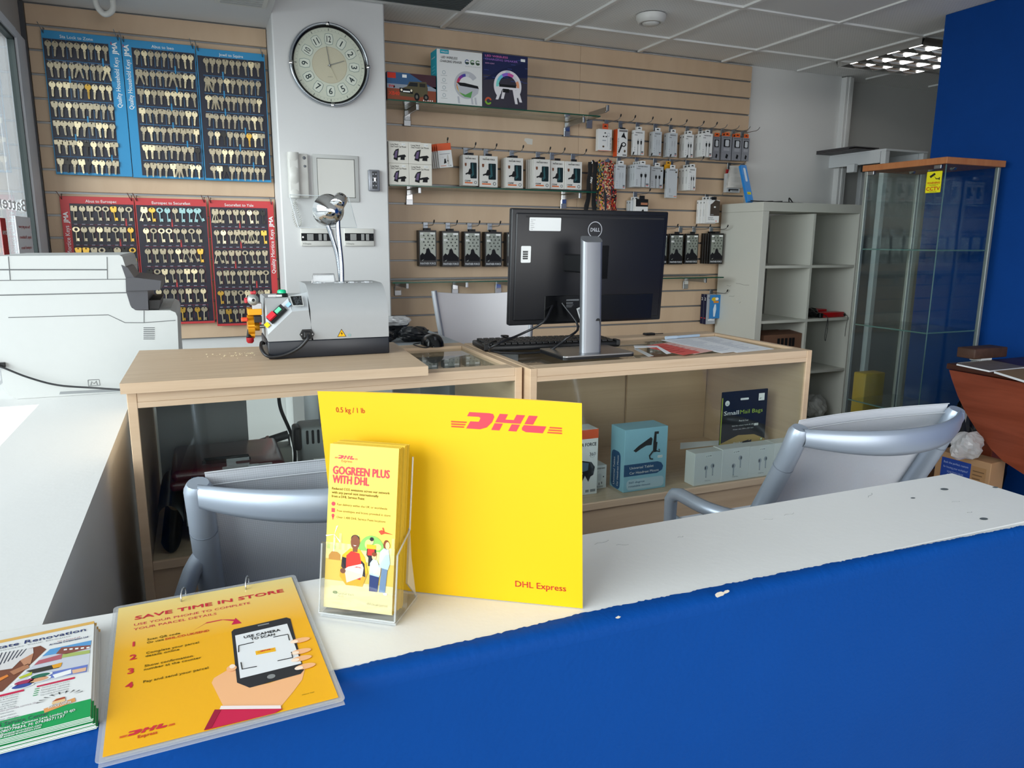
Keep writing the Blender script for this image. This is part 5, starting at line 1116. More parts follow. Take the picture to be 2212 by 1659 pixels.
mb = MB(); a = atY(579, 638, KY+.034); b = atY(609, 641, KY+.034); mb.front(a.x, KY+.0345, a.z-.004); mb.q(0, 0, b.x-a.x, .005, WHI, .0004); mb.text('USE GOGGLES', .002, .0012, .002, INKK, .0006); mb.T = Matrix(); mb.build('white_sticker', r)
# power inlet, warning triangle
mb = MB(); a = atY(663, 722, KY); mb.front(a.x, KY, a.z); mb.prism([(-.018, 0), (-.011, -.0135), (.011, -.0135), (.018, 0), (.011, .0125), (-.011, .0125)], 0, .003, BLACK); mb.box((-.009, -.008, .003), (.009, .008, .014), BLACK, .002)
for sx in (-1, 1): mb.ell(sx*.0135, 0, .0016, .0016, STEEL, .0033)
mb.T = Matrix(); pin_ = mb.build('power_inlet', r)
mb = MB(); b = atY(738, 719, KY); mb.front(b.x, KY-.0003, b.z); mb.poly([(-.0115, -.010), (.0115, -.010), (0, .0105)], INKK, 0); mb.poly([(-.0095, -.0088), (.0095, -.0088), (0, .008)], ink('#f2b91c'), .0003); mb.poly([(.001, .004), (-.003, -.002), (0, -.002), (-.001, -.0072), (.003, -.0005), (0, -.0005)], INKK, .0006); mb.ell(.0195, -.0065, .004, .004, ink('#8fa9a8'), .0003); mb.T = Matrix(); tag(mb.build('warning_label', r), 'yellow electric warning triangle')
cable('mains_lead', [a+V((.002, -.014, -.001)), atY(664, 733, KY-.022), atY(648, 750, KY-.014), atY(622, 764, KY-.009), atY(592, 771, KY-.008), atY(574, 767, KY-.004), atY(564, 752, KY+.02), atY(565, 740, KY+.05), atY(570, 742, KY+.07)], .0042, r)
# top details
mb = MB(); cz = ztop; a = atZ(690, 611, ztop); a.y = KY+.10
FL = glassm('clear_flap', (.92, .94, .95), 1.5, .03, haze=.25)
xa, xb = k2(675, 600, 2.0)[0], k2(723, 600, 2.0)[0]; mb.box((xa, 2.0, ztop), (xb, 2.004, ztop+.020), FL, .001); mb.tube([(xa-.002, 1.998, ztop), (xa+.002, 1.998, ztop+.023), (xb-.002, 1.998, ztop+.023), (xb+.002, 1.998, ztop)], .0015, STEEL, 6); mb.build('clear_flap', r)
for k, (px, wd) in enumerate(((690, .03), (740, .035), (765, .03), (800, .03))):
    mb = MB(); p = atZ(px, 612, ztop); yy = KY+.085; mb.box((p.x-wd/2, yy, ztop-.001), (p.x+wd/2, yy+.004, ztop+.0015), GML); mb.box((p.x-.005, yy-.006, ztop-.001), (p.x+.006, yy+.012, ztop+.003), GML, .001); mb.build('top_clip', r)
# gooseneck lamp with acrylic eye shield
GN = mat('gooseneck_chrome', '#a6abb2', .22, 1.0, bump=.15, bscale=500)
LY_ = 2.0
pa = [atY(738.7, 612, LY_), atY(737.5, 569, LY_), atY(732.7, 520.6, LY_), atY(730, 484, LY_), atY(730.7, 450.6, LY_)]
mb = MB(); mb.tube(bez(pa, 24), .0062, GN, 10); mb.build('lamp_neck', r)
pb = [atY(737, 612, LY_+.012), atY(729, 554, LY_+.012), atY(717, 513, LY_+.012), atY(708.5, 488, LY_+.012)]
mb = MB(); mb.tube(bez(pb, 24), .0058, GN, 10); mb.tube([pb[-1], pb[-1]+(pb[-1]-pb[-2]).normalized()*.012], .005, CHROME, 10); mb.build('shield_neck', r)
c = atY(714, 456, LY_); mb = MB(); mb.T = Matrix.Translation(c) @ Matrix.Rotation(radians(-80), 4, 'X') @ Matrix.Rotation(radians(-14), 4, 'Y')
mb.lathe([(0, -.028), (.014, -.026), (.026, -.018), (.036, -.004), (.041, .012), (.042, .018)], CHROME, 32); mb.lathe([(.0415, .018), (.030, .006), (0, .0)], WHITE, 24); mb.T = Matrix(); mb.build('lamp_shade', r)
c2 = atY(731.5, 437, LY_-.012); mb = MB(); mb.T = Matrix.Translation(c2) @ Matrix.Rotation(radians(-62), 4, 'X') @ Matrix.Rotation(radians(24), 4, 'Y'); mb.lathe([(0, -.020), (.017, -.020), (.0185, -.018), (.0185, .02), (.012, .028)], CHROME, 28)
for a_ in (0.9, 0.9+pi): mb.ell(.0125*cos(a_), .0125*sin(a_), .0022, .0022, STEEL, -.0204, 10)
mb.T = Matrix(); mb.build('lamp_cap', r)
S_ = [atY(625.4, 420.5, LY_+.05), atY(753, 425.3, LY_+.05), atY(771, 491.6, LY_+.02), atY(644.7, 491, LY_+.02)]
mb = MB(); slab(mb, S_, .002, V((0, 1, 0)), glassm('eye_shield', (.97, .98, .98), .8)); 
for i in range(4): mb.tube([S_[i], S_[(i+1) % 4]], .0009, mat('shield_edge', '#c8cfd2', .2), 5)
mb.build('eye_shield', r)
# clamp assembly on the left
OR_ = mat('orange_anodised', '#e09a18', .35, .5); REDP = mat('red_plastic', '#bf2230', .35); SG = mat('silver_grey_knob', '#b9bcb8', .35, .5)
CY_ = KY+.045
def fb(name, x0, y0, x1, y1, dep, m, Y=CY_, bev=.001, lab=None):
    X0, X1, Z0, Z1 = rect(x0, y0, x1, y1, Y); mb = MB(); mb.box((X0, Y, Z0), (X1, Y+dep, Z1), m, bev); o = mb.build(name, r); 
    if lab: tag(o, lab)
    return X0, X1, Z0, Z1
fb('carriage', 535.5, 667, 566, 681, .05, OR_, lab='orange carriage block'); fb('carriage_slide', 545, 655, 566, 668, .03, STEEL); fb('black_screw_block', 549, 683, 566, 697, .02, BLACK)
X0, X1, Z0, Z1 = rect(535.5, 681, 549.5, 732, CY_+.02); mb = MB(); zc_ = (Z0+Z1)/2; Rw = (Z1-Z0)/2; mb.T = Matrix.Translation((X0, CY_+.03, zc_)) @ Matrix.Rotation(pi/2, 4, 'Y')
mb.prism([(Rw*(1 if (k//2) % 2 else .9)*cos(2*pi*k/48), Rw*(1 if (k//2) % 2 else .9)*sin(2*pi*k/48)) for k in range(48)], 0, X1-X0, OR_); mb.lathe([(.011, X1-X0), (.011, X1-X0+.013), (0, X1-X0+.013)], OR_, 20); mb.lathe([(.005, X1-X0), (.005, X1-X0+.035)], STEEL, 12); mb.T = Matrix(); tag(mb.build('feed_wheel', r), 'orange toothed feed wheel')
a = atY(547, 648, CY_-.012); mb = MB(); mb.T = Matrix.Translation(a) @ Matrix.Rotation(pi/2, 4, 'X'); mb.lathe([(.0135, -.02), (.0135, .0), (.012, .002), (.0115, .006), (.009, .007), (.009, .009), (.004, .0095)], SG, 24); mb.lathe([(.004, .0095), (0, .0085)], BLACK, 16); mb.T = Matrix(); mb.build('clamp_knob', r)
fb('red_cap', 541, 628, 553.5, 636, .012, REDP, CY_-.004, .002, 'red knob cap'); fb('red_tip', 528, 643.5, 536, 655, .012, REDP, CY_-.004, .002, 'red knob tip'); fb('orange_lever_tip', 521, 686, 536, 695, .01, mat('orange_red_plastic', '#e0481c', .4), CY_, .002, 'orange red lever tip')
mb = MB(); mb.tube([atY(543.5, 629, CY_), atY(541.5, 616, CY_)], [.0045, .0038], BLACK, 10); mb.build('stem', r)
mb = MB(); mb.tube([atY(538, 712, CY_+.02), atY(538, 730, CY_+.01)], [.004, .007], BLACK, 10); mb.tube([atY(540, 729, CY_+.01), atY(540.5, 737, CY_+.01), atY(540.5, 741, CY_+.01)], [.0092, .0092, .006], mat('dark_red_handle', '#9c1420', .3), 14); mb.build('lever', r)

# ================================================================ copier on the side counter
PY = 2.46; PGR = mat('copier_pale_grey', '#c6c8c6', .5, noise=.015, nscale=40); PDK = mat('copier_dark_panel', '#47474c', .45)
r = thing('copier', 'large pale grey office copier standing at the end of the side counter', 'copier', (-.28, 2.7, CT))
XL = -.535
def pp_(px, py): return k2(px, py, PY)
prof = [(XL+.03, CT+.0005), (XL+.012, CT+.012), (XL+.0, CT+.03), (XL, 1.136), (XL+.01, 1.146)]
prof += [pp_(258, 551), pp_(264, 555), pp_(272, 579), pp_(272, 611), pp_(278, 649), pp_(284, 664), pp_(293, 670), pp_(311, 670.5), pp_(368, 670.5), pp_(379, 675), pp_(383, 684), pp_(386, 760)]
prof += [(pp_(386, 760)[0], CT+.0005)]
mb = MB(); MX = Matrix(((1, 0, 0, 0), (0, 0, -1, 0), (0, 1, 0, 0), (0, 0, 0, 1)))
mb.T = MX; mb.prism(prof, -2.94, -PY, PGR); mb.T = Matrix(); mb.build('body', r)
mb = MB(); mb.front(0, PY-.0004, 0); LN = mat('panel_seam', '#6d7071', .6)
def seam(*pts, w_=.0011):
    P = [pp_(*p) for p in pts]; mb.tube([(a, b, 0) for a, b in P], w_, LN, 4)
seam((-8, 582.5), (231, 582.5), w_=.0018); seam((231, 555), (232, 604)); seam((18, 554), (22, 605)); seam((-20, 606), (272, 603)); seam((-20, 638), (276, 632), w_=.0016); seam((18, 686), (234, 680), (270, 697), (311, 697), (379, 692)); seam((311, 671), (311, 697)); 
for k in range(7): seam((310, 708+4*k), (334, 708+4*k), w_=.0012)
seam((190, 821), (214, 820), (216, 832), (191, 834), (190, 821), w_=.0009); seam((196, 832), (198, 824), (203, 829), (208, 823), (210, 831), w_=.0009)
mb.T = Matrix(); mb.build('panel_seams', r)
mb = MB(); P = [pp_(130, 846), pp_(268, 839), pp_(268, 845), pp_(128, 852)]; mb.front(0, PY-.0004, 0); mb.poly(P, mat('recess_grey', '#8f9294', .6), 0); mb.T = Matrix(); mb.build('grip_recess', r)
mb = MB(); mb.T = MX; mb.prism([pp_(272, 601), pp_(289, 599), pp_(348.5, 606), pp_(346, 626), pp_(273, 628)], -2.80, -PY+.012, PDK); mb.prism([pp_(272, 628), pp_(319, 627), pp_(321, 669), pp_(292, 669.5), pp_(282, 660)], -2.80, -PY+.004, PDK); mb.prism([pp_(262, 572), pp_(276, 578), pp_(290, 599), pp_(272, 601)], -2.7, -PY+.004, PDK); mb.T = Matrix(); cpn = tag(mb.build('control_panel', r), 'dark grey overhanging control panel')
mb = MB(); mb.T = MX; mb.prism([pp_(321, 650), pp_(346, 649), pp_(343, 669), pp_(322, 669)], -2.75, -PY-.02, BLACK); mb.T = Matrix(); mb.build('paper_tray', cpn)
mb = MB(); a = atY(-8, 788, PY-.004); mb.box((a.x-.01, PY-.012, a.z-.008), (a.x+.022, PY-.0005, a.z+.006), BLACK, .001); mb.build('network_plug', r)
cable('network_lead', [atY(-40, 776, PY-.02), atY(4, 793, PY-.02), atY(60, 815, PY-.03), atY(125, 832, PY-.04), atY(205, 838, PY-.06), atY(277, 843, PY-.10), atY(300, 846, PY-.12)], .0028, None, 'thin black lead crossing in front of the copier to the display cabinet', 'cable')

# ================================================================ right side: table, boxes, contents of the shelving
TW = wood('red_brown_veneer', '#6e2f1a', '#85402a', (12, 3, 30), .35); TWD = wood('dark_table_edge', '#3a1c14', '#4c271a', (10, 3, 30), .4)
TX = 2.63
r = thing('drop_leaf_table', 'red-brown drop leaf table with hanging rounded leaf by the blue wall', 'table', (2.95, 1.4, 0))
lf = [atX(px, py, TX) for px, py in ((2050, 799), (2055.5, 817.7), (2068.5, 854.6), (2086, 891.5), (2112, 932.7), (2140, 969.6), (2166, 995.6))]
Y0l = lf[0].y; ym = lf[-1].y-.13
pl = [(p.y, p.z) for p in lf]+[(ym, lf[-1].z-.045)]; pl += [(2*ym-a, b) for a, b in reversed(pl[:-1])]
mb = MB(); mb.face((TX, 0, 0), (0, -1, 0), (0, 0, 1)); mb.prism([(-a, b) for a, b in pl], -.016, 0, TW); mb.T = Matrix(); mb.build('hanging_leaf', r)
yn = 2*ym-Y0l; ttz = lf[0].z
mb = MB(); mb.box((TX+.002, yn-.01, ttz+.002), (3.30, Y0l+.015, ttz+.024), TWD, .004, 2); mb.build('table_top', r)
for x, y in ((TX+.10, Y0l-.13), (3.18, Y0l-.13), (TX+.10, yn+.13), (3.18, yn+.13)):
    mb = MB(); mb.box((x-.03, y-.03, 0), (x+.03, y+.03, ttz+.002), TW, .003); mb.build('leg', r)
mb = MB(); mb.box((TX+.07, yn+.10, ttz-.09), (3.2, Y0l-.10, ttz+.002), TW); mb.build('apron', r)
tz = ttz+.0245
def tabslab(name, pts, h, m, label, cat, extra=None, mtop=None):
    P = [atZ(px, py, tz) for px, py in pts]; mb = MB(); slab(mb, [p.copy() for p in P][::-1], h, V((0, 0, 1)), m)
    if mtop: mb.add([p+V((0, 0, h+.0005)) for p in P], [(0, 1, 2, 3)], mtop)
    if extra: extra(mb, P, h)
    return tag(mb.build(name, at=tuple(P[0])), label, cat)
NP = [atZ(px, py, tz) for px, py in ((2066, 789), (2141, 781), (2215, 796), (2137, 804))]
r = thing('spiral_notebook', 'spiral notebook with white pages lying on the drop leaf table corner', 'notebook', tuple(NP[0]))
mb = MB(); slab(mb, [p.copy() for p in NP][::-1], .0055, V((0, 0, 1)), PAPER); mb.build('pages', r)
mb = MB(); slab(mb, [p+V((0, 0, .0056)) for p in NP][::-1], .0006, V((0, 0, 1)), mat('notebook_cover', '#6d6258', .5, noise=.5, nscale=25)); mb.build('cover', r)
hel = [NP[0].lerp(NP[1], .05+.9*k/143)+V((0, .0045*cos(k*pi/4), .004+.0045*sin(k*pi/4))) for k in range(144)]
mb = MB(); mb.tube(hel, .0006, STEEL, 4); mb.build('spiral_binding', r)
tabslab('card_cover_pad', [(2147, 806), (2222, 799), (2300, 820), (2230, 832)], .007, PAPER, 'pad with brown card cover at the right picture edge on the table', 'pad', None, mat('kraft_cover', '#8c7048', .6))
p = atZ(2120, 781, tz); mb = MB(); mb.box((p.x, p.y, tz), (p.x+.06, p.y+.05, tz+.011), WHITE, .001); tag(mb.build('small_white_box', at=tuple(p)), 'small white box under the wooden block on the table', 'box')
mb = MB(); WBK = wood('dark_oak_block', '#38241a', '#52372a', (25, 5, 25), .6); a = rect(2106, 752, 2176, 776, p.y-.005); mb.box((a[0], p.y-.005, tz+.0112), (a[1]+.0, p.y+.07, tz+.0112+(a[3]-a[2])*.9), WBK, .004, 2); tag(mb.build('wooden_block', at=((a[0]+a[1])/2, p.y, tz)), 'dark wooden block lying on the back corner of the table', 'block')
# cardboard box and black bags
KR = mat('brown_cardboard', '#a5805c', .75, noise=.05, nscale=15); zbx = .42
A_, B_ = atZ(2038, 975, zbx), atZ(2142, 1002, zbx); du = (B_-A_); du.z = 0; dw = V((-du.y, du.x, 0)).normalized(); dw = dw if dw.x > 0 else -dw; A_ = A_-du*.15; du = B_-A_
r = thing('cardboard_box', 'brown cardboard box with blue printed label beneath the drop leaf table', 'box', (A_.x, A_.y, 0))
mb = MB(); wl = du.length; ud = du.normalized(); mb.face((A_.x, A_.y, 0), ud, (0, 0, 1)); sg = 1
nv = ud.cross(V((0, 0, 1))); dpt = .09
mb.box((0, 0, -dpt), (wl, zbx, 0), KR, .002); mb.build('box_body', r)
mb = MB(); mb.face((A_.x, A_.y, 0)+nv*0 if False else V((A_.x, A_.y, 0)), ud, (0, 0, 1)); BL = ink('#22408f')
mb.q(wl*.12, zbx-.125, wl*.66, zbx-.02, BL, .0005); mb.q(wl*.67, zbx-.12, wl*.93, zbx-.025, ink('#9a7550'), .0005)
for k, t_ in enumerate(('Built the perfect custom', 'for housing your workplace?', 'YOUR TOOLS FROM', 'OSE.IRWIN', 'CORNER EXPERIENCE')): mb.text(t_, wl*.39, zbx-.04-.018*k, .008 if k != 3 else .014, ink('#9fb0d8'), .0008, 'c', .005 if k == 3 else 0, width=wl*(.45 if k < 2 else .3))
for k in range(4): mb.q(wl*.7, zbx-.045-.014*k, wl*(.9-.03*k), zbx-.041-.014*k, ink('#6a5038'), .0008)
mb.T = Matrix(); mb.build('printed_label', r)
BAGM = mat('black_bin_bag', '#0d0e10', .22); 
pc = atZ(2105, 985, .44)
_p = atY(2100, 965, 2.08); lump(_p.x, _p.y, .0005, .13, .08, .29, BAGM, 5, 'bin_bag', 'black plastic bag crumpled behind the cardboard box', 'bag', n=16)
pc = atY(2140, 965, 2.16); lump(pc.x+.02, pc.y+.0, .0005, .10, .055, .27, BAGM, 9, 'bin_bag', 'black plastic bag on top of the heap by the chair post', 'bag', n=16)
pc = atZ(2120, 965, .47); lump(pc.x-.05, pc.y+.02, .425, .075, .035, .05, CLB, 77, 'clear_wrap', 'crumpled clear plastic wrap lying over the black bags', 'wrap', n=12)
# in the shelving
X0, X1, Z0, Z1 = rect(1646, 722, 1727, 790, EY+.03); Z0 = EZS[2]+t_ if False else EZS[2]+.0085
r = thing('carton', 'small brown carton with dark print in the left compartment, third row of the shelving', 'box', ((X0+X1)/2, EY+.1, Z0)); X0 = max(X0, EX0+.05)
KD = mat('dark_brown_carton', '#75523f', .75); mb = MB(); mb.box((X0, EY+.02, Z0), (X1, EY+.24, Z1), KD, .001); mb.front(X0, EY+.0195, Z0); hh = Z1-Z0
for k, x_ in enumerate((.35, .45, .55, .66, .74)): mb.q((X1-X0)*x_, hh*.68, (X1-X0)*(x_+.07), hh*.90, INKK, .0005)
mb.T = Matrix(); mb.build('box_body', r); mb = MB(); mb.add([(X0, EY+.02, Z1+.0008), (X1, EY+.02, Z1+.0008), (X1, EY+.13, Z1+.012), (X0, EY+.13, Z1+.012)], [(0, 1, 2, 3)], KD); mb.build('flap', r)
zs_ = EZS[1]+.0085; RD = mat('red_device', '#b2141c', .35)
X0, X1, Z0, Z1 = rect(1768, 679, 1815, 690, EY+.06); r = thing('red_handheld', 'red handheld device with wrist strap on the second shelf of the shelving', 'device', ((X0+X1)/2, EY+.08, zs_))
mb = MB(); mb.box((X0, EY+.03, zs_), (X1, EY+.10, zs_+.032), RD, .004, 2); mb.build('body', r); mb = MB(); mb.box((X0-.02, EY+.028, zs_), (X0+.008, EY+.10, zs_+.03), BLACK, .003); mb.box((X1-.008, EY+.03, zs_+.004), (min(X1+.03, EX1-T-.003), EY+.09, zs_+.022), BLACK, .003); mb.build('end_caps', r)
cable('wrist_strap', [(X0+.0, EY+.03, zs_+.024), (X0+.005, EY-.010, zs_+.004), (X0+.012, EY-.01, zs_-.07), (X0+.004, EY-.01, zs_-.14), (X0-.004, EY-.01, zs_-.11), (X0+.002, EY-.012, zs_-.02), (X0+.003, EY-.010, zs_+.006), (X0+.004, EY+.03, zs_+.024)], .002, r)
cable('wrist_strap', [(X1-.015, EY+.028, zs_+.02), (X1-.012, EY-.010, zs_+.005), (X1-.018, EY-.01, zs_-.06), (X1-.02, EY-.01, zs_-.12)], .0016, r)
mb = MB(); mb.box((X0-.02, EY+.11, zs_), (X0+.12, EY+.2, zs_+.045), RD, .004); tag(mb.build('red_box', at=(X0+.05, EY+.15, zs_)), 'flat red box lying behind the handheld device', 'box')
X0, X1, _, _ = rect(1742, 670, 1768, 692, EY+.06); lump((X0+X1)/2+.01, EY+.1, zs_, .055, .06, .03, BAGM, 21, 'black_case', 'soft black case beside the red handheld device', 'case', n=10)
pb_ = atY(1757, 905, EY+.08); lump(pb_.x+.03, EY+.11, .0605, .075, .07, .075, mat('grey_white_bag', '#b9bab6', .5), 14, 'plastic_bag', 'crumpled grey plastic bag in the bottom right compartment', 'bag', n=12)
for k, (px, py, dx) in enumerate(((1625, 431, .22), (1660, 429, .3), (1690, 428, .2))):
    p = atY(px, py, EY+.06+.05*k); p.z = EZ+.004; rs = random.Random(k); pts = [p+V((dx*i/6, rs.uniform(-.02, .02), rs.uniform(0, .006)+(.03 if (k == 2 and i == 2) else 0))) for i in range(7)]
    mb = MB(); mb.tube(bez(pts, 30), .0038, CBLK, 6); tag(mb.build('loose_cable', at=tuple(p)), 'black cable lying loose along the top of the cube shelving', 'cable', 'loose cables on the cube shelving')
SB = mat('bright_blue_pack', '#1f86d6', .4); Ys = EY+.12
a, b = atY(1622, 437, Ys), atY(1606, 357, Ys+.10); mb = MB(); d_ = (b-a); wv_ = V((1, 0, 0)); hL = d_.length; d_.normalize(); a.z = max(a.z, EZ+.004); nn = wv_.cross(d_)
mb.face(a-wv_*.022, wv_, d_); mb.box((0, .004, -.02), (.044, hL, 0), SB, .001); mb.poly(rrect(.014, hL*.55, .03, hL*.92, .006), ink('#d8e6f2'), .0004); mb.q(.008, hL*.2, .036, hL*.27, ink('#d8d02a'), .0004); mb.text('1.5M', .01, hL*.215, .006, INKK, .0006); mb.T = Matrix(); tag(mb.build('blue_stick_pack', at=tuple(a)), 'narrow bright blue pack leaning against the slat wall on top of the cube shelving', 'pack')
X0, X1, Z0, Z1 = rect(1862, 806, 1904, 914, 2.85); Z0 = .0
YF = mat('yellow_plastic_file', '#d3a91f', .45); mb = MB(); mb.box((X0, 2.84, Z0), (X1, 2.92, Z1), YF, .006, 2); o = mb.build('yellow_panel', at=(X0, 2.88, Z0)); tag(o, 'yellow plastic panel standing behind the glass tower', 'panel')
# ================================================================ on the pillar
PF = 3.65
c = atY(713, 140, PF-.02); r = thing('wall_clock', 'round wall clock with silver rim and pale dial on the white pillar', 'clock', (c.x, PF, c.z))
CRx = .182; DIAL = mat('pale_green_dial', '#d3d8c6', .5); CREAM = mat('cream_dial_centre', '#cdc7ad', .55, noise=.06, nscale=300); CIN = ink('#2c3a3c')
RIMM = mat('silver_rim', '#aab0b6', .25, .8)
mb = MB(); mb.T = Matrix.Translation((c.x, PF, c.z)) @ Matrix.Rotation(pi/2, 4, 'X')
mb.lathe([(CRx-.012, .0), (CRx-.002, .006), (CRx, .018), (CRx-.004, .028), (CRx-.010, .030), (CRx-.013, .026), (CRx-.013, .022)], RIMM, 64); mb.lathe([(CRx-.013, .022), (CRx-.019, .020), (CRx-.022, .012)], BLACKG, 64)
for a in (0, pi/2, pi, 1.5*pi): mb.T = Matrix.Translation((c.x, PF, c.z)) @ Matrix.Rotation(pi/2, 4, 'X') @ Matrix.Rotation(a+.03, 4, 'Z'); mb.box((CRx-.016, -.009, .022), (CRx+.001, .009, .032), CHROME, .004, 2)
mb.T = Matrix(); mb.build('rim', r)
mb = MB(); mb.front(c.x, PF-.010, c.z); Rd = CRx-.021; mb.ell(0, 0, Rd, Rd, DIAL, 0, 64); mb.ell(0, 0, .078, .078, CREAM, .0004, 48); mb.ring(0, 0, .077, .0785, ink('#b9a98a'), .0007, 48)
mb.ring(0, 0, Rd-.016, Rd-.0155, ink('#9aa59c'), .0004, 64)
for k in range(60):
    a = 2*pi*k/60; T = mb.T.copy(); mb.T = T @ Matrix.Rotation(-a, 4, 'Z'); l = .010 if k % 5 == 0 else .005; mb.q(-.0012 if k % 5 == 0 else -.0004, Rd-.014, .0012 if k % 5 == 0 else .0004, Rd-.014+l, CIN, .0005); mb.T = T
for k in range(1, 13):
    a = pi/2-2*pi*k/12; x, y = .112*cos(a), .112*sin(a); T = mb.T.copy(); mb.T = T @ Matrix.Translation((x, y, 0)) @ Matrix.Rotation(a-pi/2 if k in (1, 2, 10, 11, 12) or True else 0, 4, 'Z')
    s = [(-.016, -.022), (0, -.026), (.016, -.022), (.020, .0), (.016, .022), (0, .026), (-.016, .022), (-.020, 0)]
    mb.poly([(u*1.05, v*.98) for u, v in s], ink('#8fa097'), .0005); mb.poly([(u*.93, v*.9) for u, v in s], ink('#dfe4d6'), .0008)
    if k in (4, 5, 6, 7, 8): mb.T = mb.T @ Matrix.Rotation(pi, 4, 'Z')
    mb.text(str(k), 0, -.0135, .027, CIN, .0011, 'c', .012, width=.019 if k > 9 else None); mb.T = T
mb.text('QUARTZ', 0, -.052, .004, ink('#8a8a78'), .0008, 'c'); mb.T = Matrix(); mb.build('dial', r)
HG = mat('clock_hand_grey', '#8d8f86', .5)
for name, ang, L, wd in (('minute_hand', radians(9), .082, .004), ('hour_hand', radians(-70), .07, .005), ('second_hand', radians(-154), .07, .0012)):
    mb = MB(); mb.front(c.x, PF-.013, c.z); mb.T = mb.T @ Matrix.Rotation(ang, 4, 'Z'); mb.prism([(-wd/2, -.01), (wd/2, -.01), (wd/3, L), (-wd/3, L)], 0, .001, HG if name != 'second_hand' else ink('#b8b59c')); mb.T = Matrix(); mb.build(name, r)
mb = MB(); mb.front(c.x, PF-.0145, c.z); mb.lathe([(0, .002), (.005, .001), (.005, -.002)], CHROME, 16); mb.T = Matrix(); mb.build('centre_cap', r)

INT = mat('intercom_white', '#d4d3cd', .45); GREYF = mat('grey_panel_frame', '#c4c5c2', .5)
X0, X1, Z0, Z1 = rect(622, 330, 668, 428, PF-.03)
r = thing('wall_intercom', 'white wall intercom with handset and coiled cord on the pillar', 'intercom', ((X0+X1)/2, PF, Z0))
mb = MB(); mb.box((X0+.03, PF-.025, Z0), (X1, PF, Z1-.002), INT, .008, 3); mb.build('base_unit', r)
mb = MB(); xa, xb = X0, X0+.052; mb.grid([[V((xa+(xb-xa)*(.5-.5*cos(pi*i/10)), PF-.028-.030*math.sin(pi*i/10)**.6*(.75+.25*cos(2*pi*j/14*2)), Z0+(Z1-Z0)*j/14)) for i in range(11)] for j in range(15)], INT); mb.box((xa+.002, PF-.045, Z0), (xb-.002, PF-.01, Z1), INT, .008, 3); mb.build('handset', r)
for zz in (.84, .62):
    mb = MB(); p = atY(657 if zz > .7 else 658.5, 341 if zz > .7 else 359, PF-.026); mb.T = Matrix.Translation((p.x, PF-.025, p.z)) @ Matrix.Rotation(pi/2, 4, 'X'); mb.lathe([(.0075 if zz > .7 else .006, 0), (.0065 if zz > .7 else .005, .003), (0, .0032)], mat('grey_button', '#70747a', .4), 16); mb.T = Matrix(); mb.build('button', r)
a = atY(638, 430, PF-.02); mb = MB(); path = bez([a, atY(634, 448, PF-.02), atY(634, 470, PF-.02), atY(642, 489, PF-.02), atY(650, 480, PF-.02), atY(644, 455, PF-.02), atY(639, 436, PF-.012)], 40)
co = []
for i in range(len(path)-1):
    d = (path[i+1]-path[i]); n1 = V((0, 1, 0)); n2 = d.normalized().cross(n1)
    for k in range(5): t = (i+k/5)*2.6; co.append(path[i]+d*(k/5)+(n1*cos(t*2)+n2*sin(t*2))*.0042)
mb.tube(co, .0016, INT, 5); mb.build('coiled_cord', r)
X0, X1, Z0, Z1 = rect(676, 335, 775, 436, PF); r = thing('wall_access_panel', 'white square access panel set in the pillar beside the intercom', 'panel', ((X0+X1)/2, PF, Z0))
mb = MB(); mb.box((X0, PF-.007, Z0), (X1, PF, Z1), GREYF, .004, 2); mb.build('panel_frame', r); mb = MB(); mb.box((X0+.022, PF-.009, Z0+.022), (X1-.022, PF-.006, Z1-.02), INT, .001)
for a, b in (((X0+.019, PF-.0075, Z0+.019), (X1-.019, PF-.0068, Z0+.022)), ((X0+.019, PF-.0075, Z1-.02), (X1-.019, PF-.0068, Z1-.017)), ((X0+.019, PF-.0075, Z0+.019), (X0+.022, PF-.0068, Z1-.017)), ((X1-.022, PF-.0075, Z0+.019), (X1-.019, PF-.0068, Z1-.017))): mb.box(a, b, ink('#7c7d78'))
mb.build('panel_door', r)
X0, X1, Z0, Z1 = rect(796, 367, 820, 413, PF-.015); r = thing('key_safe', 'small grey metal key safe screwed to the pillar edge', 'key safe', ((X0+X1)/2, PF, Z0)); MG = mat('zinc_grey', '#8f9299', .4, .6)
mb = MB(); mb.box((X0, PF-.022, Z0), (X1, PF, Z1), MG, .004, 2); mb.build('case', r); mb = MB(); mb.front((X0+X1)/2, PF-.0225, (Z0+Z1)/2); h = (Z1-Z0)/2
mb.prism(rrect(-.011, -h*.8, .013, h*.85, .003), 0, .003, DARK)
for k in range(4):
    for j in (-1, 1): mb.box((.001+.0065*j-.003, -h*.55+k*h*.36, .003), (.001+.0065*j+.003, -h*.55+k*h*.36+.006, .0045), MG, .001)
mb.box((-.002, -h*.1, .003), (.005, h*.25, .007), CHROME, .001); mb.T = Matrix(); mb.build('dial_face', r)
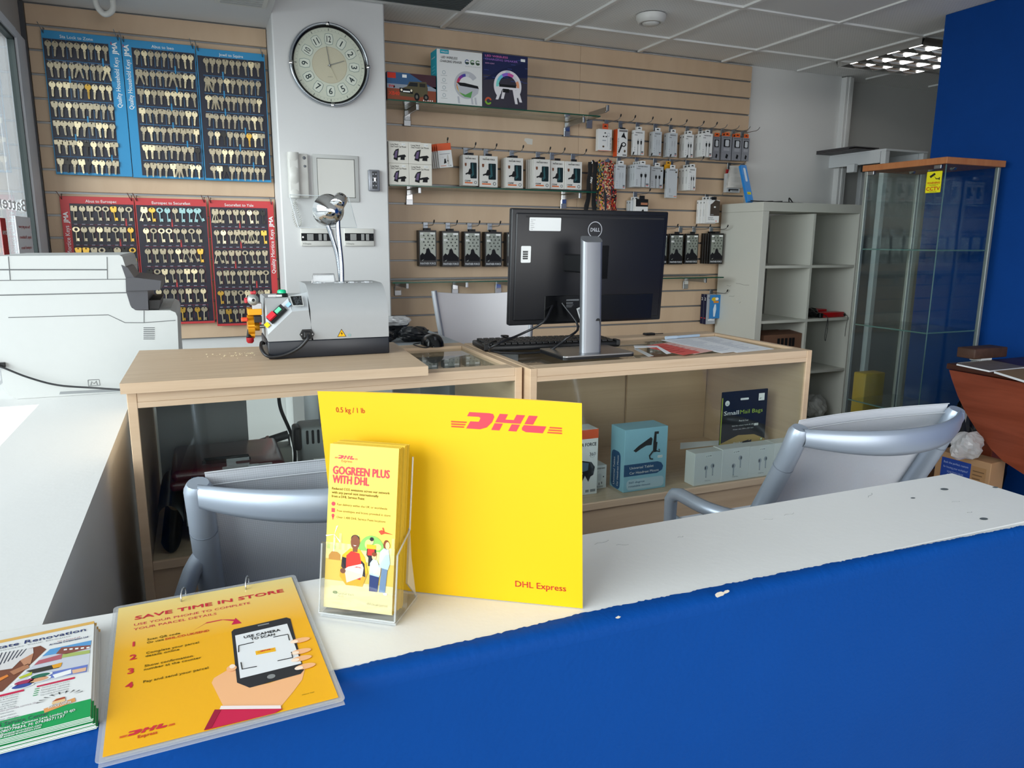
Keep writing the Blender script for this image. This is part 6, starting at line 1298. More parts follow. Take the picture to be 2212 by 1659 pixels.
for k, (a, b, lab) in enumerate(((649.5, 718, 'white double switch plate with black band, partly behind the gooseneck lamp'), (743.5, 808.5, 'white double switch plate with black band, right of the gooseneck lamp'))):
    X0, X1, Z0, Z1 = rect(a, 493.5, b, 532, PF-.01); w_, h = X1-X0, Z1-Z0; r = thing('switch_plate', lab, 'switch', ((X0+X1)/2, PF, Z0), 'switch plates on the pillar')
    mb = MB(); mb.box((X0, PF-.012, Z0), (X1, PF, Z1), INT, .004, 2); mb.build('plate', r)
    mb = MB(); mb.front(X0, PF-.0122, Z0); mb.q(w_*.02, h*.30, w_*.98, h*.73, INKK, 0)
    for s in (.07, .93): mb.ell(w_*s, h*.51, .0035, .0035, CHROME, .0004)
    mb.text('X Dimplex', w_*.06, h*.10, h*.09, ink('#6f706c'), .0004, width=w_*.26); mb.T = Matrix(); mb.build('black_band', r)
    for u0, u1 in ((.2, .4), (.56, .66), (.72, .82)):
        mb = MB(); mb.box((X0+w_*u0, PF-.017, Z0+h*.33), (X0+w_*u1, PF-.012, Z0+h*.69), mat('grey_rocker', '#8d8e8c', .4), .001); mb.build('rocker', r)

# ================================================================ ceiling fittings
p = atZ(1406, 44, CEIL-.02); r = thing('ceiling_vent', 'round white ceiling vent valve between the tile grid bars', 'vent', (p.x, p.y, CEIL)); VW = mat('vent_white', '#d7d7d4', .45)
mb = MB(); mb.T = Matrix.Translation((p.x, p.y, CEIL)); mb.lathe([(.072, .002), (.072, -.012), (.062, -.034), (.050, -.036), (.046, -.022)], VW, 40); mb.T = Matrix(); mb.build('rim', r)
mb = MB(); mb.T = Matrix.Translation((p.x, p.y, CEIL)); mb.lathe([(.043, -.02), (.042, -.034), (.030, -.042), (0, -.044)], VW, 32); mb.T = Matrix(); mb.build('valve_disc', r)
# louvred light
LX0, LX1, LY0, LY1 = GX[5]+.012, GX[6]-.012, GY[1]+.012, GY[0]-.012
r = thing('louvre_ceiling_light', 'square ceiling light with mirrored louvre grid near the blue wall', 'ceiling light', ((LX0+LX1)/2, (LY0+LY1)/2, CEIL))
mb = MB(); mb.box((LX0, LY0, CEIL-.004), (LX1, LY1, CEIL+.005), mat('light_housing_dark', '#2a2b2b', .5)); mb.build('housing', r)
MIR = mat('mirror_louvre', '#eeeeee', .12, 1.0)
mb = MB(); N = 4; cw = (LX1-LX0)/N; ch = (LY1-LY0)/N
for i in range(N+1):
    x = LX0+i*cw; mb.prism([(x-.004, 0), (x+.004, 0), (x+.016, .035), (x-.016, .035)][:0] or [(x-.003, LY0), (x+.003, LY0), (x+.003, LY1), (x-.003, LY1)], CEIL-.036, CEIL-.004, MIR)
for j in range(N+1):
    y = LY0+j*ch; pr = [(y-.018, CEIL-.003), (y-.007, CEIL-.018), (y-.002, CEIL-.037), (y+.002, CEIL-.037), (y+.007, CEIL-.018), (y+.018, CEIL-.003)]
    mb.grid([[V((x, a, b)) for x in (LX0, LX1)] for a, b in pr], MIR)
tag(mb.build('louvre_grid', r), 'mirrored louvre grid')
TUBE = mat('lit_fluorescent_tube', '#f2f2ee', .4); TUBE.node_tree.nodes['Principled BSDF'].inputs['Emission Color'].default_value = (1, .97, .92, 1); TUBE.node_tree.nodes['Principled BSDF'].inputs['Emission Strength'].default_value = 14
for k in range(4):
    mb = MB(); x = LX0+cw*(k+.5); mb.tube([(x, LY0+.03, CEIL-.012), (x, LY1-.03, CEIL-.012)], .008, TUBE, 10); mb.build('tube', r)
r = thing('air_grille', 'dark slatted air grille tile in the ceiling above the pillar', 'grille', (.95, 3.3, CEIL)); GR = mat('dark_grille', '#4c5455', .6)
mb = MB(); mb.box((GX[0]-.3+.31, GY[1]+.012, CEIL-.001), (GX[1]-.012, GY[0]-.012, CEIL+.005), mat('grille_back', '#24292a', .7)); mb.build('back_plate', r)
for k in range(24):
    mb = MB(); y = GY[1]+.02+k*.0233; mb.box((GX[0]+.012, y, CEIL-.006), (GX[1]-.012, y+.011, CEIL-.001), GR); mb.build('slat', r)
pa, pb = atZ(474, 4, 2.176), atZ(572, 13, 2.176); r = thing('soffit_vent', 'white slatted vent in the soffit left of the pillar', 'vent', ((pa.x+pb.x)/2, pa.y, 2.176))
mb = MB(); mb.box((pa.x-.02, pb.y-.30, 2.166), (pb.x+.005, pb.y+.01, 2.176), INT, .003); mb.build('frame', r)
for k in range(9): mb = MB(); mb.box((pa.x, pb.y-.285+k*.031, 2.163), (pb.x-.015, pb.y-.268+k*.031, 2.166), mat('vent_grey', '#b3b4b2', .5)); mb.build('slat', r)
pa = atZ(228, 14, 2.14); mb = MB(); mb.tube(bez([V((pa.x-.035, pa.y, 2.176)), V((pa.x-.03, pa.y, 2.135)), V((pa.x-.005, pa.y, 2.11)), V((pa.x+.025, pa.y, 2.13)), V((pa.x+.03, pa.y, 2.176))], 24), .012, INT, 10); tag(mb.build('curved_bracket', at=(pa.x, pa.y, 2.15)), 'pale curved bracket hanging from the soffit above the blue key boards', 'bracket')

# ================================================================ shop window notices, read from outside
def on_glass(name, x0, y0, x1, y1, base, lab, cat, lines_=(), m=None):
    a, b = atX(x0, y0, XW-.025), atX(x1, y1, XW-.025); mb = MB(); Y0, Y1 = min(a.y, b.y), max(a.y, b.y); Z0, Z1 = b.z, a.z
    mb.face((XW-.0068, Y0, Z0), (0, 1, 0), (0, 0, 1)); mb.face((XW-.0068, Y0, Z0), (0, 1, 0), (0, 0, 1))
    w_, h = Y1-Y0, Z1-Z0
    if base: mb.box((0, 0, 0), (w_, h, .0006), base)
    for t_, u, v_, s, mm, ww in lines_: mb.text(t_, w_*u, h*v_, h*s, mm, .0012, 'l', .01, width=w_*ww, flip=True)
    return tag(mb.build(name, at=(XW-.0065, Y0, Z0)), lab, cat)
RI = ink('#c2504e')
on_glass('window_notice', 20, 466, 64, 560, PAPER, 'white notice with red mirrored lettering stuck on the shop window', 'notice', (('You can get your', .92, .74, .07, RI, .8), ('keys, Rubbers', .9, .50, .07, RI, .78), ('copied here', .85, .26, .07, RI, .7)))
on_glass('red_notice', -14, 470, 9, 560, ink('#b02c2e'), 'red notice on the shop window at the left picture edge', 'notice', (('DMA', .9, .6, .1, WHI, .8),))
on_glass('window_lettering', -60, 405, 46, 462, None, 'white mirrored lettering on the shop window pane', 'lettering', (('Batteries', 1, .15, .75, WHI, 1.0),))

# ================================================================ key boards and keys
KM = {'steel': mat('key_nickel', '#a89f88', .36, .75), 'bright': mat('key_bright_nickel', '#e6d8b2', .3, .5), 'brass': mat('key_brass', '#c9a24a', .3, .8), 'dark': mat('key_dark', '#33322f', .4, .4), 'blue': mat('key_blued', '#8fb3b4', .35, .6)}
def ring_plate(mb, outer, hole, m, t=.0022):
    n = len(outer); hc = hole[0]; hp = [(hc[0]+hole[1]*cos(2*pi*i/n+hole[2]), hc[1]+hole[1]*sin(2*pi*i/n+hole[2])) for i in range(n)]
    for z, s in ((t, 1), (0, -1)):
        vs = [(a, b, z) for a, b in outer]+[(a, b, z) for a, b in hp]; mb.add(vs, [((i, (i+1) % n, n+(i+1) % n, n+i) if s > 0 else (i, n+i, n+(i+1) % n, (i+1) % n)) for i in range(n)], m)
    mb.add([(a, b, 0) for a, b in outer]+[(a, b, t) for a, b in outer], [(i, (i+1) % n, n+(i+1) % n, n+i) for i in range(n)], m)
HEADS = {'round': [(.0125*cos(2*pi*i/24), -.0125+.0125*sin(2*pi*i/24)) for i in range(24)],
         'oval': [(.0145*cos(2*pi*i/24), -.0115+.0115*sin(2*pi*i/24)) for i in range(24)],
         'square': [(.0130*max(-1, min(1, 1.35*cos(2*pi*i/24))), -.0115+.0115*max(-1, min(1, 1.35*sin(2*pi*i/24)))) for i in range(24)],
         'wide': [(.0165*max(-1, min(1, 1.3*cos(2*pi*i/24))), -.0095+.0095*max(-1, min(1, 1.35*sin(2*pi*i/24)))) for i in range(24)],
         'tapered': [((.0125+.0025*sin(2*pi*i/24))*max(-1, min(1, 1.25*cos(2*pi*i/24))), -.0125+.0125*max(-1, min(1, 1.2*sin(2*pi*i/24)))) for i in range(24)]}
KEYM = {}
def key_mesh(kind, head, metal, n=1):
    k = (kind, head, metal, n)
    if k in KEYM: return KEYM[k]
    mb = MB(); m = KM[metal]
    for j in range(n):
        ang = 0 if n == 1 else (-.28+.56*j/(n-1)); mb.T = Matrix(((1, 0, 0, 0), (0, 0, -1, -.0028*j), (0, 1, 0, 0), (0, 0, 0, 1))) @ Matrix.Rotation(ang, 4, 'Z') @ Matrix.Translation((0, .004, 0))
        if kind == 'household':
            o = HEADS[head]; ring_plate(mb, o, ((0, -.0045), .0026, 0), m); b = min(p[1] for p in o)
            mb.prism([(-.0045, b+.002), (-.0045, b-.004), (-.0052, b-.004), (-.0052, b-.007), (-.0036, b-.007), (-.0036, b-.034), (0, b-.038), (.0030, b-.034), (.0030, b-.020), (.0040, b-.007), (.0052, b-.007), (.0052, b-.004), (.0045, b-.004), (.0045, b+.002)], .0002, .0020, m); mb.box((-.0006, b-.032, .0020), (.0008, b-.006, .0023), KM['dark'])
        else:
            if head == 'ringed': ring_plate(mb, HEADS['oval'], ((0, -.0115), .0070, 0), m, .0024)
            else: ring_plate(mb, HEADS[head], ((0, -.0045), .003, 0), m, .0024)
            b = -.024; mb.tube([(0, b+.002, .0012), (0, b-.040, .0012)], .0026, m, 8); mb.tube([(0, b+.001, .0012), (0, b-.004, .0012)], .0036, m, 8)
            mb.prism([(.001, b-.038), (.0115, b-.039), (.0115, b-.033), (.0095, b-.032), (.0115, b-.030), (.0115, b-.026), (.001, b-.026)], .0004, .0022, m)
    mb.T = Matrix()
    o = mb.build(kind+'_key'); KEYM[k] = o.data; bpy.data.objects.remove(o); return KEYM[k]
PINM = None
def pin():
    global PINM
    if PINM is None:
        mb = MB(); mb.tube([(0, .012, 0), (0, -.012, -.001), (0, -.0165, .003)], .0011, mat('pin_wire', '#c9bd9a', .3, .9), 6); o = mb.build('hook'); PINM = o.data; bpy.data.objects.remove(o)
    return PINM
BY_ = 3.868
BLUEB = mat('board_blue', '#248abd', .45); REDB = mat('board_red', '#c4383b', .45); NAVB = mat('board_navy', '#14182b', .45); NAVP = mat('board_plum', '#1c1b2b', .45)
def key_board(cor, which, colour, band, title, side_text, cols, rows, kind, skip, special, seed, multi):
    (x0, y0), (x1, y1), (x2, y2), (x3, y3) = cor
    X0 = (atY(x0, y0, BY_).x+atY(x3, y3, BY_).x)/2; X1 = (atY(x1, y1, BY_).x+atY(x2, y2, BY_).x)/2
    Z1 = (atY(x0, y0, BY_).z+atY(x1, y1, BY_).z)/2; Z0 = (atY(x2, y2, BY_).z+atY(x3, y3, BY_).z)/2
    w_, h = X1-X0, Z1-Z0; cn = 'blue' if colour is BLUEB else 'red'; fld = NAVB if cn == 'blue' else NAVP
    r = thing('key_display_board', '%s edged key display board headed %s, %s of the %s row' % (cn, title, which, 'upper' if cn == 'blue' else 'lower'), 'key board', (X0+w_/2, BY_, Z0), '%s key display boards' % cn)
    rs = random.Random(seed)
    mb = MB(); mb.box((X0, BY_, Z0), (X1, BY_+.006, Z1), colour, .001); mb.front(X0, BY_-.0002, Z0)
    bl, br_ = (band, 0) if band >= 0 else (0, -band); ml = max(bl, .0 if cn == 'blue' and band else .02); mr_ = br_
    mb.q(w_*(bl if bl else .012), h*.018, w_*(1-(br_ if br_ else .012)), h*.945, fld, .0002)
    mb.text(title, w_*(.5+(bl-br_)*.4), h*.955, h*.021, WHI, .0004, 'c', .006)
    ln = ink('#3f7fb0') if cn == 'blue' else ink('#7a2f3f')
    ca, cb_ = cols[0], cols[1]; nC = cols[2]
    for q in rows: mb.q(w_*(ca-.05), h*(1-q+.028), w_*(cb_+.06), h*(1-q+.031), ln, .0003)
    for k in range(len(rows)):
        for j in range(nC):
            if rs.random() < .42: xx = ca+(cb_-ca)*(j+.5)/(nC-1); mb.q(w_*xx-.0006, h*(1-rows[k]-.10), w_*xx+.0006, h*(1-rows[k]+.028), ln, .0003)
            xx = ca+(cb_-ca)*j/(nC-1); k < len(rows)-1 and mb.q(w_*xx-.007, h*(1-rows[k])-.074, w_*xx+.006, h*(1-rows[k])-.0715, ink('#aab4c4'), .0004)
        if rs.random() < .8 and k < len(rows)-1: xx = ca+(cb_-ca)*(rs.randrange(nC-1)+.5)/(nC-1); mb.q(w_*xx-.003, h*(1-rows[k])-.078, w_*xx+.003, h*(1-rows[k])-.045, colour, .0005)
    if side_text:
        cx = w_*(bl/2 if bl else 1-br_/2); T = mb.T.copy(); up = h*.62 if cn == 'blue' else h*.70
        s_ = w_*.062 if cn == 'blue' else w_*.06
        mb.T = T @ Matrix.Translation((cx+s_*.45, h*.50 if cn == 'blue' else h*.42, 0)) @ Matrix.Rotation(pi/2, 4, 'Z'); mb.text(side_text, 0, 0, s_, WHI, .0006, 'l', .006, width=h*.355)
        mb.text('JMA', h*.375, 0, s_*1.05, WHI, .0006, 'l', .03, width=h*.085)
        mb.q(h*.44, s_*1.1, h*.46, s_*1.25, ink('#c9363c'), .0006); mb.T = T
    mb.T = Matrix(); mb.build('board_panel', r)
    for sx in (.03, .97):
        mb = MB(); x = X0+w_*sx; z = Z1-.012; mb.tube([(x, SY, z+.022), (x, BY_+.004, z+.022), (x, BY_-.004, z-.002), (x-.006, BY_-.02, z+.012), (x-.012, BY_-.05, z+.03)], .0017, STEEL, 6); mb.build('hanging_wire', r)
    for k, q in enumerate(rows):
        for j in range(nC):
            x = X0+w_*(ca+(cb_-ca)*j/(nC-1)); z = Z0+h*(1-q)
            if skip(k, j): continue
            pn = bpy.data.objects.new('hook', pin()); COL.objects.link(pn); pn.parent = r; pn.location = V((x, BY_, z+.006))-V(r.location)
            met = special.get((k, j)) or ('bright' if rs.random() < (.18 if k < 2 else .34) else 'steel'); hd = rs.choice(['round', 'round', 'round', 'oval', 'tapered', 'square' if k > 1 else 'round', 'wide' if k > 2 else 'round']) if kind == 'household' else rs.choice(['round', 'round', 'oval', 'ringed', 'square', 'tapered'])
            n_ = 1
            if multi and rs.random() < multi: n_ = 2 if rs.random() < .75 else 3
            ko = bpy.data.objects.new('%s_key' % kind, key_mesh(kind, hd, met, n_)); COL.objects.link(ko)
            ko.location = (x, BY_-.0075, z+.003); ko.rotation_euler = (0, rs.uniform(-.09, .09), 0); ko.scale = (1, 1, 1)
            mt = {'steel': 'nickel', 'bright': 'bright nickel', 'brass': 'brass', 'dark': 'black', 'blue': 'blue-grey'}[met]
            tag(ko, '%s %s%s on the %s hook of row %s, %s %s board' % (hd+'-headed', mt, ' key' if n_ == 1 else ' fanned keys', ORDN[j], ['one', 'two', 'three', 'four', 'five', 'six', 'seven'][k], which, cn), 'key', 'cylinder keys on the blue boards' if kind == 'household' else 'mortice keys on the red boards')
    return r
RB = [.085, .228, .362, .50, .632, .768, .90]
nos = lambda k, j: False
key_board(((89, 63), (262, 81), (284.5, 382.6), (120, 375.6)), 'leftmost', BLUEB, -.165, 'Sta Lock to Zone', 'Quality Household Keys', (.075, .79, 9), RB, 'household', nos, {(2, 5): 'brass', (5, 4): 'dark', (6, 1): 'dark', (6, 4): 'dark', (2, 0): 'bright', (2, 2): 'bright', (3, 2): 'bright'}, 3, .03)
key_board(((263, 81.3), (423, 101), (439.5, 389), (286.5, 382.6)), 'middle', BLUEB, .125, 'Abus to Iseo', 'Quality Household Keys', (.20, .93, 9), RB, 'household', nos, {(5, 8): 'dark', (1, 8): 'bright', (2, 5): 'bright', (2, 6): 'bright', (2, 7): 'bright'}, 4, .05)
key_board(((424.6, 99.5), (571.8, 120.5), (585.8, 393.8), (441.5, 389.5)), 'rightmost', BLUEB, 0, 'Jowil to Squire', None, (.13, .88, 9), RB, 'household', nos, {(4, 2): 'dark', (6, 2): 'dark', (4, 6): 'brass'}, 5, .09)
RR = [.085, .245, .405, .565, .725, .875]
key_board(((125.3, 422.8), (289.3, 427.5), (312, 700), (160, 698)), 'leftmost', REDB, .12, 'Abus to Eurospec', 'Quality Mortice Keys', (.18, .92, 8), RR, 'mortice', lambda k, j: (k == 3 and j < 7) or k > 3, {(0, 5): 'brass', (1, 7): 'brass', (2, 0): 'brass', (2, 1): 'brass', (2, 7): 'brass', (2, 4): 'dark', (2, 6): 'dark'}, 6, .05)
key_board(((290.7, 427), (444, 431), (465.8, 699.7), (314, 700)), 'middle', REDB, 0, 'Eurospec to Securefast', None, (.12, .86, 8), RR, 'mortice', lambda k, j: (k == 4 and j < 1) or (k == 5 and j < 3), {(0, 1): 'brass', (0, 2): 'blue', (0, 3): 'blue', (0, 5): 'blue', (0, 6): 'blue', (0, 7): 'blue', (2, 7): 'brass', (3, 0): 'dark', (5, 4): 'brass', (5, 6): 'brass'}, 7, .08)
key_board(((448.4, 432), (589.6, 435), (605, 703), (471.5, 701)), 'rightmost', REDB, -.10, 'Securefast to Yale', 'Quality Mortice Keys', (.085, .82, 8), RR, 'mortice', lambda k, j: k == 5 and j > 3, {(0, 7): 'dark', (1, 7): 'brass', (4, 0): 'brass', (5, 1): 'brass'}, 8, .1)
# ================================================================ glass shelves on the right slat wall
SGL = glassm('shelf_glass', (.88, .94, .91), 1.0)
SHY = 3.655
def glass_shelf(px0, py0, px1, py1, label, brackets, x1=None, xl=None):
    a, b = atY(px0, py0, SHY), atY(px1, py1, SHY); z = (a.z+b.z)/2; X0 = xl or max(.892, a.x); X1 = x1 or b.x
    r = thing('glass_shelf', label, 'shelf', ((X0+X1)/2, 3.78, z), 'glass shelves on the slat wall')
    mb = MB(); mb.box((X0, SHY+.0015, z-.006), (X1, SY-.004, z), SGL); gs_ = mb.build('glass_sheet', r)
    mb = MB(); mb.box((X0, SHY, z-.0062), (X1, SHY+.0015, z+.0002), GREENEDGE); mb.box((X1, SHY, z-.0062), (X1+.0012, SY-.004, z+.0002), GREENEDGE); mb.build('front_edge', gs_)
    for px in brackets:
        x = atY(px, py0, SY-.02).x
        mb = MB(); mb.box((x-.019, SY-.012, z-.085), (x+.019, SY-.0005, z-.035), STEEL, .002); mb.box((x-.016, SY-.016, z-.058), (x+.016, SY-.0005, z-.0068), CHROME, .002); mb.box((x-.005, SY-.20, z-.034), (x+.005, SY-.012, z-.0068), STEEL, .002); mb.box((x-.007, SY-.212, z-.036), (x+.007, SY-.20, z-.0068), STEEL, .002); mb.build('shelf_bracket', r)
    return z, X0, X1
S1, _, _ = glass_shelf(838, 214.5, 1297, 249, 'upper glass shelf carrying three toy and speaker boxes', (880, 1228))
S2, _, _ = glass_shelf(841, 398, 1288, 414.5, 'middle glass shelf carrying white phone mount boxes', (885, 1220))
S3, _, _ = glass_shelf(848, 604, 1563, 603, 'empty low glass shelf running behind the monitor', (860, 984, 1078, 1484))
x = atY(1272, 262, SY).x; z = atY(1270, 250, SY).z; r = thing('shelf_arm', 'single steel shelf bracket arm right of the upper glass shelf', 'bracket', (x, SY, z))
mb = MB(); mb.box((x-.019, SY-.010, z-.07), (x+.019, SY-.0005, z), STEEL, .002); mb.build('back_plate', r); mb = MB(); mb.box((x-.005, SY-.20, z-.01), (x+.005, SY-.01, z+.018), STEEL, .002); mb.box((x-.008, SY-.215, z-.006), (x+.008, SY-.20, z+.026), STEEL, .002); mb.build('arm', r)
# small things fixed to the slats
p = atY(1141, 305, SY); mb = MB(); rs = random.Random(3); mb.front(p.x-.025, SY-.0006, p.z-.018); mb.poly([(0, .02), (.012, .012), (.018, .002), (.05, 0), (.052, .03), (.02, .034), (.004, .032)], mat('clear_tape', '#d6d2c8', .35), 0); mb.T = Matrix(); tag(mb.build('tape_scrap', at=tuple(p)), 'scrap of pale tape stuck on the slat wall below the upper shelf', 'tape')

# boxes on the upper shelf
SB_Y = 3.672
def front_rect(x0, y0, x1, y1, Y, zbase=None):
    X0, X1, Z0, Z1 = rect(x0, y0, x1, y1, Y)
    if zbase is not None: Z0 = zbase
    return X0, X1, Z0, Z1
def arch(mb, cx, cy, R, ri, m1, cols, a0, a1, z):
    mb.ring(cx, cy, ri, R, m1, z, 40, a0, a1); n = len(cols)
    for k, c_ in enumerate(cols):
        b0 = a0+(a1-a0)*(.15+.7*k/n); b1 = a0+(a1-a0)*(.15+.7*(k+1)/n); mb.ring(cx, cy, ri, ri+(R-ri)*.55, ink(c_), z+.0003, 8, b0, b1)
def hum_art(mb, w, h):
    mb.q(0, h*.42, w, h, ink('#3d5f86'), .0002); mb.q(0, h*.42, w, h*.58, ink('#8f98a4'), .0003); mb.q(0, 0, w, h*.42, ink('#8a4a36'), .0003); mb.poly([(w*.45, h), (w, h), (w, h*.5), (w*.7, h*.75)], ink('#4a2f38'), .0003)
    mb.q(w*.01, h*.78, w*.18, h*.98, ink('#c43a2c'), .0005); mb.q(w*.31, h*.83, w*.4, h*.94, WHI, .0005); mb.text('BW', w*.04, h*.45, h*.09, ink('#c23b3b'), .0005, 'l', .03); mb.ell(w*.14, h*.48, w*.022, h*.045, INKK, .0005, 14); mb.text('XB40', w*.03, h*.18, h*.13, ink('#d8452f'), .0005, 'l', .02)
    B = ink('#5c553f'); K = INKK
    mb.poly([(w*.26, h*.16), (w*.26, h*.42), (w*.40, h*.52), (w*.45, h*.70), (w*.80, h*.74), (w*.83, h*.50), (w*.82, h*.24), (w*.62, h*.14)], B, .0005); mb.poly([(w*.42, h*.54), (w*.47, h*.68), (w*.62, h*.68), (w*.62, h*.54)], ink('#26282a'), .0007); mb.q(w*.66, h*.54, w*.78, h*.67, ink('#302f2a'), .0007)
    mb.poly([(w*.25, h*.30), (w*.52, h*.26), (w*.52, h*.42), (w*.25, h*.46)], K, .0007); mb.q(w*.32, h*.31, w*.46, h*.36, WHI, .0009)
    for u in (.29, .49): mb.ell(w*u, h*.38, w*.02, h*.045, ink('#f3ead0'), .0009, 14)
    for u, rr in ((.60, .1), (.79, .08)): mb.ell(w*u, h*.17, w*.055, h*rr*1.5, K, .0008, 18); mb.ell(w*u, h*.17, w*.025, h*rr*.7, ink('#6d6a62'), .001, 14)
    for k in range(5): mb.ell(w*(.74+.045*k), h*.06, w*.012, h*.03, WHI, .0008, 10)
def sp1_art(mb, w, h):
    mb.q(w*.07, h*.92, w*.26, h*.995, ink('#1f9fb4'), .0002); mb.text('WIRELESS', w*.09, h*.94, h*.03, WHI, .0005, width=w*.15)
    mb.text('LED WIRELESS', w*.09, h*.835, h*.042, INKK, .0003, 'l', .012, .2, width=w*.36); mb.text('CHARGING SPEAKER', w*.07, h*.765, h*.042, INKK, .0003, 'l', .012, .2, width=w*.47)
    for k, u in enumerate((.66, .78, .90)): mb.ring(w*u, h*.81, w*.032, w*.05, ink(['#4d5f8c', '#5e8f5c', '#4f7d4a'][k]), .0003, 20, .6, 6.0); mb.q(w*(u-.035), h*.775, w*(u+.04), h*.81, ink('#3a4d40'), .0006)
    mb.text('MULTIPLE COLOR SELECTIONS', w*.62, h*.725, h*.012, GRYI, .0003, width=w*.34)
    for k in range(4): mb.ring(w*.15, h*(.58-.14*k), w*.03, w*.036, ink('#5d7d8c'), .0003, 18); mb.q(w*.08, h*(.52-.14*k), w*.22, h*(.525-.14*k), GRYI, .0003)
    W_ = ink('#bcbec4'); arch(mb, w*.65, h*.38, w*.275, w*.17, W_, ['#c9ccd4', '#4a4ba0', '#7d3a9c', '#c23b6a', '#de5a3a', '#e9a23a', '#e8d83a', '#b9cf3a'], .2*pi, 1.62*pi, .0004)
    mb.poly([(w*.42, h*.41), (w*.48, h*.24), (w*.60, h*.16), (w*.78, h*.15), (w*.90, h*.24), (w*.92, h*.34)], W_, .0008); mb.poly([(w*.43, h*.42), (w*.5, h*.36), (w*.92, h*.33), (w*.90, h*.38), (w*.6, h*.42)], INKK, .001); mb.poly([(w*.48, h*.24), (w*.60, h*.16), (w*.74, h*.15), (w*.78, h*.28), (w*.62, h*.2)], ink('#5fa05a'), .001)
    for u in (.44, .74, .82): mb.poly([(w*u, h*.16), (w*(u+.04), h*.16), (w*(u+.06), h*.03), (w*(u+.02), h*.03)], W_, .0007)
def sp2_art(mb, w, h):
    rs = random.Random(5); mb.q(0, h*.6, w, h, ink('#232a52'), .0002); mb.poly([(0, h*.5), (w, h*.62), (w, h*.9), (w*.4, h*.72)], ink('#1c2347'), .0003)
    for k in range(16): u, v_ = rs.random(), .45+.5*rs.random(); mb.q(w*u, h*v_, w*min(1, u+.1), h*(v_+.01), ink('#3a4a86'), .0004)
    mb.text('LED WIRELESS', w*.05, h*.93, h*.035, ink('#d86fae'), .0006, 'l', .015, width=w*.5); mb.text('CHARGING SPEAKER', w*.05, h*.87, h*.035, ink('#9a6fc4'), .0006, 'l', .015, width=w*.72); mb.text('GW-G44', w*.05, h*.80, h*.025, ink('#d8a4d0'), .0006, width=w*.2); mb.q(w*.84, h*.90, w*.94, h*.95, WHI, .0006)
    W_ = ink('#e6e3e8'); arch(mb, w*.55, h*.42, w*.31, w*.2, W_, ['#e6a07a', '#d7d3dc', '#c95aa0', '#8f6ad0', '#6fc8e0', '#7fd8d0'], -.25*pi, 1.25*pi, .0006)
    mb.ell(w*.55, h*.67, w*.055, h*.035, ink('#b9c6d8'), .0007); mb.q(w*.34, h*.36, w*.76, h*.44, W_, .0008); mb.q(w*.36, h*.40, w*.74, h*.45, INKK, .001); mb.q(w*.44, h*.30, w*.58, h*.37, INKK, .001)
    for a, b in (((.36, .36), (.28, .16)), ((.44, .36), (.40, .18)), ((.66, .36), (.72, .10)), ((.74, .34), (.82, .14))): mb.poly([(w*a[0], h*a[1]), (w*(a[0]+.07), h*a[1]), (w*(b[0]+.06), h*b[1]), (w*b[0], h*b[1])], W_, .0008)
    mb.ring(w*.12, h*.12, w*.04, w*.075, ink('#c65a3a'), .0006, 24, .3, 3.2); mb.ring(w*.12, h*.12, w*.04, w*.075, ink('#7fae3a'), .0006, 24, 3.2, 5.8)
def tealside(mb, w, h):
    mb.q(0, 0, w, h, ink('#1f9fb4'), .0002); mb.text('SPEAKER', w*.15, h*.86, h*.02, WHI, .0004, width=w*.6)
    for k in range(6): mb.q(w*.2, h*(.7-.06*k), w*.7, h*(.71-.06*k), ink('#7fc8d4'), .0004)
X0, X1, Z0, Z1 = front_rect(836, 159, 942, 217, SB_Y); X0 = max(X0, .893)
box_thing('toy_car_box', 'dark toy car box with off-road car picture at the left end of the upper shelf', 'box', X0, X1-.001, SB_Y, S1+.0005, Z1, .12, mat('dark_print_box', '#1f2430', .45), hum_art)
X0, X1, Z0, Z1 = front_rect(944, 110, 1042, 226, SB_Y)
box_thing('speaker_box', 'white and teal LED charging speaker box in the middle of the upper shelf', 'box', X0, X1-.001, SB_Y, S1+.0005, Z1, .10, WHITE, sp1_art, tealside)
X0, X1, Z0, Z1 = front_rect(1043, 118, 1139.5, 234, SB_Y)
box_thing('speaker_box', 'dark purple LED charging speaker box at the right of the boxes on the upper shelf', 'box', X0, X1, SB_Y, S1+.0005, Z1, .10, mat('dark_purple_box', '#2a2636', .4), sp2_art)
# car mount boxes
CREAMB = mat('cream_white_box', '#dad7cd', .55)
def mount_art(mb, w, h):
    mb.text('Long Neck', w*.1, h*.83, h*.075, INKK, .0003, 'l', .01, width=w*.4); mb.text('One-Touch Car Mount', w*.1, h*.73, h*.075, INKK, .0003, 'l', .01, width=w*.78); price(mb, w*.66, h*.84, '£ 12.00', w*.18)
    mb.poly([(w*.34, h*.62), (w*.52, h*.68), (w*.44, h*.12), (w*.24, h*.18)], INKK, .0004); mb.poly([(w*.35, h*.56), (w*.46, h*.60), (w*.40, h*.24), (w*.28, h*.26)], ink('#6a5a7c'), .0007); mb.poly([(w*.46, h*.34), (w*.58, h*.38), (w*.80, h*.42), (w*.88, h*.34), (w*.80, h*.28), (w*.80, h*.16), (w*.58, h*.16), (w*.60, h*.28), (w*.46, h*.26)], INKK, .0005); mb.poly([(w*.30, h*.56), (w*.38, h*.60), (w*.28, h*.34), (w*.22, h*.36)], ink('#2d2d30'), .0006)
Xa, Xb, Zm, Zt = front_rect(841.5, 307, 933, 397, SB_Y)
xm_ = atY(883, 350, SB_Y).x; zm = (S2+.0005+Zt)/2
xl_ = max(.893, xm_-(Xb-xm_))
pos = {'upper left': (xl_, xm_, zm, Zt), 'upper right': (xm_, Xb, zm, Zt), 'lower left': (xl_, xm_, S2+.0005, zm), 'lower right': (xm_, Xb, S2+.0005, zm)}
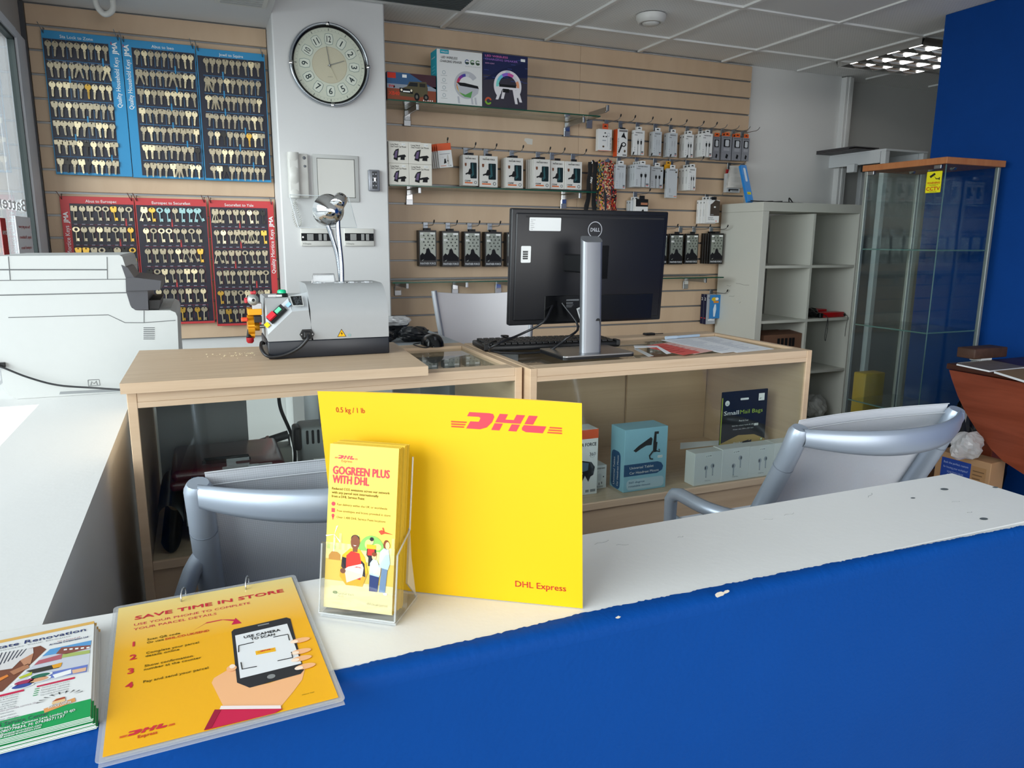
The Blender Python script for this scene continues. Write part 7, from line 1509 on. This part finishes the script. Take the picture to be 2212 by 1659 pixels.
for nm, (a, b, c_, d) in pos.items():
    box_thing('car_mount_box', '%s of the four car mount boxes stacked at the middle shelf\'s left end' % nm, 'box', a+.0006, b-.0006, SB_Y, c_+.0003, d-.0006, .085, CREAMB, mount_art, group='car mount boxes on the middle shelf')
for nm, a, b in (('left', xl_, xm_-.02), ('right', xm_-.018, Xb-.03)):
    box_thing('car_mount_box', 'white box standing behind the %s pair of stacked car mount boxes' % nm, 'box', a, b, SB_Y+.09, S2+.0005, Zt+.014, .08, CREAMB, group='car mount boxes on the middle shelf')

# ================================================================ peg hooks and hanging packs
TIP = mat('black_hook_tip', '#121214', .5); PLT = mat('steel_hook_plate', '#8f959b', .35, .9)
HL = .16
def groove_z(z):
    zg = atY(832, 89.4, SY).z; return zg-round((zg-z)/.0988)*.0988
def peg(px, py, label, L=HL, tip=True):
    t = atY(px, py, SY-L); zg = groove_z(t.z-.006); r = thing('peg_hook', label, 'hook', (t.x, SY, zg), 'peg hooks on the slat wall')
    mb = MB(); mb.box((t.x-.013, SY-.004, zg-.036), (t.x+.013, SY-.0005, zg+.004), PLT, .001); mb.build('back_plate', r)
    za = zg-.014; mb = MB(); mb.tube([(t.x, SY-.003, za), (t.x, SY-L*.82, za+.001), (t.x, SY-L*.92, za+.006), (t.x, SY-L, max(za+.018, t.z))], .0021, STEEL, 8); wa_ = mb.build('wire_arm', r)
    if tip:
        mb = MB(); zt2 = max(za+.018, t.z); mb.tube([(t.x, SY-L+.003, zt2-.004), (t.x, SY-L-.002, zt2+.005), (t.x, SY-L-.004, zt2+.009)], [.0036, .0042, .003], TIP, 10); mb.build('tip_cap', wa_)
    return t.x, za
rows = {
 'top row of hooks': [(1340.9, 254.5, 1), (1372, 257.6, 1), (1410, 260.7, 1), (1449.3, 263, 1), (1483.3, 266.4, 1), (1520, 268.8, 1), (1548.6, 270.4, 1), (1571.4, 270.8, 0), (1597.4, 275, 0), (1621, 279, 0), (1641.5, 277.3, 0)],
 'second row of hooks': [(1266.3, 330.8, 1), (1368, 338, 1), (1407.6, 339, 1), (1448.3, 341.4, 1), (1484.3, 343, 1), (1519.5, 343.5, 1), (1612, 349, 0)],
 'third row of hooks': [(1404, 417.3, 1), (1562, 424, 0)],
 'row above the middle shelf': [(967, 301, 1), (1027.4, 317.5, 1), (1072.7, 319.8, 1), (1130.3, 322.2, 1), (1188.6, 326.9, 1), (1219.7, 330, 1)],
 'row of black case packs': [(937.6, 483.3, 1), (987.4, 485.4, 1), (1036, 486.4, 1), (1081, 488.4, 1), (1463.6, 493.3, 1), (1504, 492.9, 1), (1534, 492.9, 1), (1571.6, 494.8, 1)],
 'low row beside the shelving': [(1571, 633.6, 1)]}
PEG = {}
for rn, lst in rows.items():
    for k, (px, py, tp) in enumerate(lst):
        lab = ('single peg hook holding glue packs low on the slat wall' if len(lst) == 1 else '%s peg hook from the left in the %s' % (ORDN[k], rn))
        PEG[(rn, k)] = peg(px, py, lab, tip=bool(tp))
GPK = mat('pale_grey_pack', '#c3c8cc', .5)
def mark(mb, x, y, s): mb.poly([(x, y), (x+s, y), (x+s*.75, y+s*.9), (x+s*.45, y+s*.9)], INKK, .0004)
def tab(mb, x, y0, z1, m=None, w_=.036, h=.02):
    mm = m or WHITE; mb.box((x-w_/2, y0+.001, z1), (x+w_/2, y0+.0025, z1+h), mm); mb.front(x, y0+.0007, z1+h*.5); mb.poly([(-.011, -.002), (.011, -.002), (.006, .003), (.002, .005), (-.002, .005), (-.006, .003)], INKK, 0); mb.T = Matrix()
def pack(name, label, cat, rc, Y, dep, n, m, art, side=None, tabm=None, group=None, tabs=True, behind=None, gap=.002, dx=0.0, tabh=.02):
    """n packs one behind the other on a hook; the front one at depth Y"""
    X0, X1, Z0, Z1 = rect(*rc, Y)
    for k in range(n):
        y = Y+k*(dep+gap); mb = MB(); ox = dx*k; mb.box((X0+ox, y, Z0), (X1+ox, y+dep, Z1), m, .0008)
        if tabs: tab(mb, (X0+X1)/2+ox, y, Z1, tabm, min(.036, (X1-X0)*.7), tabh)
        if art: mb.front(X0+ox, y-.0003, Z0); art(mb, X1-X0, Z1-Z0); mb.T = Matrix()
        if side: mb.face((X0+ox-.0003, y+dep, Z0), (0, -1, 0), (0, 0, 1)); side(mb, dep, Z1-Z0); mb.T = Matrix()
        lab = label if k == 0 else (behind or 'same pack hanging directly behind: '+label)
        tag(mb.build(name, at=((X0+X1)/2+ox, y, Z0)), lab, cat, group)
def cable_art(v):
    def f(mb, w, h):
        mb.text('PANTHER FORCE', w*.5, h*.88, h*.045, INKK, .0003, 'c', .02, width=w*.62)
        D = INKK if v != 2 else ink('#b4b9be')
        for u, cur in ((.42, v in (1, 3)), (.70, False)):
            mb.q(w*(u-.035), h*.58, w*(u+.035), h*.66, ink('#a9adb2'), .0004); mb.poly([(w*(u-.07), h*.58), (w*(u+.07), h*.58), (w*(u+.07), h*.48), (w*(u+.03), h*.42), (w*(u-.03), h*.42), (w*(u-.07), h*.48)], D, .0005); mb.q(w*(u-.014), 0, w*(u+.014), h*.43, D, .0004)
        for k in range(3): mb.ring(w*.14, h*(.12+.09*k), w*.03, w*.045, GRYI, .0003, 12)
        mb.q(w*.74, h*.10, w*.92, h*.16, ink('#5d6468'), .0006); mb.q(w*.76, h*.05, w*.9, h*.085, ink('#cf5a4a'), .0006); mb.q(w*.1, h*.79, w*.35, h*.82, GRYI, .0003)
        if v == 3: mb.ell(w*.84, h*.8, w*.07, h*.035, ink('#4d4636'), .0006, 12)
    return f
def cside(mb, w, h): mark(mb, w*.2, h*.86, min(.009, w*.6)); mb.q(w*.4, h*.3, w*.5, h*.6, GRYI, .0003)
def redbottom(): pass
def ear_art(mb, w, h):
    mb.poly([(w*.40, h*.80), (w*.58, h*.80), (w*.5, h*.87)], INKK, .0003)
    for u in (.38, .58): mb.ell(w*u, h*.66, w*.06, h*.03, INKK, .0003, 12)
    mb.ring(w*.76, h*.75, w*.08, w*.13, ink('#c9ccd0'), .0003, 18); mb.q(w*.66, h*.2, w*.70, h*.72, ink('#c9ccd0'), .0003); mb.ell(w*.38, h*.2, w*.08, h*.045, ink('#5a4a3a'), .0003, 14); mb.q(w*.3, h*.46, w*.56, h*.5, ink('#9aa0a6'), .0003)
    T = mb.T.copy(); mb.T = T @ Matrix.Translation((w*.95, h*.08, 0)) @ Matrix.Rotation(pi/2, 4, 'Z'); mb.text('PANTHER FORCE', 0, 0, w*.08, INKK, .0003, 'l', .02, width=h*.55); mb.T = T; mb.q(0, 0, w, h*.02, ink('#df6a35'), .0004)
OR2 = mat('orange_card', '#d9582a', .55)
Yp = SY-.07
pack('earphone_pack', 'white earphone pack with orange hanging tab, first on the top row', 'pack', (1292.5, 279, 1321.5, 326), Yp, .03, 1, WHITE, ear_art, tabm=OR2, tabh=.03)
def clip_art(mb, w, h):
    mb.q(w*.15, h*.90, w*.95, h*.97, ink('#7d7a7c'), .0003); mb.poly([(w*.35, h*.70), (w*.62, h*.90), (w*.7, h*.78), (w*.88, h*.64), (w*.6, h*.70)], INKK, .0003); mb.ring(w*.62, h*.44, w*.14, w*.24, INKK, .0003, 24, ey=.8); mb.poly([(w*.10, h*.14), (w*.40, h*.5), (w*.52, h*.42), (w*.22, h*.12)], INKK, .0004); mb.ell(w*.75, h*.2, w*.09, h*.05, ink('#5a4a3a'), .0003, 14); mb.q(w*.55, h*.04, w*.92, h*.07, INKK, .0003)
    T = mb.T.copy(); mb.T = T @ Matrix.Translation((w*.16, h*.08, 0)) @ Matrix.Rotation(pi/2, 4, 'Z'); mb.text('PANTHER', 0, 0, w*.14, ink('#8d9094'), .0003, width=h*.6); mb.T = T
def orside(mb, w, h): mb.q(0, 0, w, h, ink('#d9582a'), .0002)
pack('phone_clip_pack', 'white pack with orange side and black clip picture, second on the top row', 'pack', (1333.5, 279, 1355.5, 338), Yp, .045, 1, WHITE, clip_art, orside, tabm=BLACK, tabh=.008)
pack('cable_pack', 'white cable pack with two black plugs, third on the top row', 'pack', (1368, 281.5, 1392, 335), Yp, .010, 2, WHITE, cable_art(0), cside, behind='white cable pack behind the third one on the top row', group='cable packs on the slat wall')
pack('cable_pack', 'grey-white deep cable box, fourth on the top row', 'pack', (1411, 284, 1429, 336.5), Yp, .045, 1, GPK, cable_art(2), cside, group='cable packs on the slat wall')
pack('cable_pack', 'grey-white deep cable box, fifth on the top row, with faint picture', 'pack', (1443.5, 287, 1463, 339), Yp-.01, .05, 1, GPK, cable_art(2), cside, group='cable packs on the slat wall')
pack('cable_pack', 'white cable box with two dark plugs, sixth on the top row', 'pack', (1479, 290, 1498, 340.5), Yp-.005, .026, 2, WHITE, cable_art(1), cside, behind='white cable box behind the sixth one on the top row', group='cable packs on the slat wall')
pack('cable_pack', 'front white cable box of the three hung together on the top row', 'pack', (1516, 288, 1539, 339), SY-.108, .033, 3, WHITE, cable_art(0), cside, behind='white cable box behind the front one of the three on the top row', group='cable packs on the slat wall')
CHG = mat('grey_charger_box', '#8b8d94', .4)
def chg_art(mb, w, h):
    mb.text('PANTHER FORCE', w*.5, h*.92, h*.035, INKK, .0003, 'c', .01, width=w*.8); mb.poly(rrect(w*.18, h*.55, w*.82, h*.87, .003), INKK, .0003); mb.poly(rrect(w*.33, h*.58, w*.72, h*.84, .006), ink('#c9cdd2'), .0005)
    for k in range(3): mb.q(w*.2, h*(.40+.04*k), w*.8, h*(.415+.04*k), ink('#c4c6cc'), .0003)
    mb.poly([(w*.4, h*.1), (w*.5, h*.27), (w*.7, h*.22), (w*.6, h*.06)], INKK, .0003); mb.q(0, h*.3, w, h*.305, ink('#6a6c74'), .0003)
ORT = mat('orange_tab', '#e2601f', .5)
for k, rc in enumerate(((1540, 295, 1555, 345), (1559, 294, 1580, 346), (1582.5, 296.5, 1601.5, 347), (1603, 298, 1618.5, 348))):
    pack('charger_pack', 'grey charger pack with orange tab, %s of four at the top row\'s right end' % ORDN[k], 'pack', rc, SY-.06+.002*k, .025, 2 if k in (1, 2) else 1, CHG, chg_art, tabm=ORT, group='grey charger packs', behind='grey charger pack hanging behind the %s of the four' % ORDN[k], tabh=.022)
pack('cable_pack', 'plain grey-white pack right of the lanyards in the second row', 'pack', (1330, 355, 1351.5, 408), Yp, .02, 2, GPK, cable_art(2), cside, group='cable packs on the slat wall', behind='plain grey-white pack behind the one right of the lanyards')
pack('cable_pack', 'front wide cable box of the four hung together in the second row', 'pack', (1371.5, 355, 1404, 404), SY-.108, .024, 4, GPK, cable_art(1), cside, group='cable packs on the slat wall', behind='wide cable box behind the front one of the four in the second row')
pack('cable_pack', 'wide cable pack with small round mark, third in the second row', 'pack', (1405.5, 359.5, 1432.5, 406.5), Yp+.01, .02, 1, GPK, cable_art(3), cside, group='cable packs on the slat wall')
def dk_art(mb, w, h): mb.q(0, h*.72, w, h, ink('#dfa022'), .0003); mb.q(w*.1, h*.1, w*.9, h*.3, ink('#8a6a1c'), .0003)
pack('torch_pack', 'narrow black pack with amber top, between two white packs in the second row', 'pack', (1434, 356, 1452, 397), SY-.04, .02, 1, BLACK, dk_art, tabm=mat('amber_card', '#dfa022', .5))
pack('cable_pack', 'long narrow cable pack reaching lowest in the second row', 'pack', (1440.5, 364, 1463, 427.5), Yp-.01, .022, 1, GPK, lambda mb, w, h: (mb.text('PANTHER FORCE', w*.5, h*.93, h*.035, INKK, .0003, 'c', .01, width=w*.6), mb.ell(w*.84, h*.88, w*.08, h*.03, ink('#4d4636'), .0003, 12), mb.q(w*.25, h*.06, w*.6, h*.075, GRYI, .0003), mb.q(w*.7, h*.04, w*.95, h*.07, ink('#e28a6a'), .0003), [mb.ring(w*.3, h*(.2+.05*k), w*.03, w*.05, GRYI, .0003, 10) for k in range(3)]), cside, group='cable packs on the slat wall')
pack('cable_pack', 'front cable box of the three at the right in the second row', 'pack', (1486.5, 362, 1503, 411), SY-.106, .032, 3, WHITE, cable_art(0), cside, group='cable packs on the slat wall', behind='cable box behind the front one of the three at the right in the second row')
pack('boxed_adapter', 'grey-white box partly covered by a white bag beside the blue pack', 'pack', (1570, 375, 1599, 416), SY-.06, .03, 1, GPK, lambda mb, w, h: (mb.q(w*.15, h*.12, w*.9, h*.18, INKK, .0003), mb.q(w*.15, h*.05, w*.28, h*.12, INKK, .0003), mb.q(w*.4, h*.06, w*.9, h*.09, GRYI, .0003)))
X0, X1, Z0, Z1 = rect(1571, 358, 1604, 406, SY-.085); mb = MB(); G = [[V((X0+(.3-.3*j/8)*(X1-X0)*.6+(X1-X0)*(i/6)*(.62+.38*min(1, j/6)), SY-.085-.012*sin(pi*i/6)*(j/8)-.003*((i*3+j*5) % 3), Z1-(Z1-Z0)*j/8)) for i in range(7)] for j in range(9)]
mb.grid(G, mat('white_plastic_bag', '#cfccc6', .45), False); mb.grid([[p+V((0, .012, 0)) for p in reversed(q_)] for q_ in G], MATS['white_plastic_bag'], False); tag(mb.build('white_bag', at=(X0, SY-.11, Z0)), 'small white plastic bag hanging over a box near the slat wall edge', 'bag')
pack('red_tag_pack', 'small red topped pack behind the hanging white bag', 'pack', (1570, 366, 1580, 384), SY-.045, .012, 1, ink('#a8262a'), None, tabs=False)
# lanyards
def flowery(name, base, cols):
    m = mat(name, base, .8); t = m.node_tree; b = t.nodes['Principled BSDF']; tc = t.nodes.new('ShaderNodeTexCoord'); v = t.nodes.new('ShaderNodeTexVoronoi'); v.inputs['Scale'].default_value = 130
    rp = t.nodes.new('ShaderNodeValToRGB'); rp.color_ramp.interpolation = 'CONSTANT'; e = rp.color_ramp.elements; n = len(cols); e[0].position = 0; e[0].color = (*hx(cols[0]), 1); e[1].position = 1/n; e[1].color = (*hx(cols[1]), 1)
    for k in range(2, n): q_ = e.new(k/n); q_.color = (*hx(cols[k]), 1)
    sp = t.nodes.new('ShaderNodeSeparateColor'); t.links.new(tc.outputs['Object'], v.inputs['Vector']); t.links.new(v.outputs['Color'], sp.inputs[0]); t.links.new(sp.outputs[0], rp.inputs['Fac']); t.links.new(rp.outputs['Color'], b.inputs['Base Color']); return m
LMAT = [mat('black_lanyard_web', '#0d0d10', .75), flowery('sunflower_web', '#1a1614', ['#17141a', '#c98a2a', '#17141a', '#d86f9c', '#2a2f26', '#e0b648', '#4d7f78']), flowery('painted_web', '#6d4a38', ['#8a4a3a', '#d8b48a', '#3d2a26', '#b5532f', '#e6c9a0', '#5d5a66', '#c23b3b']), flowery('dark_red_web', '#1a1012', ['#120e12', '#c0282c', '#120e12', '#d07a2a', '#8a1f28', '#120e12', '#d8c0a0']), mat('blue_grey_web', '#5d6f86', .75)]
names = ['black lanyard with white lettering', 'lanyard with yellow sunflower print', 'brown and cream picture print lanyard', 'black lanyard with red and orange print', 'blue-grey striped lanyard top']
geo = [(1281, 350, 1274, 474, 16), (1296, 349, 1291, 474, 13), (1304, 350, 1309, 474, 15), (1319, 351, 1323, 474, 12), (1313, 346, 1317, 474, 11)]
for k, (xa, ya, xb, yb2, wd) in enumerate(geo):
    Y = SY-.112+.02*k if k < 4 else SY-.03; mb = MB()
    for s_ in (-1, 1):
        a = atY(xa+s_*wd*.28, ya, Y+.006*s_); b = atY(xb+s_*wd*.52, yb2, Y+.004*s_); P = []
        for i in range(17):
            t_ = i/16; q_ = a.lerp(b, t_); wv_ = .0145*(1+.1*sin(i*1.7+k)); q_ = q_+V((.003*sin(i*.9+k*2+s_), -.004*sin(i*.6+k)*s_, 0)); P.append([q_+V((-wv_, 0, 0)), q_+V((0, -.003, 0)), q_+V((wv_, 0, 0))])
        mb.grid(P, LMAT[k])
    a = atY(xa, ya, Y); mb.tube([a+V((-.009, 0, -.004)), a+V((0, .0, .007)), a+V((.009, 0, -.004))], .006, LMAT[k], 8)
    if k == 0:
        p = atY(1278, 388, Y-.012); T = Matrix.Translation(p) @ Matrix(((1, 0, 0, 0), (0, 0, -1, 0), (0, 1, 0, 0), (0, 0, 0, 1))) @ Matrix.Rotation(radians(82), 4, 'Z'); mb.T = T; mb.text('NIKE', -.02, -.004, .011, WHI, .0, 'l', .03, .2); mb.T = Matrix()
        p = atY(1279, 352, Y-.012); mb.tube([p+V((-.004, 0, .012)), p+V((.002, 0, .004)), p+V((.0, 0, -.004))], .0022, WHI, 5)
    if k == 3:
        p = atY(1323, 440, Y-.012); mb.T = Matrix.Translation(p) @ Matrix(((1, 0, 0, 0), (0, 0, -1, 0), (0, 1, 0, 0), (0, 0, 0, 1))) @ Matrix.Rotation(radians(-90), 4, 'Z'); mb.text('BOSE', -.02, -.005, .012, ink('#d23a2e'), 0, 'l', .03); mb.T = Matrix()
    tag(mb.build('lanyard', at=tuple(a)), names[k]+' hanging from a hook above the monitor', 'lanyard', 'lanyards on the slat wall')
# packs above the monitor and beside the shelving
def mnt_art(mb, w, h): mb.q(0, h*.66, w, h, INKK, .0002); mb.q(w*.4, h*.74, w*.95, h*.84, ink('#b57a5c'), .0004); mb.poly([(w*.35, h*.36), (w*.6, h*.56), (w*.86, h*.22), (w*.7, h*.2), (w*.6, h*.34)], INKK, .0004)
pack('phone_holder_pack', 'white pack with black top, hanging just above the monitor edge', 'pack', (1373, 430, 1399.5, 478), SY-.09, .03, 1, WHITE, mnt_art, tabm=BLACK)
pack('cable_pack', 'pale pack behind the black topped one just above the monitor', 'pack', (1362, 433, 1385, 478), SY-.055, .02, 2, GPK, None, cside, group='cable packs on the slat wall', behind='pale pack furthest back just above the monitor', dx=-.004)
def pic_art(mb, w, h): mb.poly([(w*.2, h*.30), (w, h*.30), (w, h*.95), (w*.6, h), (w*.35, h*.85), (w*.2, h*.8)], ink('#4a4038'), .0003); mb.q(w*.5, h*.66, w*.66, h*.72, WHI, .0005); mb.text('Universal', w*.06, h*.2, h*.05, INKK, .0003); mb.text('Clip Mount', w*.06, h*.12, h*.05, INKK, .0003); mb.ell(w*.75, h*.07, w*.06, h*.02, ink('#e0604a'), .0003, 10); mb.q(w*.25, h*.33, w*.5, h*.37, GRYI, .0005)
pack('clip_mount_pack', 'white and dark brown picture pack, front one beside the shelving top', 'pack', (1529, 432, 1554, 481), SY-.12, .022, 1, WHITE, pic_art, tabm=BLACK, tabh=.018)
pack('cable_pack', 'white narrow box behind the brown picture pack beside the shelving', 'pack', (1523, 432, 1547, 483), SY-.095, .022, 3, WHITE, None, cside, group='cable packs on the slat wall', behind='white narrow box further behind the brown picture pack', dx=-.006)
# screen protector packs on the middle shelf
def pf_art(mb, w, h):
    mb.text('PANTHER FORCE', w*.5, h*.865, h*.045, INKK, .0003, 'c', .03, width=w*.66); mb.poly([(w*.28, h*.93), (w*.4, h*.955), (w*.36, h*.93)], ink('#4b8a4a'), .0003); mb.poly([(w*.12, h*.74), (w*.24, h*.74), (w*.24, h*.66), (w*.18, h*.62), (w*.12, h*.66)], ink('#7a4a34'), .0003); price(mb, w*.38, h*.76, '£ 3.00', w*.18)
    mb.poly(rrect(w*.48, h*.24, w*.90, h*.76, .004), ink('#14262c'), .0003); mb.poly([(w*.55, h*.28), (w*.72, h*.36), (w*.66, h*.74), (w*.6, h*.74)], ink('#2f5a60'), .0005); mb.poly([(w*.16, h*.40), (w*.34, h*.44), (w*.42, h*.56), (w*.58, h*.54), (w*.60, h*.40), (w*.44, h*.36), (w*.30, h*.38), (w*.18, h*.35)], INKK, .0007); mb.ring(w*.44, h*.40, w*.10, w*.105, GRYI, .0005, 18)
    mb.text('CLEAR', w*.12, h*.135, h*.05, INKK, .0003, 'l', .03, .2); mb.q(w*.12, h*.075, w*.62, h*.115, ink('#d9682f'), .0003); mb.ring(w*.82, h*.11, w*.06, w*.09, ink('#5d6468'), .0003, 16)
PFW = mat('white_protector_box', '#dddbd6', .5)
for k, (rc, n, dx) in enumerate((((1000, 335, 1033, 401), 4, -.0), ((1036.5, 337, 1075, 404), 1, 0), ((1093, 341, 1130, 406), 5, 0), ((1153, 344, 1188.3, 407), 5, -.004), ((1189, 347, 1219, 408.5), 1, 0), ((1221.5, 349, 1257, 409.5), 1, 0))):
    pack('phone_kit_pack', 'white phone kit pack with dark phone picture, %s from the left on the middle shelf' % ORDN[k], 'pack', rc, 3.795+(.012 if k == 4 else 0), .013, n, PFW, pf_art, group='phone kit packs on the middle shelf', behind='white phone kit pack stacked behind the %s front one on the middle shelf' % ORDN[k], gap=.003, dx=dx, tabm=BLACK, tabh=.012)
def car_art(mb, w, h): price(mb, w*.2, h*.62, '£ 4.00', w*.2); mb.poly([(w*.35, h*.25), (w*.42, h*.55), (w*.5, h*.58), (w*.55, h*.3)], INKK, .0003); mb.poly([(w*.62, h*.2), (w*.60, h*.55), (w*.66, h*.8), (w*.72, h*.8), (w*.75, h*.5), (w*.74, h*.2)], ink('#c9c6c0'), .0003); mb.ell(w*.66, h*.42, w*.03, h*.06, INKK, .0005, 10); mb.text('5.1A', w*.66, h*.08, h*.08, INKK, .0003, 'l', .01); mb.q(w*.1, h*.1, w*.5, h*.15, ink('#d9a08a'), .0003); mb.q(w*.12, h*.85, w*.85, h*.88, ink('#8d8f92'), .0003)
for k in range(6):
    Y = 3.735+.016*k; X0, X1, Z0, Z1 = rect(944, 328, 974, 362, 3.735); mb = MB(); mb.T = Matrix.Translation(((X0+X1)/2-.006*k, Y, Z1+.03)) @ Matrix.Rotation(radians(-7), 4, 'Y'); w_ = X1-X0; h = Z1-Z0
    mb.box((-w_/2, 0, -h-.03), (w_/2, .013, -.022), WHITE, .001); mb.box((-w_/2, .0005, -.03), (w_/2, .0125, .012), OR2, .001); T = mb.T.copy(); mb.T = T @ Matrix(((1, 0, 0, -w_/2), (0, 0, -1, -.0003), (0, 1, 0, -h-.03), (0, 0, 0, 1)))
    if k == 0: car_art(mb, w_, h)
    mb.T = Matrix(); tag(mb.build('car_charger_pack', at=((X0+X1)/2, Y, Z1)), 'tilted white car charger pack with orange top, frontmost on its hook' if k == 0 else 'car charger pack with orange top behind the tilted front one', 'pack', 'car charger packs with orange tops')
# black phone case packs
PBK = mat('black_case_box', '#0a0a0c', .35); HOL = mat('holographic_card', '#8f958c', .3, .3, noise=.25, nscale=45)
def case_art(mb, w, h):
    mb.poly(rrect(w*.06, h*.16, w*.94, h*.95, .003), HOL, .0003)
    for i in range(3):
        for j in range(5): mb.poly([(w*(.22+.24*i+.08*(j % 2)), h*(.48+.09*j)), (w*(.34+.24*i+.08*(j % 2)), h*(.48+.09*j)), (w*(.28+.24*i+.08*(j % 2)), h*(.53+.09*j))], ink('#3b3e3c'), .0005)
    mb.poly([(w*.06, h*.16), (w*.06, h*.30), (w*.18, h*.38), (w*.30, h*.33), (w*.38, h*.38), (w*.42, h*.49), (w*.58, h*.49), (w*.66, h*.38), (w*.78, h*.34), (w*.94, h*.26), (w*.94, h*.16)], ink('#17171c'), .0007); mb.poly([(w*.14, h*.16), (w*.28, h*.2), (w*.2, h*.15)], ink('#9aa09c'), .0009)
    mb.q(w*.08, h*.88, w*.26, h*.93, WHI, .0007); mb.q(w*.64, h*.89, w*.92, h*.94, WHI, .0007); price(mb, w*.1, h*.72, '£ 5.00', w*.22); mb.text('PANTHER FORCE', w*.5, h*.05, h*.055, ink('#c9ccd0'), .0005, 'c', .03, width=w*.88)
for k, (rc, n, lab) in enumerate((((905, 497.5, 943, 575), 2, 'first black phone case pack left of the monitor'), ((955, 499, 992.5, 576), 2, 'second black phone case pack left of the monitor'), ((1003, 500, 1038, 576), 2, 'third black phone case pack left of the monitor'), ((1048, 501, 1084, 576), 2, 'fourth black phone case pack left of the monitor'), ((1095, 502, 1130, 576), 2, 'black phone case pack half hidden by the left monitor edge'), ((1411, 505.5, 1441.5, 571), 1, 'black phone case pack half hidden by the right monitor edge'), ((1446.5, 505, 1475.5, 571), 1, 'black phone case pack with patterned window, first fully seen right of the monitor'), ((1481, 505, 1508, 570), 1, 'black phone case pack with patterned window, second fully seen right of the monitor'), ((1534, 504, 1562, 570), 4, 'black phone case pack at the front of the thick stack'))):
    pack('phone_case_pack', lab, 'pack', rc, SY-(.055 if n < 4 else .1), .022, n, PBK, case_art, group='black phone case packs', behind='black phone case pack hanging behind the '+lab.replace('black phone case pack ', 'one ').replace(' with patterned window', ''), tabm=BLACK, tabh=.012, gap=.002)
# glue packs
GLU = mat('glue_blue_card', '#2a7fc0', .4)
def glue_art(mb, w, h): mb.text('Super Glue', w*.15, h*.86, h*.045, INKK, .0003, 'l', .01, width=w*.7); mb.q(w*.38, h*.12, w*.62, h*.45, WHI, .0004); mb.q(w*.4, h*.45, w*.6, h*.75, INKK, .0004); mb.q(w*.2, h*.12, w*.9, h*.16, WHI, .0003)
def glue2_art(mb, w, h): mb.ell(w*.35, h*.82, w*.25, h*.08, ink('#d9b92a'), .0003, 16); mb.ell(w*.62, h*.83, w*.16, h*.06, WHI, .0005, 14); mb.q(w*.3, h*.66, w*.8, h*.74, ink('#d98a2a'), .0003); mb.poly([(w*.35, h*.08), (w*.3, h*.4), (w*.42, h*.6), (w*.55, h*.6), (w*.6, h*.4), (w*.5, h*.08)], ink('#d4e4f0'), .0004)
def two_side(mb, w, h): mb.q(0, 0, w, h, ink('#1b1d3a'), .0002); mb.text('2', w*.2, h*.8, min(.018, w*.7), WHI, .0004, 'l', .02); mb.ell(w*.5, h*.2, w*.3, h*.02, ink('#c23b3b'), .0004, 10)
pack('glue_pack', 'blue glue pack with yellow badge at the front of the low hook', 'pack', (1534, 637, 1556, 688), SY-.075, .006, 1, GLU, glue2_art, tabs=False)
pack('glue_card', 'grey super glue card with dark numbered side behind the blue glue pack', 'pack', (1526, 636, 1546, 700), SY-.066, .028, 2, mat('glue_grey_card', '#a9adb4', .45), glue_art, two_side, tabs=False, behind='second numbered glue card behind the grey super glue card')
